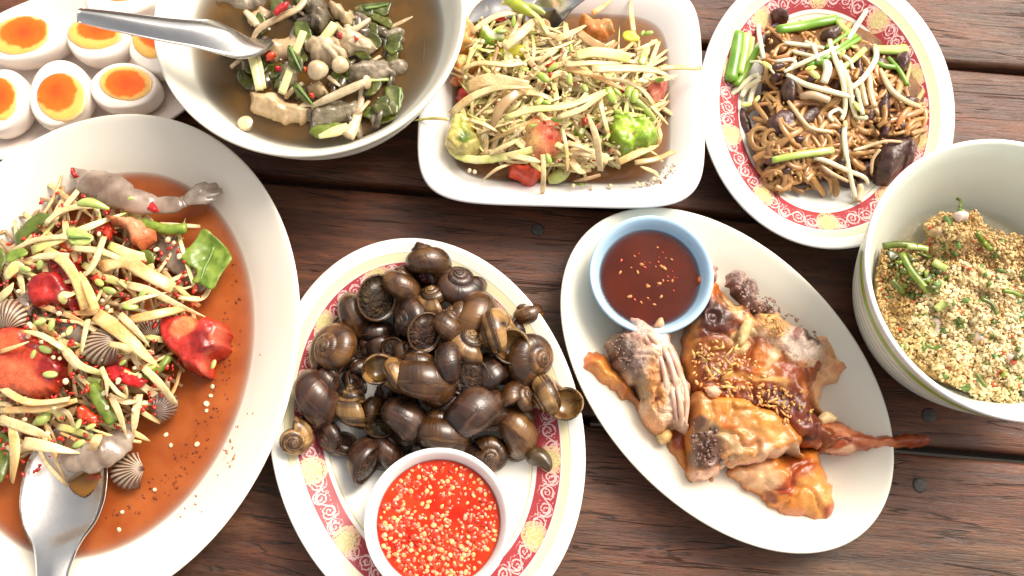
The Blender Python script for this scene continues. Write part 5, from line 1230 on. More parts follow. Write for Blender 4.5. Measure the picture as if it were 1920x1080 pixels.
leaf("lime_leaf", [(1168, 62), (1185, 60), (1200, 72), (1192, 80), (1172, 76)], .037, "yellow lime peel sliver near the top right of the dressing", "peel", mat("yellow_peel", (.6, .58, .05), .25), curl=.002)
for i, (pl_, lb) in enumerate((([(1122, 98), (1130, 96), (1132, 104), (1124, 106)], "upper of two red chilli specks on the broad yellowish strip"), ([(1120, 118), (1129, 116), (1130, 124), (1122, 125)], "lower of two red chilli specks on the broad yellowish strip"), ([(1020, 122), (1042, 112), (1045, 120), (1030, 128)], "red chilli sliver under the chilli stalk"), ([(1058, 268), (1072, 262), (1070, 274), (1062, 278)], "red chilli chip at the lower right of the pink tomato"), ([(1090, 222), (1100, 216), (1102, 232), (1092, 236)], "red chilli chip above the lime slice"), ([(1028, 134), (1036, 134), (1034, 144), (1028, 142)], "tiny red chilli chip in the middle of the salad"), ([(1115, 232), (1120, 230), (1122, 248), (1117, 246)], "dark red chilli skin on the tall pointed strip"), ([(925, 30), (950, 32), (948, 38), (928, 38)], "red chilli scrap behind the lime half"))):
    q = np.array(pl_).mean(0); tag(puff("chilli_piece", pl_, zq0+mB(*q)+.008, .002, M_chili, edge=.002, step=.0009, lump=(.001, 300), seed=i, under=.8, sharp=True), lb, "chilli", "red chilli pieces in the square dish")
M_podb = mat("bright_green_seed", (.30, .46, .05), .22, var=(.42, .54, .12), vscale=250, coat=.4, rand=.15)
for px, py, L, an, ft in [(1019, 145, 30, -40, 1.1), (1036, 126, 26, 30, .9), (1097, 165, 22, -70, 1), (1145, 178, 34, -60, 1.1), (1158, 172, 22, -40, .9), (1178, 172, 26, 80, 1), (1190, 180, 30, 80, 1), (1095, 120, 22, 0, .9), (1045, 224, 26, -5, .9), (1029, 298, 24, -70, .9), (1087, 350, 22, 10, 1.3), (1191, 360, 20, 0, 1), (1140, 255, 18, 60, .8), (1012, 190, 22, 60, 1), (1025, 192, 20, -30, 1), (1068, 148, 24, 90, .9), (985, 130, 18, 40, 1), (1216, 62, 20, 0, 1.1), (963, 40, 24, 90, .7), (940, 58, 26, 10, .8), (1236, 150, 22, 10, .9), (1070, 90, 20, 90, .8), (1205, 62, 14, 60, 1), (1000, 235, 16, 10, .8), (1160, 210, 26, -40, .8)]:
    z = zq0+mB(px, py)+.011 if mB(px, py) > .002 else .021
    seedlet(px, py, z, L, an, M_podb, uniq("flat green seed", px, py, MK_B, R(an)), "flat green seeds in the square dish salad", fat=ft)
for i in range(45):
    if i < 12: px, py = [(880, 320), (890, 322), (1240, 302), (1205, 345), (1195, 344), (1145, 348), (1110, 352), (1075, 348), (1225, 335), (1090, 160), (1062, 140), (1120, 140)][i]
    else: px, py = regB()
    seedlet(px, py, max(zq0+mB(px, py)+random.uniform(.006, .010), .0195), random.uniform(7, 10), random.uniform(0, 180), M_cseed, uniq("cream chilli seed", px, py, MK_B), "loose chilli seeds in the square dish salad", name="chilli_seed", fat=1.7)
px_scatter("chilli_flakes", M_chili, regB, lambda x, y: zq0+mB(x, y)+.008, 70, .0009, 21, "fine red chilli flakes strewn over the square dish salad", "chilli flakes")
px_scatter("papaya_crumbs", M_pap, regB, lambda x, y: zq0+mB(x, y)+.006, 240, .0013, 22, "tiny papaya crumbs strewn over the square dish salad", "crumbs", elong=1.6)

px_scatter("sauce_specks", mat("tan_specks", (.30, .15, .06), .3), poly_sampler([(1225, 330), (1262, 300), (1268, 320), (1250, 350), (1180, 372), (1100, 372), (1100, 366), (1180, 364)]), lambda x, y: .0255, 110, .0006, 23, "tiny dried dressing specks on the lower right wall of the square dish", "specks")
_before = set(bpy.data.objects)
# ================================================================== mushroom soup
M_mush = mat("pale_mushroom", (.66, .53, .34), .2, var=(.50, .37, .22), vscale=110, coat=.3, rand=.12, fine=.12, bump=.0003, bscale=500)
M_mushg = mat("grey_mushroom", (.20, .155, .10), .16, var=(.40, .33, .23), vscale=90, trans=.2, coat=.35, rand=.2, bump=.0009, bscale=380, fine=.25)
M_mushd = mat("dark_mushroom", (.045, .034, .020), .16, var=(.17, .13, .08), vscale=170, coat=.6, fine=.25, rand=.15, bump=.0005, bscale=300)
M_mushw = mat("wet_beige_mushroom", (.44, .30, .15), .16, var=(.58, .44, .26), vscale=90, coat=.4, rand=.12, fine=.15, bump=.0005, bscale=420)
M_lemon = mat("lemongrass", (.74, .66, .27), .3, var=(.66, .62, .34), vscale=200, rand=.08, stretch=(1, 1, 1), bump=.0002, bscale=900)
M_basil = mat("basil_leaf", (.045, .050, .005), .26, var=(.10, .115, .012), vscale=120, coat=.2, rand=.25, bump=.0004, bscale=300)
GM = "mushrooms in the soup"
def cap(px, py, z, r, label, stem=None, m=None, tilt=0, h=.62, az=0):
    """hemispherical cap with a rolled rim; stem as a part"""
    D = S(px, py, r, z); prof = [(0.02, h), (.3, h*.95), (.6, h*.78), (.85, h*.48), (.98, h*.15), (1, -.02), (.93, -.14), (.75, -.13), (.4, -.04), (.2, -.02)]; n = 28; V = []; F = []
    for (rr, zz) in prof:
        for j in range(n): a = 2*math.pi*j/n; w = 1+.04*math.sin(3*a+px); V.append((rr*w*math.cos(a), rr*w*math.sin(a), zz))
    for i in range(len(prof)-1):
        for j in range(n): k = (j+1) % n; F.append((i*n+j, (i+1)*n+j, (i+1)*n+k, i*n+k))
    F.append(tuple(range(n))); F.append(tuple((len(prof)-1)*n+j for j in range(n-1, -1, -1)))
    c = P(px, py, z); t = empty("mushroom", tuple(c)); tag(t, label, "mushroom", GM)
    mesh("cap", (np.array(V)*D)@(rotz(R(az))@roty(R(tilt))).T+c, F, m or M_mush, t)
    if stem:
        p = smooth_path(px_path([(px, py, z-.002)]+stem), 14); V, F = sweep_vf(p, S(px, py, 1, z)*np.interp(np.linspace(0, 1, 14), [0, .5, 1], [r*.35, r*.38, r*.55]), S(px, py, 1, z)*r*.38, 10); mesh("stem", V, F, m or M_mush, t)
    return t
zs0 = .047
def gills(i):
    a = i*1.9; c_, s_ = math.cos(a), math.sin(a)
    return lambda X, Y, D: .0016*noise((X*c_+Y*s_)*420, (-X*s_+Y*c_)*60, i+.3, 2)
# half sunk pieces first
for i, (ol, z, h, m, lb) in enumerate((
 ([(408, -6), (440, -12), (490, -8), (520, 8), (500, 26), (455, 30), (420, 18)], .045, .008, M_mushg, "grey oyster mushroom at the top left of the soup"),
 ([(560, 40), (590, 30), (620, 45), (618, 66), (585, 72), (560, 60)], .046, .010, M_mushd, "dark shiny mushroom behind the long strip"),
 ([(462, 30), (500, 22), (520, 34), (500, 50), (478, 52)], .046, .006, M_mushw, "beige mushroom flap near the spoon"),
 ([(505, 88), (530, 72), (565, 70), (585, 85), (570, 110), (530, 122), (508, 112)], .046, .009, M_mushw, "beige mushroom beside the red chilli in the soup"),
 ([(465, 182), (488, 178), (520, 180), (560, 195), (600, 212), (570, 232), (535, 234), (495, 222), (470, 205)], .048, .012, M_mushw, "largest beige oyster mushroom at the lower left of the soup"),
 ([(590, 205), (640, 190), (680, 200), (675, 222), (640, 238), (605, 250), (588, 235)], .047, .012, M_mushg, "grey wet mushroom near the bottom rim of the soup bowl"),
 ([(645, 130), (690, 115), (730, 120), (742, 145), (715, 165), (670, 158), (650, 148)], .048, .011, M_mushg, "grey gilled mushroom at the right of the soup pile"),
 ([(575, 78), (600, 70), (640, 82), (650, 108), (620, 125), (590, 118), (575, 100)], .052, .012, M_mush, "pale pinkish mushroom in the middle of the soup"),
 ([(575, 165), (605, 158), (620, 170), (605, 188), (580, 185)], .049, .008, M_mushw, "small beige mushroom below the round white button"),
 ([(700, 75), (740, 70), (755, 90), (748, 118), (720, 122), (705, 100)], .044, .006, M_mushd, "sunk dark mushroom at the right of the soup"),
 ([(722, 75), (742, 80), (740, 105), (728, 112), (718, 92)], .045, .006, M_mush, "sunk pale mushroom piece at the right of the soup"),
 ([(628, 62), (650, 55), (700, 78), (702, 100), (670, 108), (640, 90)], .052, .008, M_mush, "cream mushroom slice with red chilli specks"),
 ([(576, 10), (610, 4), (622, 30), (612, 58), (588, 52), (574, 30)], .054, .010, M_mushd, "dark fan shaped mushroom at the top of the soup"),
 ([(612, 6), (640, 14), (668, 40), (650, 48), (625, 32)], .054, .008, M_mushw, "pinkish brown fish like mushroom strip at the top of the soup"),
 ([(660, 60), (690, 55), (705, 70), (690, 82), (668, 78)], .050, .009, M_mushd, "small round brown mushroom right of the soup pile"),
 ([(640, 196), (700, 205), (735, 190), (745, 225), (700, 250), (655, 248), (630, 230)], .042, .005, M_mushd, "sunk dark mushroom near the lower right rim"),
 ([(520, 140), (545, 120), (560, 140), (550, 175), (525, 180)], .046, .008, M_mushg, "grey mushroom between the lemongrass sticks"),
 ([(455, 110), (470, 105), (475, 140), (460, 150), (450, 130)], .046, .007, M_mushg, "grey mushroom left of the long lemongrass stick"),
 ([(640, 35), (700, 20), (715, 50), (680, 55)], .044, .005, M_mushw, "sunk beige mushroom at the upper right of the pile"),
 ([(510, 0), (560, -10), (600, 0), (590, 20), (540, 16)], .044, .006, M_mushd, "sunk brown mushroom at the top of the photo"))):
    tag(puff("mushroom", ol, z-.002, h, m, edge=h*.9, step=.0010, lump=(.0026, 170), seed=i+40, under=.6, jitter=10, top=gills(i)), lb, "mushroom", GM)
def mstick(pts, w, m, label, taper=None, name="mushroom_strip", cat="mushroom", group=GM, n=16, flat=.6):
    wm = S(pts[0][0], pts[0][1], w, .05)/2; return tag(sweep(name, px_path(pts), wm, wm*flat, m, n=n, nseg=10, taper=taper, twist=.3), label, cat, group)
mstick([(473, 88, .050), (490, 60, .055), (530, 38, .058), (565, 20, .058), (580, -10, .055)], 15, M_mushw, "long curved mushroom strip running up to the top rim", [.4, .9, 1, 1, 1])
mstick([(587, 205, .054), (620, 190, .058), (660, 172, .060), (686, 160, .060)], 18, M_mush, "long white mushroom stem pointing right", [.5, .9, 1, 1, .8], flat=.8)
mstick([(560, 212, .054), (575, 202, .055), (592, 203, .055)], 12, M_mush, "short white stem tip touching the dark green leaf", [.6, 1, .7])
mstick([(680, 165, .048), (678, 200, .050), (668, 235, .051), (655, 262, .052)], 22, M_mush, "pale mushroom stem leaning against the bottom rim of the soup bowl", [.5, .6, .9, 1.1], flat=.7)
mstick([(600, 262, .053), (630, 252, .053), (655, 244, .052)], 22, M_lemon, "pale yellow slice at the bottom rim of the soup bowl", [.4, 1, 1])
mstick([(650, 55, .053), (665, 62, .056), (685, 50, .056), (695, 42, .055)], 12, M_mush, "small wavy pale mushroom stem at the upper right", [.9, 1, .9, .6], flat=.8)
mstick([(632, 50, .053), (650, 75, .056), (672, 88, .056), (698, 95, .055)], 16, M_mush, "cream stem crossing the slice with red specks", [.6, 1, 1, .7])
mstick([(463, 28, .049), (475, 40, .052), (486, 55, .052)], 15, M_mush, "short pale stem near the spoon", [.7, 1, .9])
mstick([(618, 150, .052), (630, 160, .052), (640, 168, .051)], 9, M_mush, "tiny pale stem below the button mushrooms", [1, 1, .6])
mstick([(640, 175, .053), (690, 158, .053), (730, 155, .050)], 8, M_pod, "thin green stalk over the lower right of the soup", None, "herb_stalk", "stalk", None)
mstick([(730, 60, .0465), (755, 48, .0468), (775, 38, .0466)], 9, M_mushw, "sunk brown stem at the far right of the soup", [1, 1, .7])
cap(598, 138, .060, 20, "round white button mushroom in the middle of the soup", m=M_mush, h=.85)
cap(640, 128, .057, 16, "small button mushroom whose stem curves up to the left", [(628, 108, .060), (612, 92, .060), (600, 84, .057)], tilt=25, az=-60)
cap(690, 160, .056, 13, "small mushroom cap seen from the side at the end of the long stem", tilt=70, az=-10, h=.5)
cap(464, 236, .0465, 16, "small mushroom cap sunk at the lower left of the soup", m=M_mush, h=.3)
for pts, w, lb in (([(468, 86, .058), (480, 130, .057), (490, 175, .055)], 15, "longest lemongrass stick at the left of the soup"), ([(480, 92, .056), (490, 130, .056), (497, 172, .054)], 12, "lemongrass stick lying against the longest one"),
                   ([(572, 66, .062), (565, 85, .061), (556, 108, .059)], 14, "upper middle lemongrass stick beside the basil leaf"), ([(550, 132, .058), (540, 158, .057), (531, 182, .055)], 15, "lower middle lemongrass stick"),
                   ([(630, 52, .060), (620, 66, .060), (606, 84, .058)], 17, "short lemongrass stick at the upper right of the pile")):
    wm = S(pts[0][0], pts[0][1], w, .055)/2; tag(sweep("lemongrass", px_path(pts), wm, wm*.6, M_lemon, n=10, nseg=8, sq=.5, twist=.2), lb, "lemongrass", "lemongrass sticks in the soup")
for ol, z, m, mid, lb in (([(546, 92), (560, 110), (572, 118), (570, 140), (560, 142), (545, 130), (543, 110)], .060, M_basil, [(547, 95), (558, 120), (568, 140)], "dull green basil leaf across the lemongrass"),
 ([(556, 160), (566, 165), (580, 190), (594, 206), (575, 198), (558, 185), (552, 172)], .057, M_basil, [(560, 165), (592, 206)], "pointed dark basil leaf above the white stem tip"),
 ([(556, 52), (572, 46), (585, 55), (588, 80), (575, 90), (560, 78)], .053, M_leaf, None, "crumpled green basil leaf in the centre top"), ([(682, 15), (730, 8), (732, 25), (725, 38), (700, 30), (685, 28)], .048, M_basil, [(686, 24), (728, 14)], "folded basil leaf at the upper right of the soup"),
 ([(690, 30), (720, 36), (740, 52), (728, 60), (700, 45)], .0475, M_basil, None, "sunk basil leaf under the folded one"), ([(725, 172), (750, 168), (758, 195), (748, 215), (728, 205)], .0478, M_basil, [(752, 172), (750, 214)], "green basil leaf near the right rim"),
 ([(630, 140), (655, 142), (660, 155), (635, 162), (625, 150)], .050, M_leaf, None, "green leaf scrap under the small button mushroom"), ([(585, 250), (620, 238), (650, 240), (640, 250), (605, 262), (590, 262)], .050, M_leaf, None, "curled green leaf at the bottom rim of the soup bowl"),
 ([(560, 5), (578, 2), (580, 22), (565, 24)], .050, M_leaf, None, "green leaf scrap at the top of the soup"), ([(455, 140), (480, 150), (482, 175), (460, 172), (450, 155)], .0485, M_basil, None, "dark leaf left of the lemongrass foot"),
 ([(545, 165), (558, 160), (560, 185), (548, 188)], .048, M_basil, None, "dark leaf behind the lower lemongrass stick"), ([(672, 95), (690, 105), (700, 120), (685, 122), (668, 108)], .053, M_basil, None, "dark leaf right of the cream stem"),
 ([(498, 130), (520, 128), (528, 150), (508, 160)], .048, M_basil, None, "dark leaf between the left lemongrass and the grey mushroom"), ([(700, 215), (735, 205), (748, 225), (715, 240)], .0475, M_basil, None, "sunk leaf at the lower right rim of the soup")):
    leaf("basil_leaf", ol, z, lb, "leaf", m, mid, curl=.0025, group="basil leaves in the soup")
for ol, z, lb in (([(513, 30), (525, 14), (545, 8), (542, 20), (520, 36)], .062, "long red chilli slice on the curved mushroom strip"), ([(500, 110), (515, 100), (522, 108), (512, 120), (502, 119)], .057, "plump red chilli piece in the left of the soup"), ([(634, 66), (644, 68), (642, 80), (634, 74)], .062, "red chilli speck on the cream slice"),
 ([(518, 128), (530, 130), (528, 140), (518, 138)], .052, "dark red chilli piece under the plump one"), ([(580, 180), (590, 178), (592, 188), (582, 188)], .056, "red chilli dot beside the basil leaf"), ([(665, 70), (675, 78), (668, 84)], .059, "red chilli dot at the right of the cream slice"), ([(572, 128), (578, 132), (576, 142), (570, 140)], .056, "red chilli dot left of the round button"), ([(668, 18), (676, 20), (674, 28), (666, 27)], .0478, "sunk red chilli dot at the upper right")):
    tag(puff("chilli_slice", ol, z, .0022, M_chili, edge=.002, step=.0008, lump=(.0006, 300), under=.8, sharp=True), lb, "chilli", "red chilli pieces in the soup")
MK_C = [(598, 138, "the round button"), (640, 128, "the small button"), (480, 130, "the longest lemongrass"), (530, 205, "the largest beige mushroom"), (640, 215, "the bottom grey mushroom"), (700, 140, "the gilled mushroom"), (598, 32, "the dark fan mushroom"), (505, 110, "the plump chilli"), (708, 22, "the folded basil leaf"), (540, 40, "the long curved strip"), (563, 120, "the basil leaf on the lemongrass")]
regC = poly_sampler([(462, 60), (500, 10), (600, 0), (690, 20), (745, 70), (752, 150), (735, 215), (650, 250), (585, 240), (560, 190), (480, 180), (450, 120)])
for i in range(105):
    x, y = regC(); a = random.uniform(0, 6.28); r = random.uniform(14, 26); kind = random.choice(("leaf", "dark", "grey", "leaf", "dark", "strand"))
    ol = [(x+r*random.uniform(.6, 1)*math.cos(t)*math.cos(a)-r*.55*math.sin(t)*math.sin(a), y+r*math.cos(t)*math.sin(a)+r*random.uniform(.4, .6)*math.sin(t)*math.cos(a)) for t in np.linspace(0, 6.28, 9)[:-1]]
    if kind == "leaf": leaf("basil_leaf", ol, .0475+random.uniform(0, .004), uniq("dark basil leaf scrap", x, y, MK_C), "leaf", M_basil, curl=.003, group="basil leaves in the soup")
    elif kind == "strand": mstick([(x-r*math.cos(a), y-r*math.sin(a), .050), (x+random.uniform(-6, 6), y, .053), (x+r*math.cos(a), y+r*math.sin(a), .049)], random.uniform(6, 11), random.choice((M_mush, M_mushw, M_mushd)), uniq("thin mushroom strand", x, y, MK_C, -a))
    else: tag(puff("mushroom", ol, .0455, .006, M_mushd if kind == "dark" else M_mushg, edge=.004, step=.0012, lump=(.002, 180), seed=i, under=.6), uniq("dark mushroom scrap" if kind == "dark" else "grey mushroom scrap", x, y, MK_C), "mushroom", GM)
M_bub = mat("oil_bead", (.75, .70, .55), .05, coat=.5)
for i in range(34):
    a, r = random.uniform(0, 6.28), random.uniform(40, 190); x, y = 600+r*math.cos(a)*.8, 110+r*math.sin(a)*.75
    if y < 0 or y > 245: continue
    seedlet(x, y, .0474, random.uniform(3.5, 6), 0, M_bub, uniq("tiny bright oil bead", x, y, MK_C), "oil beads floating on the soup", cat="oil bead", name="oil_bead", fat=1.9)

bpy.context.view_layer.update()
for o in set(bpy.data.objects)-_before:
    if o.parent is None: o.location.z += .0038
# ================================================================== fried noodles
M_nood = mat("brown_noodle", (.38, .18, .055), .3, var=(.54, .30, .11), vscale=70, coat=.3, rand=.22)
M_noodo = mat("orange_noodle", (.50, .22, .065), .26, var=(.60, .33, .13), vscale=70, coat=.35, rand=.2)
M_sprout = mat("bean_sprout", (.88, .79, .50), .28, var=(.88, .84, .62), vscale=60, coat=.3, sss=.15, rand=.12)
M_sprb = mat("soy_stained_sprout", (.60, .40, .20), .26, var=(.72, .54, .32), vscale=60, coat=.3, rand=.15)
M_liver = mat("dark_liver", (.050, .018, .015), .3, var=(.13, .060, .050), vscale=220, coat=.1, fine=.3, rand=.3, bump=.0007, bscale=450)
M_onion = mat("spring_onion", (.13, .30, .015), .3, var=(.22, .42, .04), vscale=80, coat=.3, rand=.2)
M_onionl = mat("pale_spring_onion", (.40, .56, .09), .3, var=(.56, .66, .24), vscale=80, coat=.3)
zn = .0085
mN = mound([(1480, 250, 90, 130, .020), (1470, 110, 75, 80, .020), (1560, 130, 140, 110, .024), (1660, 200, 100, 130, .020), (1560, 250, 130, 120, .016), (1680, 270, 80, 80, .016)])
MK_D = [(1470, 235, "the left liver slice"), (1395, 230, "the lone liver piece at left"), (1530, 325, "the lower liver chunk"), (1665, 295, "the largest liver chunk"), (1515, 46, "the top spring onion"), (1385, 110, "the left spring onion bunch"), (1670, 92, "the pale thick onion"), (1506, 289, "the lower spring onion"), (1702, 115, "the liver at the right rim"), (1460, 30, "the topmost liver piece"), (1480, 165, "the upright dark liver"), (1580, 180, "the crossing sprouts"), (1720, 225, "the glossy right noodles")]
GN = "fried noodles on the patterned plate"
def noodle(x, y, L, w, m, lo, label, coil=1.0, off=0, ribbon=.7):
    a = random.uniform(0, 6.28); pts = [(x, y)]; cur = random.uniform(-.5, .5)*coil
    for i in range(int(L/14)):
        cur = max(-.85, min(.85, cur+random.uniform(-.28, .28)*coil)); a += cur; pts.append((pts[-1][0]+14*math.cos(a), pts[-1][1]+14*math.sin(a)))
    c = np.array(pts).mean(0); pts = [(p[0]-c[0]+x, p[1]-c[1]+y) for p in pts]; pts = [p if mN(*p) > .001 else None for p in pts]; pts = [p for p in pts if p]
    if len(pts) < 4: return None
    ph = random.uniform(0, 6); path = np.array([P(px, py, zn+mN(px, py)+off+.0018*math.sin(ph+i*.9)) for i, (px, py) in enumerate(pts)])
    wm = S(x, y, w, .02)/2; V, F = sweep_vf(smooth_path(path, len(pts)*4), wm, wm*ribbon, 8, twist=random.uniform(-2, 2)); return tag(mesh("noodle", V, F, m), label, "noodle", GN)
M_under2 = mat("soaked_noodle_mass", (.11, .045, .013), .4, var=(.20, .09, .03), vscale=140, spec=.25, bump=.001, bscale=300)
base_ol = [(1425, 60), (1480, 45), (1560, 45), (1620, 55), (1680, 110), (1735, 190), (1740, 260), (1690, 320), (1620, 310), (1560, 335), (1480, 350), (1440, 345), (1420, 280), (1425, 200), (1430, 130)]
def nz_top(X, Y, D):
    px, py = project(X, Y, np.full(X.shape, .02)); return np.vectorize(mN)(px, py)*.85
tag(puff("noodle_mass", base_ol, zn, .002, M_under2, edge=.008, step=.002, top=nz_top, lump=(.0025, 160), seed=60, under=.02), "tangled brown noodle mass under the bean sprouts", "noodles", None, 'stuff')
regN1 = poly_sampler([(1430, 190), (1520, 200), (1560, 260), (1550, 320), (1480, 345), (1440, 335), (1425, 270)])
regN2 = poly_sampler([(1435, 65), (1500, 58), (1610, 55), (1625, 110), (1560, 150), (1440, 185)])
regN3 = poly_sampler([(1600, 120), (1680, 130), (1740, 210), (1735, 260), (1680, 250), (1620, 210), (1580, 200)])
regN4 = poly_sampler([(1500, 180), (1620, 180), (1650, 300), (1540, 320), (1500, 260)])
for i in range(190):
    k = i % 10; reg, L, coil, m = ((regN1, 170, 1.1, M_nood), (regN1, 140, 1.2, M_nood), (regN4, 150, .8, M_nood), (regN2, 80, 1.0, M_noodo), (regN3, 90, .7, M_noodo), (regN1, 190, 1.2, M_nood), (regN4, 120, .9, M_nood), (regN2, 70, .9, M_noodo), (regN3, 80, .7, M_noodo), (regN4, 140, 1, M_nood))[k]
    x, y = reg(); noodle(x, y, L*random.uniform(.7, 1.2), random.choice((9, 10, 12, 13)), m, .5, uniq(("curly brown noodle" if m is M_nood else "orange noodle"), x, y, MK_D), coil, random.uniform(-.001, .0035))
GL = "liver pieces in the fried noodles"
for i, (ol, z, h, lb) in enumerate((
 ([(1442, 225), (1460, 205), (1490, 212), (1498, 235), (1490, 252), (1460, 255), (1445, 245)], .026, .007, "rounded liver slice lying on the noodles at left"),
 ([(1495, 218), (1515, 200), (1540, 205), (1530, 228), (1505, 240)], .025, .006, "small liver slice right of the rounded one"),
 ([(1379, 205), (1392, 200), (1405, 218), (1414, 240), (1412, 256), (1398, 258), (1382, 242)], .0085, .009, "lone liver piece at the left edge of the noodles"),
 ([(1457, 350), (1472, 342), (1486, 338), (1491, 350), (1478, 362), (1468, 366), (1460, 358)], .0085, .006, "smallest liver piece at the bottom left of the noodles"),
 ([(1508, 305), (1530, 298), (1548, 315), (1545, 338), (1530, 340), (1518, 346), (1508, 325)], .013, .009, "liver chunk below the lower spring onion"),
 ([(1550, 330), (1570, 322), (1605, 335), (1610, 348), (1580, 345), (1555, 340)], .010, .007, "flat dark liver piece at the bottom of the noodles"),
 ([(1632, 280), (1660, 262), (1690, 255), (1712, 265), (1708, 300), (1680, 335), (1655, 345), (1635, 320)], .013, .018, "largest liver chunk beside the green striped bowl"),
 ([(1690, 262), (1712, 258), (1720, 285), (1705, 310), (1688, 300)], .018, .012, "liver chunk right of the largest one"),
 ([(1678, 108), (1700, 95), (1708, 115), (1698, 138), (1682, 130)], .024, .008, "liver piece at the right rim beside the pale onion"),
 ([(1448, 20), (1462, 12), (1478, 22), (1478, 36), (1462, 34), (1450, 32)], .018, .008, "topmost small liver piece on the noodles"),
 ([(1545, 55), (1570, 48), (1578, 65), (1560, 80), (1545, 70)], .027, .007, "liver piece under the top spring onion"),
 ([(1468, 150), (1485, 145), (1495, 165), (1488, 195), (1472, 185)], .028, .007, "upright dark liver piece in the left centre"),
 ([(1440, 125), (1465, 118), (1478, 128), (1460, 138)], .029, .006, "dark liver sliver under the white sprouts at upper left"),
 ([(1450, 135), (1470, 135), (1465, 148), (1448, 146)], .028, .005, "second dark liver sliver below the first at upper left"),
 ([(1640, 165), (1665, 150), (1675, 185), (1668, 225), (1645, 230), (1632, 200)], .022, .012, "tall dark liver chunk in the right centre"),
 ([(1598, 110), (1615, 105), (1620, 145), (1605, 160), (1594, 140)], .026, .008, "dark liver strip behind the sprouts at the centre right"),
 ([(1612, 205), (1640, 195), (1645, 225), (1620, 235)], .022, .009, "crumbly liver piece below the centre"),
 ([(1560, 285), (1590, 275), (1600, 300), (1575, 312)], .018, .008, "liver piece half hidden under the lower sprout"),
 ([(1595, 315), (1625, 300), (1640, 325), (1615, 338)], .013, .009, "liver piece left of the largest chunk"),
 ([(1565, 300), (1582, 296), (1586, 310), (1570, 314)], .026, .005, "small dark liver scrap on the lower sprout"))):
    tag(puff("liver_piece", ol, z, h, M_liver, edge=h*.7, step=.0011, lump=(.0016, 260), seed=i+70, under=.5, jitter=5), lb, "liver", GL)
for i, (x, y) in enumerate(((1500, 262), (1535, 250), (1455, 300), (1600, 190), (1580, 250), (1690, 235), (1705, 190), (1520, 150), (1650, 120), (1500, 100), (1475, 320), (1660, 245))):
    r = random.uniform(11, 18); ol = [(x+r*random.uniform(.7, 1.2)*math.cos(t), y+r*random.uniform(.5, 1)*math.sin(t)) for t in np.linspace(0, 6.28, 7)[:-1]]
    tag(puff("liver_piece", ol, zn+mN(x, y), .006, M_liver, edge=.004, step=.0011, lump=(.0016, 260), seed=i+130, under=.5, jitter=4), uniq("small dark liver scrap", x, y, MK_D), "liver", GL)
GP = "bean sprouts on the fried noodles"
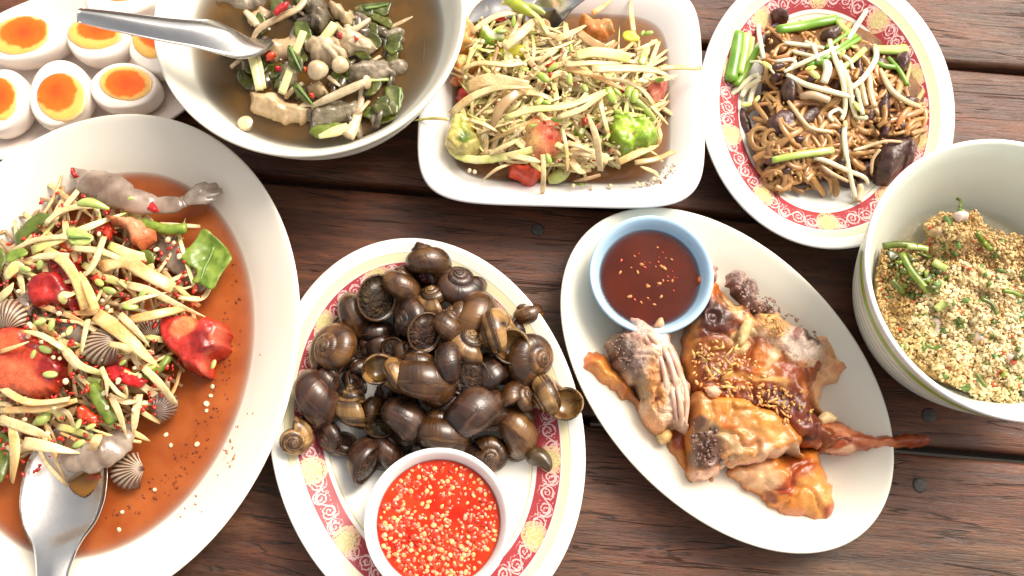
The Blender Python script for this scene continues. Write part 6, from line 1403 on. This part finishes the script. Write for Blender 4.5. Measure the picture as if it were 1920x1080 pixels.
for pts, w, m, lb in (
 ([(1555, 75), (1562, 100), (1580, 150), (1585, 200), (1578, 225)], 12, M_sprout, "longest white sprout running down the middle"), ([(1590, 75), (1605, 50), (1625, 18), (1622, 8)], 12, M_sprout, "tall white sprout reaching up to the top right"),
 ([(1575, 115), (1590, 150), (1598, 195), (1605, 220)], 12, M_sprout, "sprout right of the longest one"), ([(1640, 85), (1642, 110), (1620, 145), (1597, 165)], 13, M_sprout, "thick sprout curving down from the pale onion"),
 ([(1470, 80), (1510, 85), (1545, 90)], 10, M_sprout, "flat sprout under the top spring onion"), ([(1510, 78), (1525, 88), (1535, 115)], 11, M_sprout, "bent sprout in the upper centre"),
 ([(1455, 115), (1485, 112), (1490, 122), (1470, 135)], 9, M_sprout, "looped sprout at the upper left"), ([(1480, 130), (1505, 118), (1545, 100), (1572, 88)], 11, M_sprout, "sprout slanting up to the right in the upper centre"),
 ([(1475, 140), (1510, 158), (1560, 172), (1600, 182)], 13, M_sprout, "long sprout slanting down to the right across the centre"), ([(1548, 115), (1552, 130), (1545, 155)], 20, M_sprout, "fat sprout head in the centre"),
 ([(1385, 120), (1420, 115), (1440, 125), (1452, 138)], 6, M_sprout, "thin sprout tail at the left by the onion bunch"), ([(1370, 178), (1385, 165), (1410, 145), (1422, 140)], 14, M_sprout, "curved sprout at the left edge"),
 ([(1390, 182), (1400, 165), (1425, 148)], 14, M_sprout, "second curved sprout at the left edge"), ([(1405, 195), (1412, 170), (1425, 142)], 13, M_sprout, "third curved sprout at the left edge"),
 ([(1428, 15), (1422, 50), (1428, 90), (1432, 110)], 11, M_sprout, "sprout lying over the red rim at the upper left"), ([(1585, 228), (1583, 260), (1590, 310), (1605, 375)], 12, M_sprout, "long sprout hanging down below the noodles"),
 ([(1526, 296), (1550, 302), (1590, 320), (1620, 332), (1628, 345)], 11, M_sprout, "sprout lying over the bottom liver pieces"), ([(1562, 228), (1555, 215), (1572, 205), (1582, 215)], 9, M_sprout, "small looped sprout below the centre"),
 ([(1605, 220), (1620, 222), (1626, 218)], 11, M_sprout, "bright short sprout end at the right of the loop"), ([(1600, 282), (1625, 275), (1660, 265), (1690, 266)], 8, M_sprb, "brown stained sprout on the largest liver chunk"),
 ([(1634, 325), (1636, 300), (1650, 280)], 8, M_sprb, "short stained sprout curving over the largest liver chunk"), ([(1478, 190), (1500, 220), (1520, 240), (1560, 248)], 11, M_sprb, "tan sprout lying across the left liver slices"),
 ([(1612, 345), (1614, 360), (1610, 378)], 16, M_sprb, "stained noodle end at the bottom by the hanging sprout"), ([(1540, 310), (1560, 325), (1590, 340)], 9, M_sprb, "brown sprout beneath the lower white one"),
 ([(1650, 130), (1672, 170), (1700, 190), (1725, 200)], 13, M_sprb, "wide tan noodle reaching to the right rim"), ([(1630, 140), (1632, 170), (1640, 200)], 14, M_sprb, "tan ribbon noodle in the right centre"), ([(1612, 145), (1618, 170), (1625, 198)], 12, M_sprb, "second tan ribbon noodle in the right centre"),
 ([(1500, 180), (1525, 178), (1555, 188)], 20, M_sprb, "flat tan bamboo slice in the centre"), ([(1605, 165), (1612, 185), (1618, 215)], 11, M_sprout, "sprout end near the yellow bud"), ([(1560, 95), (1590, 110), (1600, 130)], 8, M_sprout, "thin sprout between the green onions"), ([(1485, 95), (1500, 100), (1525, 105)], 9, M_sprout, "small sprout left of the bent one")):
    path = [P(x, y, zn+max(mN(x, y), .002)+.006+.0015*math.sin(i)) for i, (x, y) in enumerate(pts)]; wm = S(pts[0][0], pts[0][1], w*.86, .03)/2
    tag(sweep("bean_sprout", path, wm, wm*.8, m, n=18, nseg=9, taper=[.75, 1, 1, .95, .9, .8]), lb, "bean sprout", GP)
M_bud = mat("yellow_sprout_bud", (.74, .72, .16), .25, var=(.70, .74, .30), vscale=120)
for px, py, L, an, lb in ((1438, 122, 26, -60, "by the left onion bunch"), (1520, 128, 22, 10, "in the upper centre"), (1528, 140, 26, -30, "just below the upper centre one"), (1608, 200, 26, -45, "right of the crossing sprouts"), (1580, 100, 16, 60, "beside the thin green onions"), (1400, 196, 24, 10, "under the left edge sprouts"), (1585, 232, 14, 80, "at the top of the hanging sprout"), (1602, 88, 14, 0, "near the pale thick onion"), (1420, 185, 18, 60, "right of the left edge sprouts")):
    seedlet(px, py, zn+mN(px, py)+.009, L, an, M_bud, "yellow green sprout bud "+lb, "yellow sprout buds on the noodles", cat="bean sprout bud", name="sprout_bud", fat=.9)
GO = "spring onion pieces on the fried noodles"
for pts, w, m, lb, tp in (
 ([(1458, 56), (1500, 50), (1540, 42), (1570, 36)], 18, M_onion, "long green onion piece across the top of the noodles", None), ([(1460, 50), (1500, 43), (1540, 35), (1566, 29)], 7, M_onionl, "white inner edge of the top green onion", None),
 ([(1385, 60), (1380, 100), (1370, 152)], 24, M_onion, "thick leftmost green onion on the red rim", [.8, 1, 1]), ([(1400, 64), (1396, 100), (1388, 140)], 16, M_onionl, "pale green onion beside the leftmost one", None),
 ([(1412, 70), (1408, 95), (1400, 120)], 14, M_onionl, "short pale onion stalk third from the left", [.6, 1, 1]), ([(1424, 88), (1412, 108), (1395, 138), (1380, 160)], 13, M_onion, "dark onion leaf slanting across the left bunch", None),
 ([(1448, 300), (1500, 290), (1562, 281)], 14, M_onionl, "light green onion stick lying on the lower noodles", [.9, 1, 1]), ([(1640, 92), (1670, 94), (1698, 92)], 20, M_onionl, "pale thick onion stalk pointing at the right rim", [.8, 1, 1.05]),
 ([(1548, 90), (1575, 72), (1598, 56)], 9, M_onion, "upper thin green onion in the centre", None), ([(1515, 125), (1560, 98), (1605, 66)], 9, M_onion, "middle long thin green onion in the centre", None), ([(1545, 112), (1580, 92), (1612, 72)], 10, M_onion, "lower thin green onion in the centre", None),
 ([(1572, 132), (1600, 112), (1622, 92)], 11, M_onionl, "light green onion right of the centre sprouts", None), ([(1635, 110), (1655, 122), (1680, 126)], 10, M_onion, "green onion strip below the pale thick stalk", None), ([(1665, 108), (1685, 130), (1702, 160)], 10, M_onion, "green onion strip slanting down to the right rim", None),
 ([(1570, 12), (1600, 22), (1630, 35), (1655, 36)], 5, M_onionl, "very thin onion thread over the red rim at the top right", [.3, 1, .5, .2]), ([(1530, 115), (1545, 118), (1550, 130)], 15, M_onion, "short dark onion bit behind the fat sprout", None), ([(1572, 40), (1580, 52), (1590, 62)], 14, M_onionl, "small yellow green onion bit at the end of the top onion", None)):
    path = [P(x, y, max(zn+mN(x, y)+.006, .014 if x > 1425 else .021)+(.002 if "white inner" in lb else 0)) for x, y in pts]; wm = S(pts[0][0], pts[0][1], w, .03)/2
    tag(sweep("spring_onion", path, wm, wm*.7, m, n=12, nseg=10, taper=tp), lb, "spring onion", GO)
px_scatter("garlic_bits", M_noodo, poly_sampler([(1430, 60), (1620, 60), (1740, 200), (1730, 270), (1600, 330), (1450, 340)]), lambda x, y: zn+mN(x, y)+.004, 220, .0014, 61, "fried garlic bits strewn over the noodles", "garlic bits")
# ================================================================== grilled chicken
M_chick = mat("roast_chicken", (.6, .3, .1), .33, vcol=True, coat=.14, fine=.12, vscale=210, bump=.0006, bscale=300)
try:
    n_, l_ = nt(M_chick); b_ = n_['Principled BSDF']; src = b_.inputs['Base Color'].links[0].from_socket
    l_.new(mixc(n_, l_, 1.0, src, (.95, .80, .62), 'MULTIPLY'), b_.inputs['Base Color'])      # basted, browned skin
except IndexError: pass
M_meat = mat("torn_chicken_meat", (.7, .5, .4), .3, vcol=True, coat=.12, fine=.15, vscale=260, bump=.0014, bscale=480)
TAN, GOLD, CAR, GLZ, PNK, GRY, WHT, RUS = (.62, .245, .048), (.52, .15, .014), (.26, .062, .006), (.045, .008, .002), (.72, .40, .25), (.13, .070, .048), (.80, .55, .38), (.33, .065, .012)
GK = "pieces of the grilled chicken"
def ck(name, ol, z0, h, base, blobs, label, m=None, edge=.007, lump=(.0016, 120), seed=1, warp=18, parent=None, step=.0010, jitter=9, top=None):
    tp0 = top; cr = (lambda X, Y, D: -.0026*np.clip(.09-np.abs(noise(X*70, Y*70, seed+.2, 2)), 0, 1)/.09+.0028*noise(X*38, Y*38, seed+4, 1)+.0006*noise(X*260, Y*260, seed, 2)+(tp0(X, Y, D) if tp0 else 0)) if h > .011 else None; top = cr
    o = puff(name, ol, z0, h, m or M_chick, parent, edge=edge, step=step, colf=painter(base, blobs, seed=seed, warp=warp, nz=.42, ns=85, fine=.10 if m is None else .14), lump=lump, seed=seed, under=.3, jitter=jitter, top=top)
    return tag(o, label, "chicken", GK) if parent is None else o
zc0 = .0085
ck("chicken_piece", [(1365, 880), (1400, 866), (1450, 850), (1500, 840), (1532, 842), (1548, 872), (1560, 905), (1562, 935), (1566, 960), (1556, 983), (1540, 976), (1500, 973), (1470, 965), (1440, 948), (1415, 925), (1390, 905)], zc0, .017, TAN,
   [(1420, 890, 50, 26, 20, (.74, .50, .33), .8), (1500, 868, 34, 15, 0, RUS, .9), (1480, 900, 14, 34, 50, RUS, .9), (1470, 918, 18, 7, 0, (.34, .06, .02), .5), (1530, 920, 34, 40, 0, (.70, .34, .10), .9), (1442, 930, 16, 9, 40, CAR, .6), (1556, 962, 12, 20, 0, RUS, .8), (1548, 975, 10, 8, 0, GLZ, .5), (1500, 965, 60, 8, 8, (.66, .26, .12), .8)],
   "plump roast breast piece at the bottom of the chicken plate", seed=51, edge=.014, lump=(.0022, 90))
ck("chicken_piece", [(1520, 640), (1545, 628), (1565, 650), (1590, 690), (1580, 705), (1545, 730), (1540, 760), (1552, 792), (1530, 778), (1500, 745), (1490, 690)], zc0+.002, .012, (.70, .42, .24),
   [(1575, 690, 16, 12, 0, (.60, .30, .16)), (1530, 770, 12, 24, 0, (.72, .40, .18)), (1545, 700, 24, 10, 30, (.76, .50, .30))], "pale fan shaped wing flap at the right of the chicken", seed=52)
ck("chicken_bone_strip", [(1500, 775), (1530, 790), (1560, 785), (1590, 795), (1620, 812), (1660, 820), (1700, 815), (1730, 818), (1746, 827), (1730, 838), (1700, 840), (1650, 840), (1610, 842), (1597, 855), (1570, 850), (1540, 838), (1500, 835)], .0205, .010, RUS,
   [(1570, 800, 40, 12, 10, (.62, .24, .12), .8), (1640, 828, 50, 8, 4, (.56, .20, .09), .8), (1565, 842, 34, 8, 4, (.74, .48, .36), .6), (1520, 815, 20, 16, 0, GLZ, .7), (1720, 828, 20, 5, 0, (.24, .05, .02), .7)], "long reddish wing bone sticking out over the right rim of the chicken plate", seed=53, edge=.006, lump=(.0018, 200))
ck("chicken_piece", [(1240, 815), (1285, 795), (1296, 850), (1296, 900), (1262, 872), (1246, 845)], zc0, .008, (.50, .22, .06), [(1275, 820, 14, 20, 0, RUS), (1270, 880, 14, 12, 0, TAN)], "small brown scrap of skin between the two front chicken pieces", seed=54)
body = ck("chicken_carcass", [(1296, 512), (1322, 520), (1345, 532), (1371, 562), (1400, 575), (1418, 602), (1460, 640), (1505, 650), (1530, 665), (1540, 690), (1520, 725), (1510, 745), (1530, 780), (1560, 802), (1600, 830), (1560, 848), (1500, 835), (1440, 800), (1380, 775), (1320, 760), (1288, 730), (1282, 652), (1288, 600), (1297, 560)], zc0+.001, .024, CAR,
   [(1300, 560, 13, 60, 0, (.74, .44, .22), .8), (1290, 660, 16, 60, 0, (.68, .38, .14), .8), (1325, 535, 26, 20, 30, GOLD, .8), (1385, 580, 14, 34, -50, (.74, .42, .20), .8), (1338, 592, 34, 28, 20, GLZ, .9), (1332, 562, 9, 5, 0, (.02, .008, .006), .4), (1345, 620, 46, 12, -8, (.10, .02, .006), .7),
    (1340, 665, 40, 30, 0, (.22, .07, .012), .8), (1402, 625, 13, 40, 40, (.66, .52, .30), .5), (1435, 670, 30, 32, 20, (.50, .19, .045), .8), (1455, 662, 11, 26, 35, (.66, .52, .32), .5), (1490, 690, 26, 20, 0, RUS, .8), (1470, 760, 50, 32, 25, (.13, .022, .008), .9), (1510, 790, 40, 18, 40, (.17, .03, .01), .8), (1530, 760, 8, 40, -20, (.60, .26, .12), .6), (1420, 708, 60, 7, 5, (.70, .42, .16), .7)],
   "largest chicken piece with dark glossy glaze in the middle of the plate", seed=55, edge=.007, lump=(.0032, 85))
ck("chicken_piece", [(1408, 600), (1440, 580), (1480, 598), (1510, 612), (1535, 632), (1548, 660), (1530, 690), (1490, 700), (1462, 690), (1440, 655), (1415, 630)], .024, .012, (.74, .46, .28),
   [(1445, 605, 30, 20, 20, (.74, .40, .14), .8), (1500, 640, 36, 26, 20, (.82, .62, .48), .9), (1490, 620, 8, 14, 20, (.40, .18, .14), .4), (1480, 680, 34, 12, 10, (.56, .20, .06), .7), (1520, 625, 24, 8, 40, GRY, .6), (1475, 600, 20, 6, 30, GRY, .6)], "torn pale meat on the upper right of the largest chicken piece", m=M_meat, seed=56, lump=(.0030, 190), edge=.008)
ck("chicken_bone_end", [(1318, 505), (1330, 497), (1346, 498), (1348, 512), (1343, 526), (1322, 520)], .026, .007, (.60, .40, .34), [(1340, 505, 8, 10, 0, (.36, .18, .15))], "pinkish bone end at the top corner of the chicken beside the blue bowl", m=M_meat, seed=57, edge=.005)
ck("chicken_rib_piece", [(1362, 528), (1372, 505), (1384, 502), (1402, 515), (1418, 532), (1426, 556), (1440, 570), (1465, 585), (1440, 590), (1405, 585), (1385, 560)], .020, .012, (.30, .19, .16), [(1395, 525, 12, 10, 0, (.44, .30, .26)), (1402, 534, 5, 5, 0, (.05, .03, .03), .3), (1420, 560, 12, 10, 0, (.40, .22, .16)), (1385, 550, 16, 8, 0, (.10, .06, .05), .6)], "crumbly purplish brown rib piece at the top of the chicken", m=M_meat, seed=58, lump=(.0034, 260), edge=.006)
ck("chicken_drumstick", [(1078, 692), (1088, 668), (1108, 655), (1130, 656), (1146, 680), (1166, 704), (1192, 733), (1210, 758), (1206, 774), (1180, 757), (1150, 737), (1112, 714), (1090, 706)], zc0+.001, .018, (.62, .24, .055), [(1095, 680, 14, 14, 0, (.66, .24, .10), .8), (1140, 700, 40, 8, 42, (.74, .34, .08), .8), (1120, 672, 26, 8, 20, (.52, .17, .04), .8), (1180, 745, 26, 8, 42, (.40, .14, .03), .8)], "shiny orange drumstick end at the left of the chicken plate", seed=59, edge=.014, lump=(.0012, 150))
th_ = ck("chicken_thigh", [(1172, 596), (1186, 590), (1206, 603), (1225, 612), (1250, 622), (1268, 660), (1286, 704), (1293, 738), (1291, 783), (1286, 818), (1268, 808), (1252, 800), (1242, 830), (1218, 802), (1200, 779), (1200, 738), (1168, 714), (1146, 680), (1136, 652), (1144, 630), (1168, 620)], zc0+.001, .026, (.62, .38, .24),
   [(1195, 610, 24, 16, 10, (.72, .42, .34), .8), (1172, 662, 32, 44, -20, (.13, .075, .055), .8), (1160, 690, 14, 14, 0, (.24, .16, .12), .6), (1200, 655, 14, 10, 0, (.58, .38, .30), .6), (1228, 730, 17, 54, -12, (.52, .22, .06), .7), (1205, 735, 12, 40, -8, (.38, .24, .13), .7), (1222, 800, 16, 26, -20, (.70, .30, .12), .7), (1232, 745, 6, 20, 0, (.20, .06, .02), .5), (1265, 730, 20, 84, -12, WHT, .6), (1240, 640, 22, 14, 40, (.80, .58, .48), .7)],
   "split thigh with white fibrous meat left of the centre of the chicken plate", m=M_meat, seed=60, lump=(.0028, 170), edge=.007)
M_fib = mat("chicken_fibre", (.80, .58, .44), .3, var=(.68, .36, .25), vscale=120, coat=.25, sss=.15, rand=.1)
for k, pts in enumerate(([(1232, 632), (1252, 668), (1268, 720), (1276, 775)], [(1242, 628), (1264, 670), (1280, 722), (1284, 780)], [(1222, 640), (1240, 680), (1256, 730), (1264, 790)], [(1250, 640), (1272, 690), (1287, 740), (1286, 800)], [(1215, 625), (1235, 660), (1248, 710), (1250, 760)], [(1248, 690), (1262, 740), (1270, 790)], [(1260, 690), (1274, 745), (1279, 800)], [(1205, 615), (1225, 635), (1240, 655)], [(1195, 612), (1215, 640), (1228, 660)])):
    path = [P(x, y, zc0+.0265+.002*math.sin(i*1.4+k)-(.006 if i in (0, len(pts)-1) else 0)) for i, (x, y) in enumerate(pts)]; sweep("meat_fibre", path, .0017, .0015, M_fib, th_, n=18, taper=[.5, 1, .9, 1, .4])
lt = ck("chicken_thigh", [(1305, 728), (1330, 738), (1377, 744), (1413, 755), (1452, 773), (1491, 803), (1513, 831), (1500, 835), (1507, 857), (1474, 852), (1436, 864), (1391, 872), (1352, 878), (1344, 888), (1297, 900), (1293, 856), (1288, 792), (1292, 750)], .016, .020, (.58, .26, .07),
   [(1320, 752, 26, 16, 10, (.55, .26, .09), .8), (1400, 775, 60, 18, 18, (.64, .29, .06), .8), (1375, 790, 26, 10, 20, (.50, .15, .03), .7), (1420, 800, 50, 10, 26, (.60, .32, .11), .8), (1350, 820, 52, 20, 30, (.40, .30, .17), .8), (1322, 850, 34, 44, 0, GRY, .7), (1345, 862, 20, 10, 0, (.12, .06, .05), .5), (1315, 795, 18, 14, 0, (.15, .09, .075), .6), (1420, 835, 40, 12, 18, (.52, .26, .12), .7), (1300, 832, 8, 6, 0, WHT, .4), (1465, 846, 50, 11, -8, (.80, .58, .46), .5), (1390, 868, 50, 7, -12, (.76, .52, .42), .5), (1320, 894, 34, 8, -18, (.72, .44, .34), .6)],
   "front thigh piece with torn grey meat at its left end and golden skin", seed=61, lump=(.0026, 130), edge=.006)
for (ol, z, h, base, lb) in (([(1232, 815), (1250, 803), (1262, 812), (1258, 828), (1240, 832)], .020, .005, (.74, .55, .24), "pale gristle knob at the foot of the split thigh"), ([(1326, 893), (1334, 890), (1340, 902), (1334, 912), (1326, 904)], zc0, .005, (.55, .30, .12), "tiny bone stub poking out below the front thigh"),
   ([(1322, 727), (1340, 722), (1352, 730), (1350, 742), (1328, 742)], .036, .004, (.76, .50, .40), "pale pink meat scrap on top of the front thigh"), ([(1533, 786), (1548, 772), (1572, 782), (1560, 792), (1540, 796)], .028, .0035, (.82, .70, .44), "broken white crisp above the wing bone"), ([(1230, 603), (1240, 594), (1246, 606), (1240, 616), (1228, 614)], .030, .004, (.78, .50, .36), "small torn flap at the top of the split thigh"),
   ([(1394, 600), (1412, 596), (1410, 622), (1392, 648), (1382, 640)], .033, .003, (.60, .50, .28), "pale greenish skin patch folded over the glaze")):
    ck("chicken_scrap", ol, z, h, base, [], lb, seed=int(ol[0][0]), edge=.004, lump=(.001, 260), jitter=3)
M_garl = mat("fried_garlic", (.50, .22, .04), .35, var=(.74, .46, .15), vscale=120, rand=.4, coat=.2)
GF = "fried garlic crisps on the chicken"
MK_E = [(1338, 592, "the darkest glaze"), (1395, 622, "the pale skin patch"), (1445, 605, "the torn pale meat"), (1338, 733, "the pink meat scrap"), (1548, 782, "the white crisp"), (1470, 760, "the dark glaze on the right"), (1300, 690, "the left edge of the carcass"), (1430, 780, "the front thigh skin"), (1380, 680, "the middle of the carcass")]
g1 = poly_sampler([(1295, 660), (1340, 630), (1380, 650), (1400, 690), (1340, 715), (1295, 700)]); g2 = poly_sampler([(1340, 720), (1420, 715), (1470, 755), (1510, 795), (1460, 790), (1400, 750)]); g3 = poly_sampler([(1410, 590), (1450, 590), (1475, 625), (1440, 630)]); g4 = poly_sampler([(1440, 720), (1530, 740), (1520, 790)])
for i in range(84):
    px, py = (g1, g2, g1, g2, g3, g4)[i % 6](); L = random.choice((8, 10, 13, 18, 26)) if i % 6 != 5 else random.uniform(6, 10); a = random.uniform(0, 6.28); z = .0345+.0012*random.random()+(.003 if i % 6 == 4 else 0)-(.002 if px < 1310 else 0)
    pts = [(px-L/2*math.cos(a), py-L/2*math.sin(a), z), (px+random.uniform(-3, 3), py+random.uniform(-3, 3), z+.0012), (px+L/2*math.cos(a), py+L/2*math.sin(a), z)]
    wm = S(px, py, random.uniform(3, 7), z)/2
    tag(sweep("garlic_crisp", px_path(pts), wm, wm*.5, M_garl, n=6, nseg=6, taper=[.5, 1, .9, .4], twist=random.uniform(-1, 1)), uniq("golden fried garlic crisp", px, py, MK_E, -a), "garlic crisp", GF)
px_scatter("garlic_crumbs", M_garl, poly_sampler([(1295, 640), (1380, 650), (1500, 740), (1520, 800), (1440, 780), (1300, 720)]), lambda x, y: .0345, 130, .0011, 71, "tiny fried garlic crumbs scattered over the chicken", "garlic crumbs")
px_scatter("meat_crumbs", mat("grey_meat_crumb", (.28, .16, .125), .35), poly_sampler([(1370, 510), (1420, 540), (1540, 630), (1520, 640), (1440, 595), (1400, 585)]), lambda x, y: .0322, 90, .0010, 72, "greyish meat crumbs along the upper edge of the chicken", "meat crumbs")
px_scatter("meat_crumbs", mat("dark_meat_crumb", (.13, .065, .05), .35), poly_sampler([(1296, 790), (1345, 800), (1370, 860), (1300, 890)]), lambda x, y: .0352, 90, .0011, 73, "dark torn meat crumbs at the left end of the front thigh", "meat crumbs")
px_scatter("meat_crumbs", mat("brown_meat_crumb", (.18, .095, .07), .35), poly_sampler([(1145, 640), (1185, 610), (1205, 660), (1170, 700)]), lambda x, y: .0338, 70, .0012, 74, "dark torn meat crumbs at the top of the split thigh", "meat crumbs")
# ================================================================== minced meat salad in the green striped bowl
mb_prof = bowl_prof(Z_MB, fit_mb[1], .05, ridge=rid2, out_power=.55)
zm = .030
def clip_bowl(ol, z, gap=.002):
    r = fit_mb[1]-prof_d_at(mb_prof, z)-gap; out = []
    for x, y in ol:
        p = P(x, y, z)[:2]; d = p-fit_mb[0]; L = np.linalg.norm(d)
        if L > r: p = fit_mb[0]+d*r/L
        out.append(tuple(float(v) for v in project(p[0], p[1], z)))
    return out
Mm_b = mat("toasted_mince", (.56, .38, .15), .42, var=(.36, .21, .07), vscale=260, vcol=False, bump=.0018, bscale=420, fine=.3)
zsur = .044
ol = clip_bowl([(1570, 500), (1610, 450), (1650, 458), (1690, 462), (1740, 450), (1735, 420), (1760, 400), (1830, 395), (1860, 430), (1910, 440), (1980, 480), (2060, 600), (2050, 760), (1960, 850), (1840, 830), (1730, 770), (1650, 700), (1590, 630), (1560, 560)], .0405)
mM = mound([(1795, 425, 66, 52, .017), (1880, 465, 45, 40, .010), (1800, 562, 40, 30, .012), (1722, 585, 45, 35, .009), (1790, 430, 75, 60, .013), (1840, 580, 140, 130, .010), (1700, 500, 70, 50, .006), (1890, 680, 140, 110, .010), (1900, 500, 80, 60, .008), (1730, 620, 60, 50, .005)])
def tm_(X, Y, D):
    px, py = project(X, Y, np.full(X.shape, zsur)); return np.vectorize(mM)(px, py)+.0030*noise(X*330, Y*330, 4.5, 3)+.0075*noise(X*115, Y*115, 9.5, 2)
mass = puff("minced_meat", ol, zsur-.003, .004, Mm_b, edge=.010, step=.0011, top=tm_, lump=(.0008, 700), seed=81, under=.4, zref=zsur)
tag(mass, "crumbly toasted rice and minced meat salad heaped in the green striped bowl", "minced meat", None, 'stuff')
L_yel = liquid_mat("yellow_broth", (.50, .40, .18), .06, (.44, .34, .14), .5, 120)
ml = liquid("meat_juice", fit_mb, prof_d_at(mb_prof, .035), .035, .012, L_yel, .02, n=96, seed=12); tag(ml, "thin yellowish juice around the minced meat in the striped bowl", "juice")
regM = poly_sampler([p for p in ol if True])
def zmm(x, y):
    q = P(x, y, zsur); return zsur+mM(x, y)+.0012+float(.0030*noise(q[0]*330, q[1]*330, 4.5, 3)+.0075*noise(q[0]*115, q[1]*115, 9.5, 2))
for nm, m, num, sz, seed, lb, el, reg in (("toasted_rice_crumbs", mat("golden_crumb", (.72, .52, .24), .4, var=(.50, .31, .11), vscale=70), 6500, .00085, 82, "golden toasted rice crumbs covering the minced meat", 1.0, regM),
    ("pale_crumbs", mat("pale_crumb", (.84, .74, .48), .4, var=(.78, .60, .30), vscale=80), 4600, .0010, 83, "pale rice and meat crumbs covering the minced meat", 1.0, poly_sampler([(1700, 600), (1760, 520), (1800, 490), (1900, 510), (1970, 620), (1960, 800), (1840, 755), (1740, 690)])),
    ("chilli_flakes", mat("orange_red_flake", (.55, .09, .03), .3), 170, .0011, 84, "orange red chilli flakes in the minced meat", 1.3, regM), ("herb_bits", mat("chopped_herb", (.07, .15, .03), .35, var=(.16, .26, .06), vscale=300), 150, .0017, 85, "chopped green herb bits in the minced meat", 1.9, regM),
    ("dark_crumbs", mat("dark_crumb", (.18, .10, .04), .4), 700, .0009, 86, "dark brown toasted crumbs in the minced meat", 1.0, regM)):
    px_scatter(nm, m, reg, zmm, num, sz, seed, lb, nm.replace("_", " "), sq=(1, .85, .7), elong=el, lump=.6)
M_lump = mat("coated_meat", (.50, .33, .17), .32, var=(.36, .21, .10), vscale=200, bump=.0016, bscale=450, coat=.15, fine=.25)
M_lumpg = mat("pale_pork", (.62, .46, .38), .28, var=(.74, .60, .50), vscale=150, coat=.2)
GC = "meat chunks in the minced meat salad"
for i, (o_, z, h, m, lb) in enumerate((([(1738, 600), (1752, 594), (1768, 604), (1765, 628), (1750, 632), (1742, 618)], 0, .0035, M_lumpg, "pale pork scrap left of the centre of the bowl"),
    ([(1785, 402), (1806, 392), (1822, 400), (1812, 412), (1795, 414)], 0, .003, M_lumpg, "pinkish bare patch of meat on the highest lump of the heap"),
    ([(1820, 626), (1842, 618), (1856, 634), (1838, 646)], 0, .003, M_lumpg, "pale pork scrap in the lower middle of the bowl"), ([(1884, 662), (1908, 658), (1914, 672), (1892, 682)], 0, .003, M_lumpg, "whitish pork scrap at the right of the bowl"),
    ([(1745, 432), (1765, 424), (1778, 438), (1762, 450)], 0, .004, M_lump, "browned meat scrap on the left of the highest lump"))):
    q = np.array(o_).mean(0); tag(puff("meat_chunk", o_, zmm(*q)-.0008, h, m, edge=h*1.2, step=.0010, lump=(.0022, 420), seed=i+90, under=.8, jitter=8), lb, "meat", GC)
GS2 = "green stems in the minced meat salad"
for pts, w, m, lb in (([(1690, 475), (1710, 510), (1742, 548)], 14, M_green, "long green stem slanting through the upper left of the bowl"), ([(1655, 462), (1685, 458), (1720, 462)], 14, M_leaf, "dark stem along the upper left edge of the meat"), ([(1700, 462), (1725, 464), (1740, 468)], 12, M_pod, "bright green stem end beside the dark stem"),
    ([(1832, 437), (1845, 455), (1858, 468)], 12, M_green, "green stem between the two upper lumps"), ([(1750, 490), (1765, 500), (1775, 505)], 16, M_pod, "short yellow green stem in the dark hollow"), ([(1672, 525), (1685, 540), (1692, 550)], 12, M_leaf, "dark stem near the left wall"), ([(1755, 580), (1765, 572), (1775, 568)], 14, M_pod, "yellow green stem bit above the pale pork scrap"),
    ([(1795, 372), (1802, 378), (1800, 388)], 7, M_leaf, "tiny dark sprig on top of the biggest lump"), ([(1735, 645), (1750, 652), (1765, 648)], 8, M_leaf, "dark herb sliver at the lower left of the meat"), ([(1840, 560), (1860, 570), (1870, 590)], 9, M_leaf, "dark herb stem right of the pale clump"), ([(1880, 545), (1900, 548), (1915, 556)], 9, M_green, "green herb stem near the right edge"), ([(1830, 700), (1840, 715), (1850, 725)], 9, M_leaf, "dark herb stem at the bottom of the meat")):
    path = [P(x, y, zsur+mM(x, y)+.0055) for x, y in pts]; wm = S(pts[0][0], pts[0][1], w, .05)/2; tag(sweep("vegetable_slice", path, wm, wm*.7, m, n=10, nseg=8), lb, "vegetable", GS2)
for ol_, z, lb in (([(1700, 490), (1730, 500), (1745, 525), (1720, 535), (1705, 515)], .050, "dark leaf in the hollow left of the pale clump"), ([(1745, 505), (1775, 510), (1780, 530), (1755, 535)], .051, "dark leaf in the hollow below the yellow green stem"), ([(1660, 470), (1680, 472), (1685, 490), (1668, 490)], .049, "dark leaf at the upper left edge of the meat")):
    leaf("herb_leaf", ol_, z, lb, "leaf", M_basil, curl=.003, group="dark leaves in the minced meat salad")

MK_G = [(1715, 510, "the long green stem"), (1760, 498, "the yellow green stem"), (1795, 425, "the highest lump"), (1682, 540, "the left wall stem"), (1800, 560, "the pale clump"), (1845, 452, "the stem between the lumps"), (1850, 700, "the bottom herb stem"), (1730, 590, "the golden clump")]
rg = poly_sampler([(1665, 480), (1700, 465), (1760, 475), (1790, 510), (1760, 550), (1700, 560), (1670, 530)]); rg2 = poly_sampler([(1740, 600), (1830, 520), (1915, 560), (1915, 750), (1830, 710)])
for i in range(34):
    x, y = rg() if i % 3 else rg2(); a = random.uniform(0, 6.28); r = random.uniform(6, 15) if i % 3 else random.uniform(4, 8); z = zmm(x, y)+.001
    m = random.choice((M_leaf, M_basil, M_leaf, M_green))
    path = [P(x-r*math.cos(a), y-r*math.sin(a), z), P(x+random.uniform(-3, 3), y+random.uniform(-3, 3), z+.0014), P(x+r*math.cos(a), y+r*math.sin(a), z)]
    tag(sweep("herb_piece", path, .0011+.0012*random.random(), .0005, m, n=8, nseg=6, taper=[.4, 1, 1, .5], twist=random.uniform(-1.5, 1.5)), uniq("dark chopped herb piece", x, y, MK_G, -a), "herb", "chopped herbs in the minced meat salad")
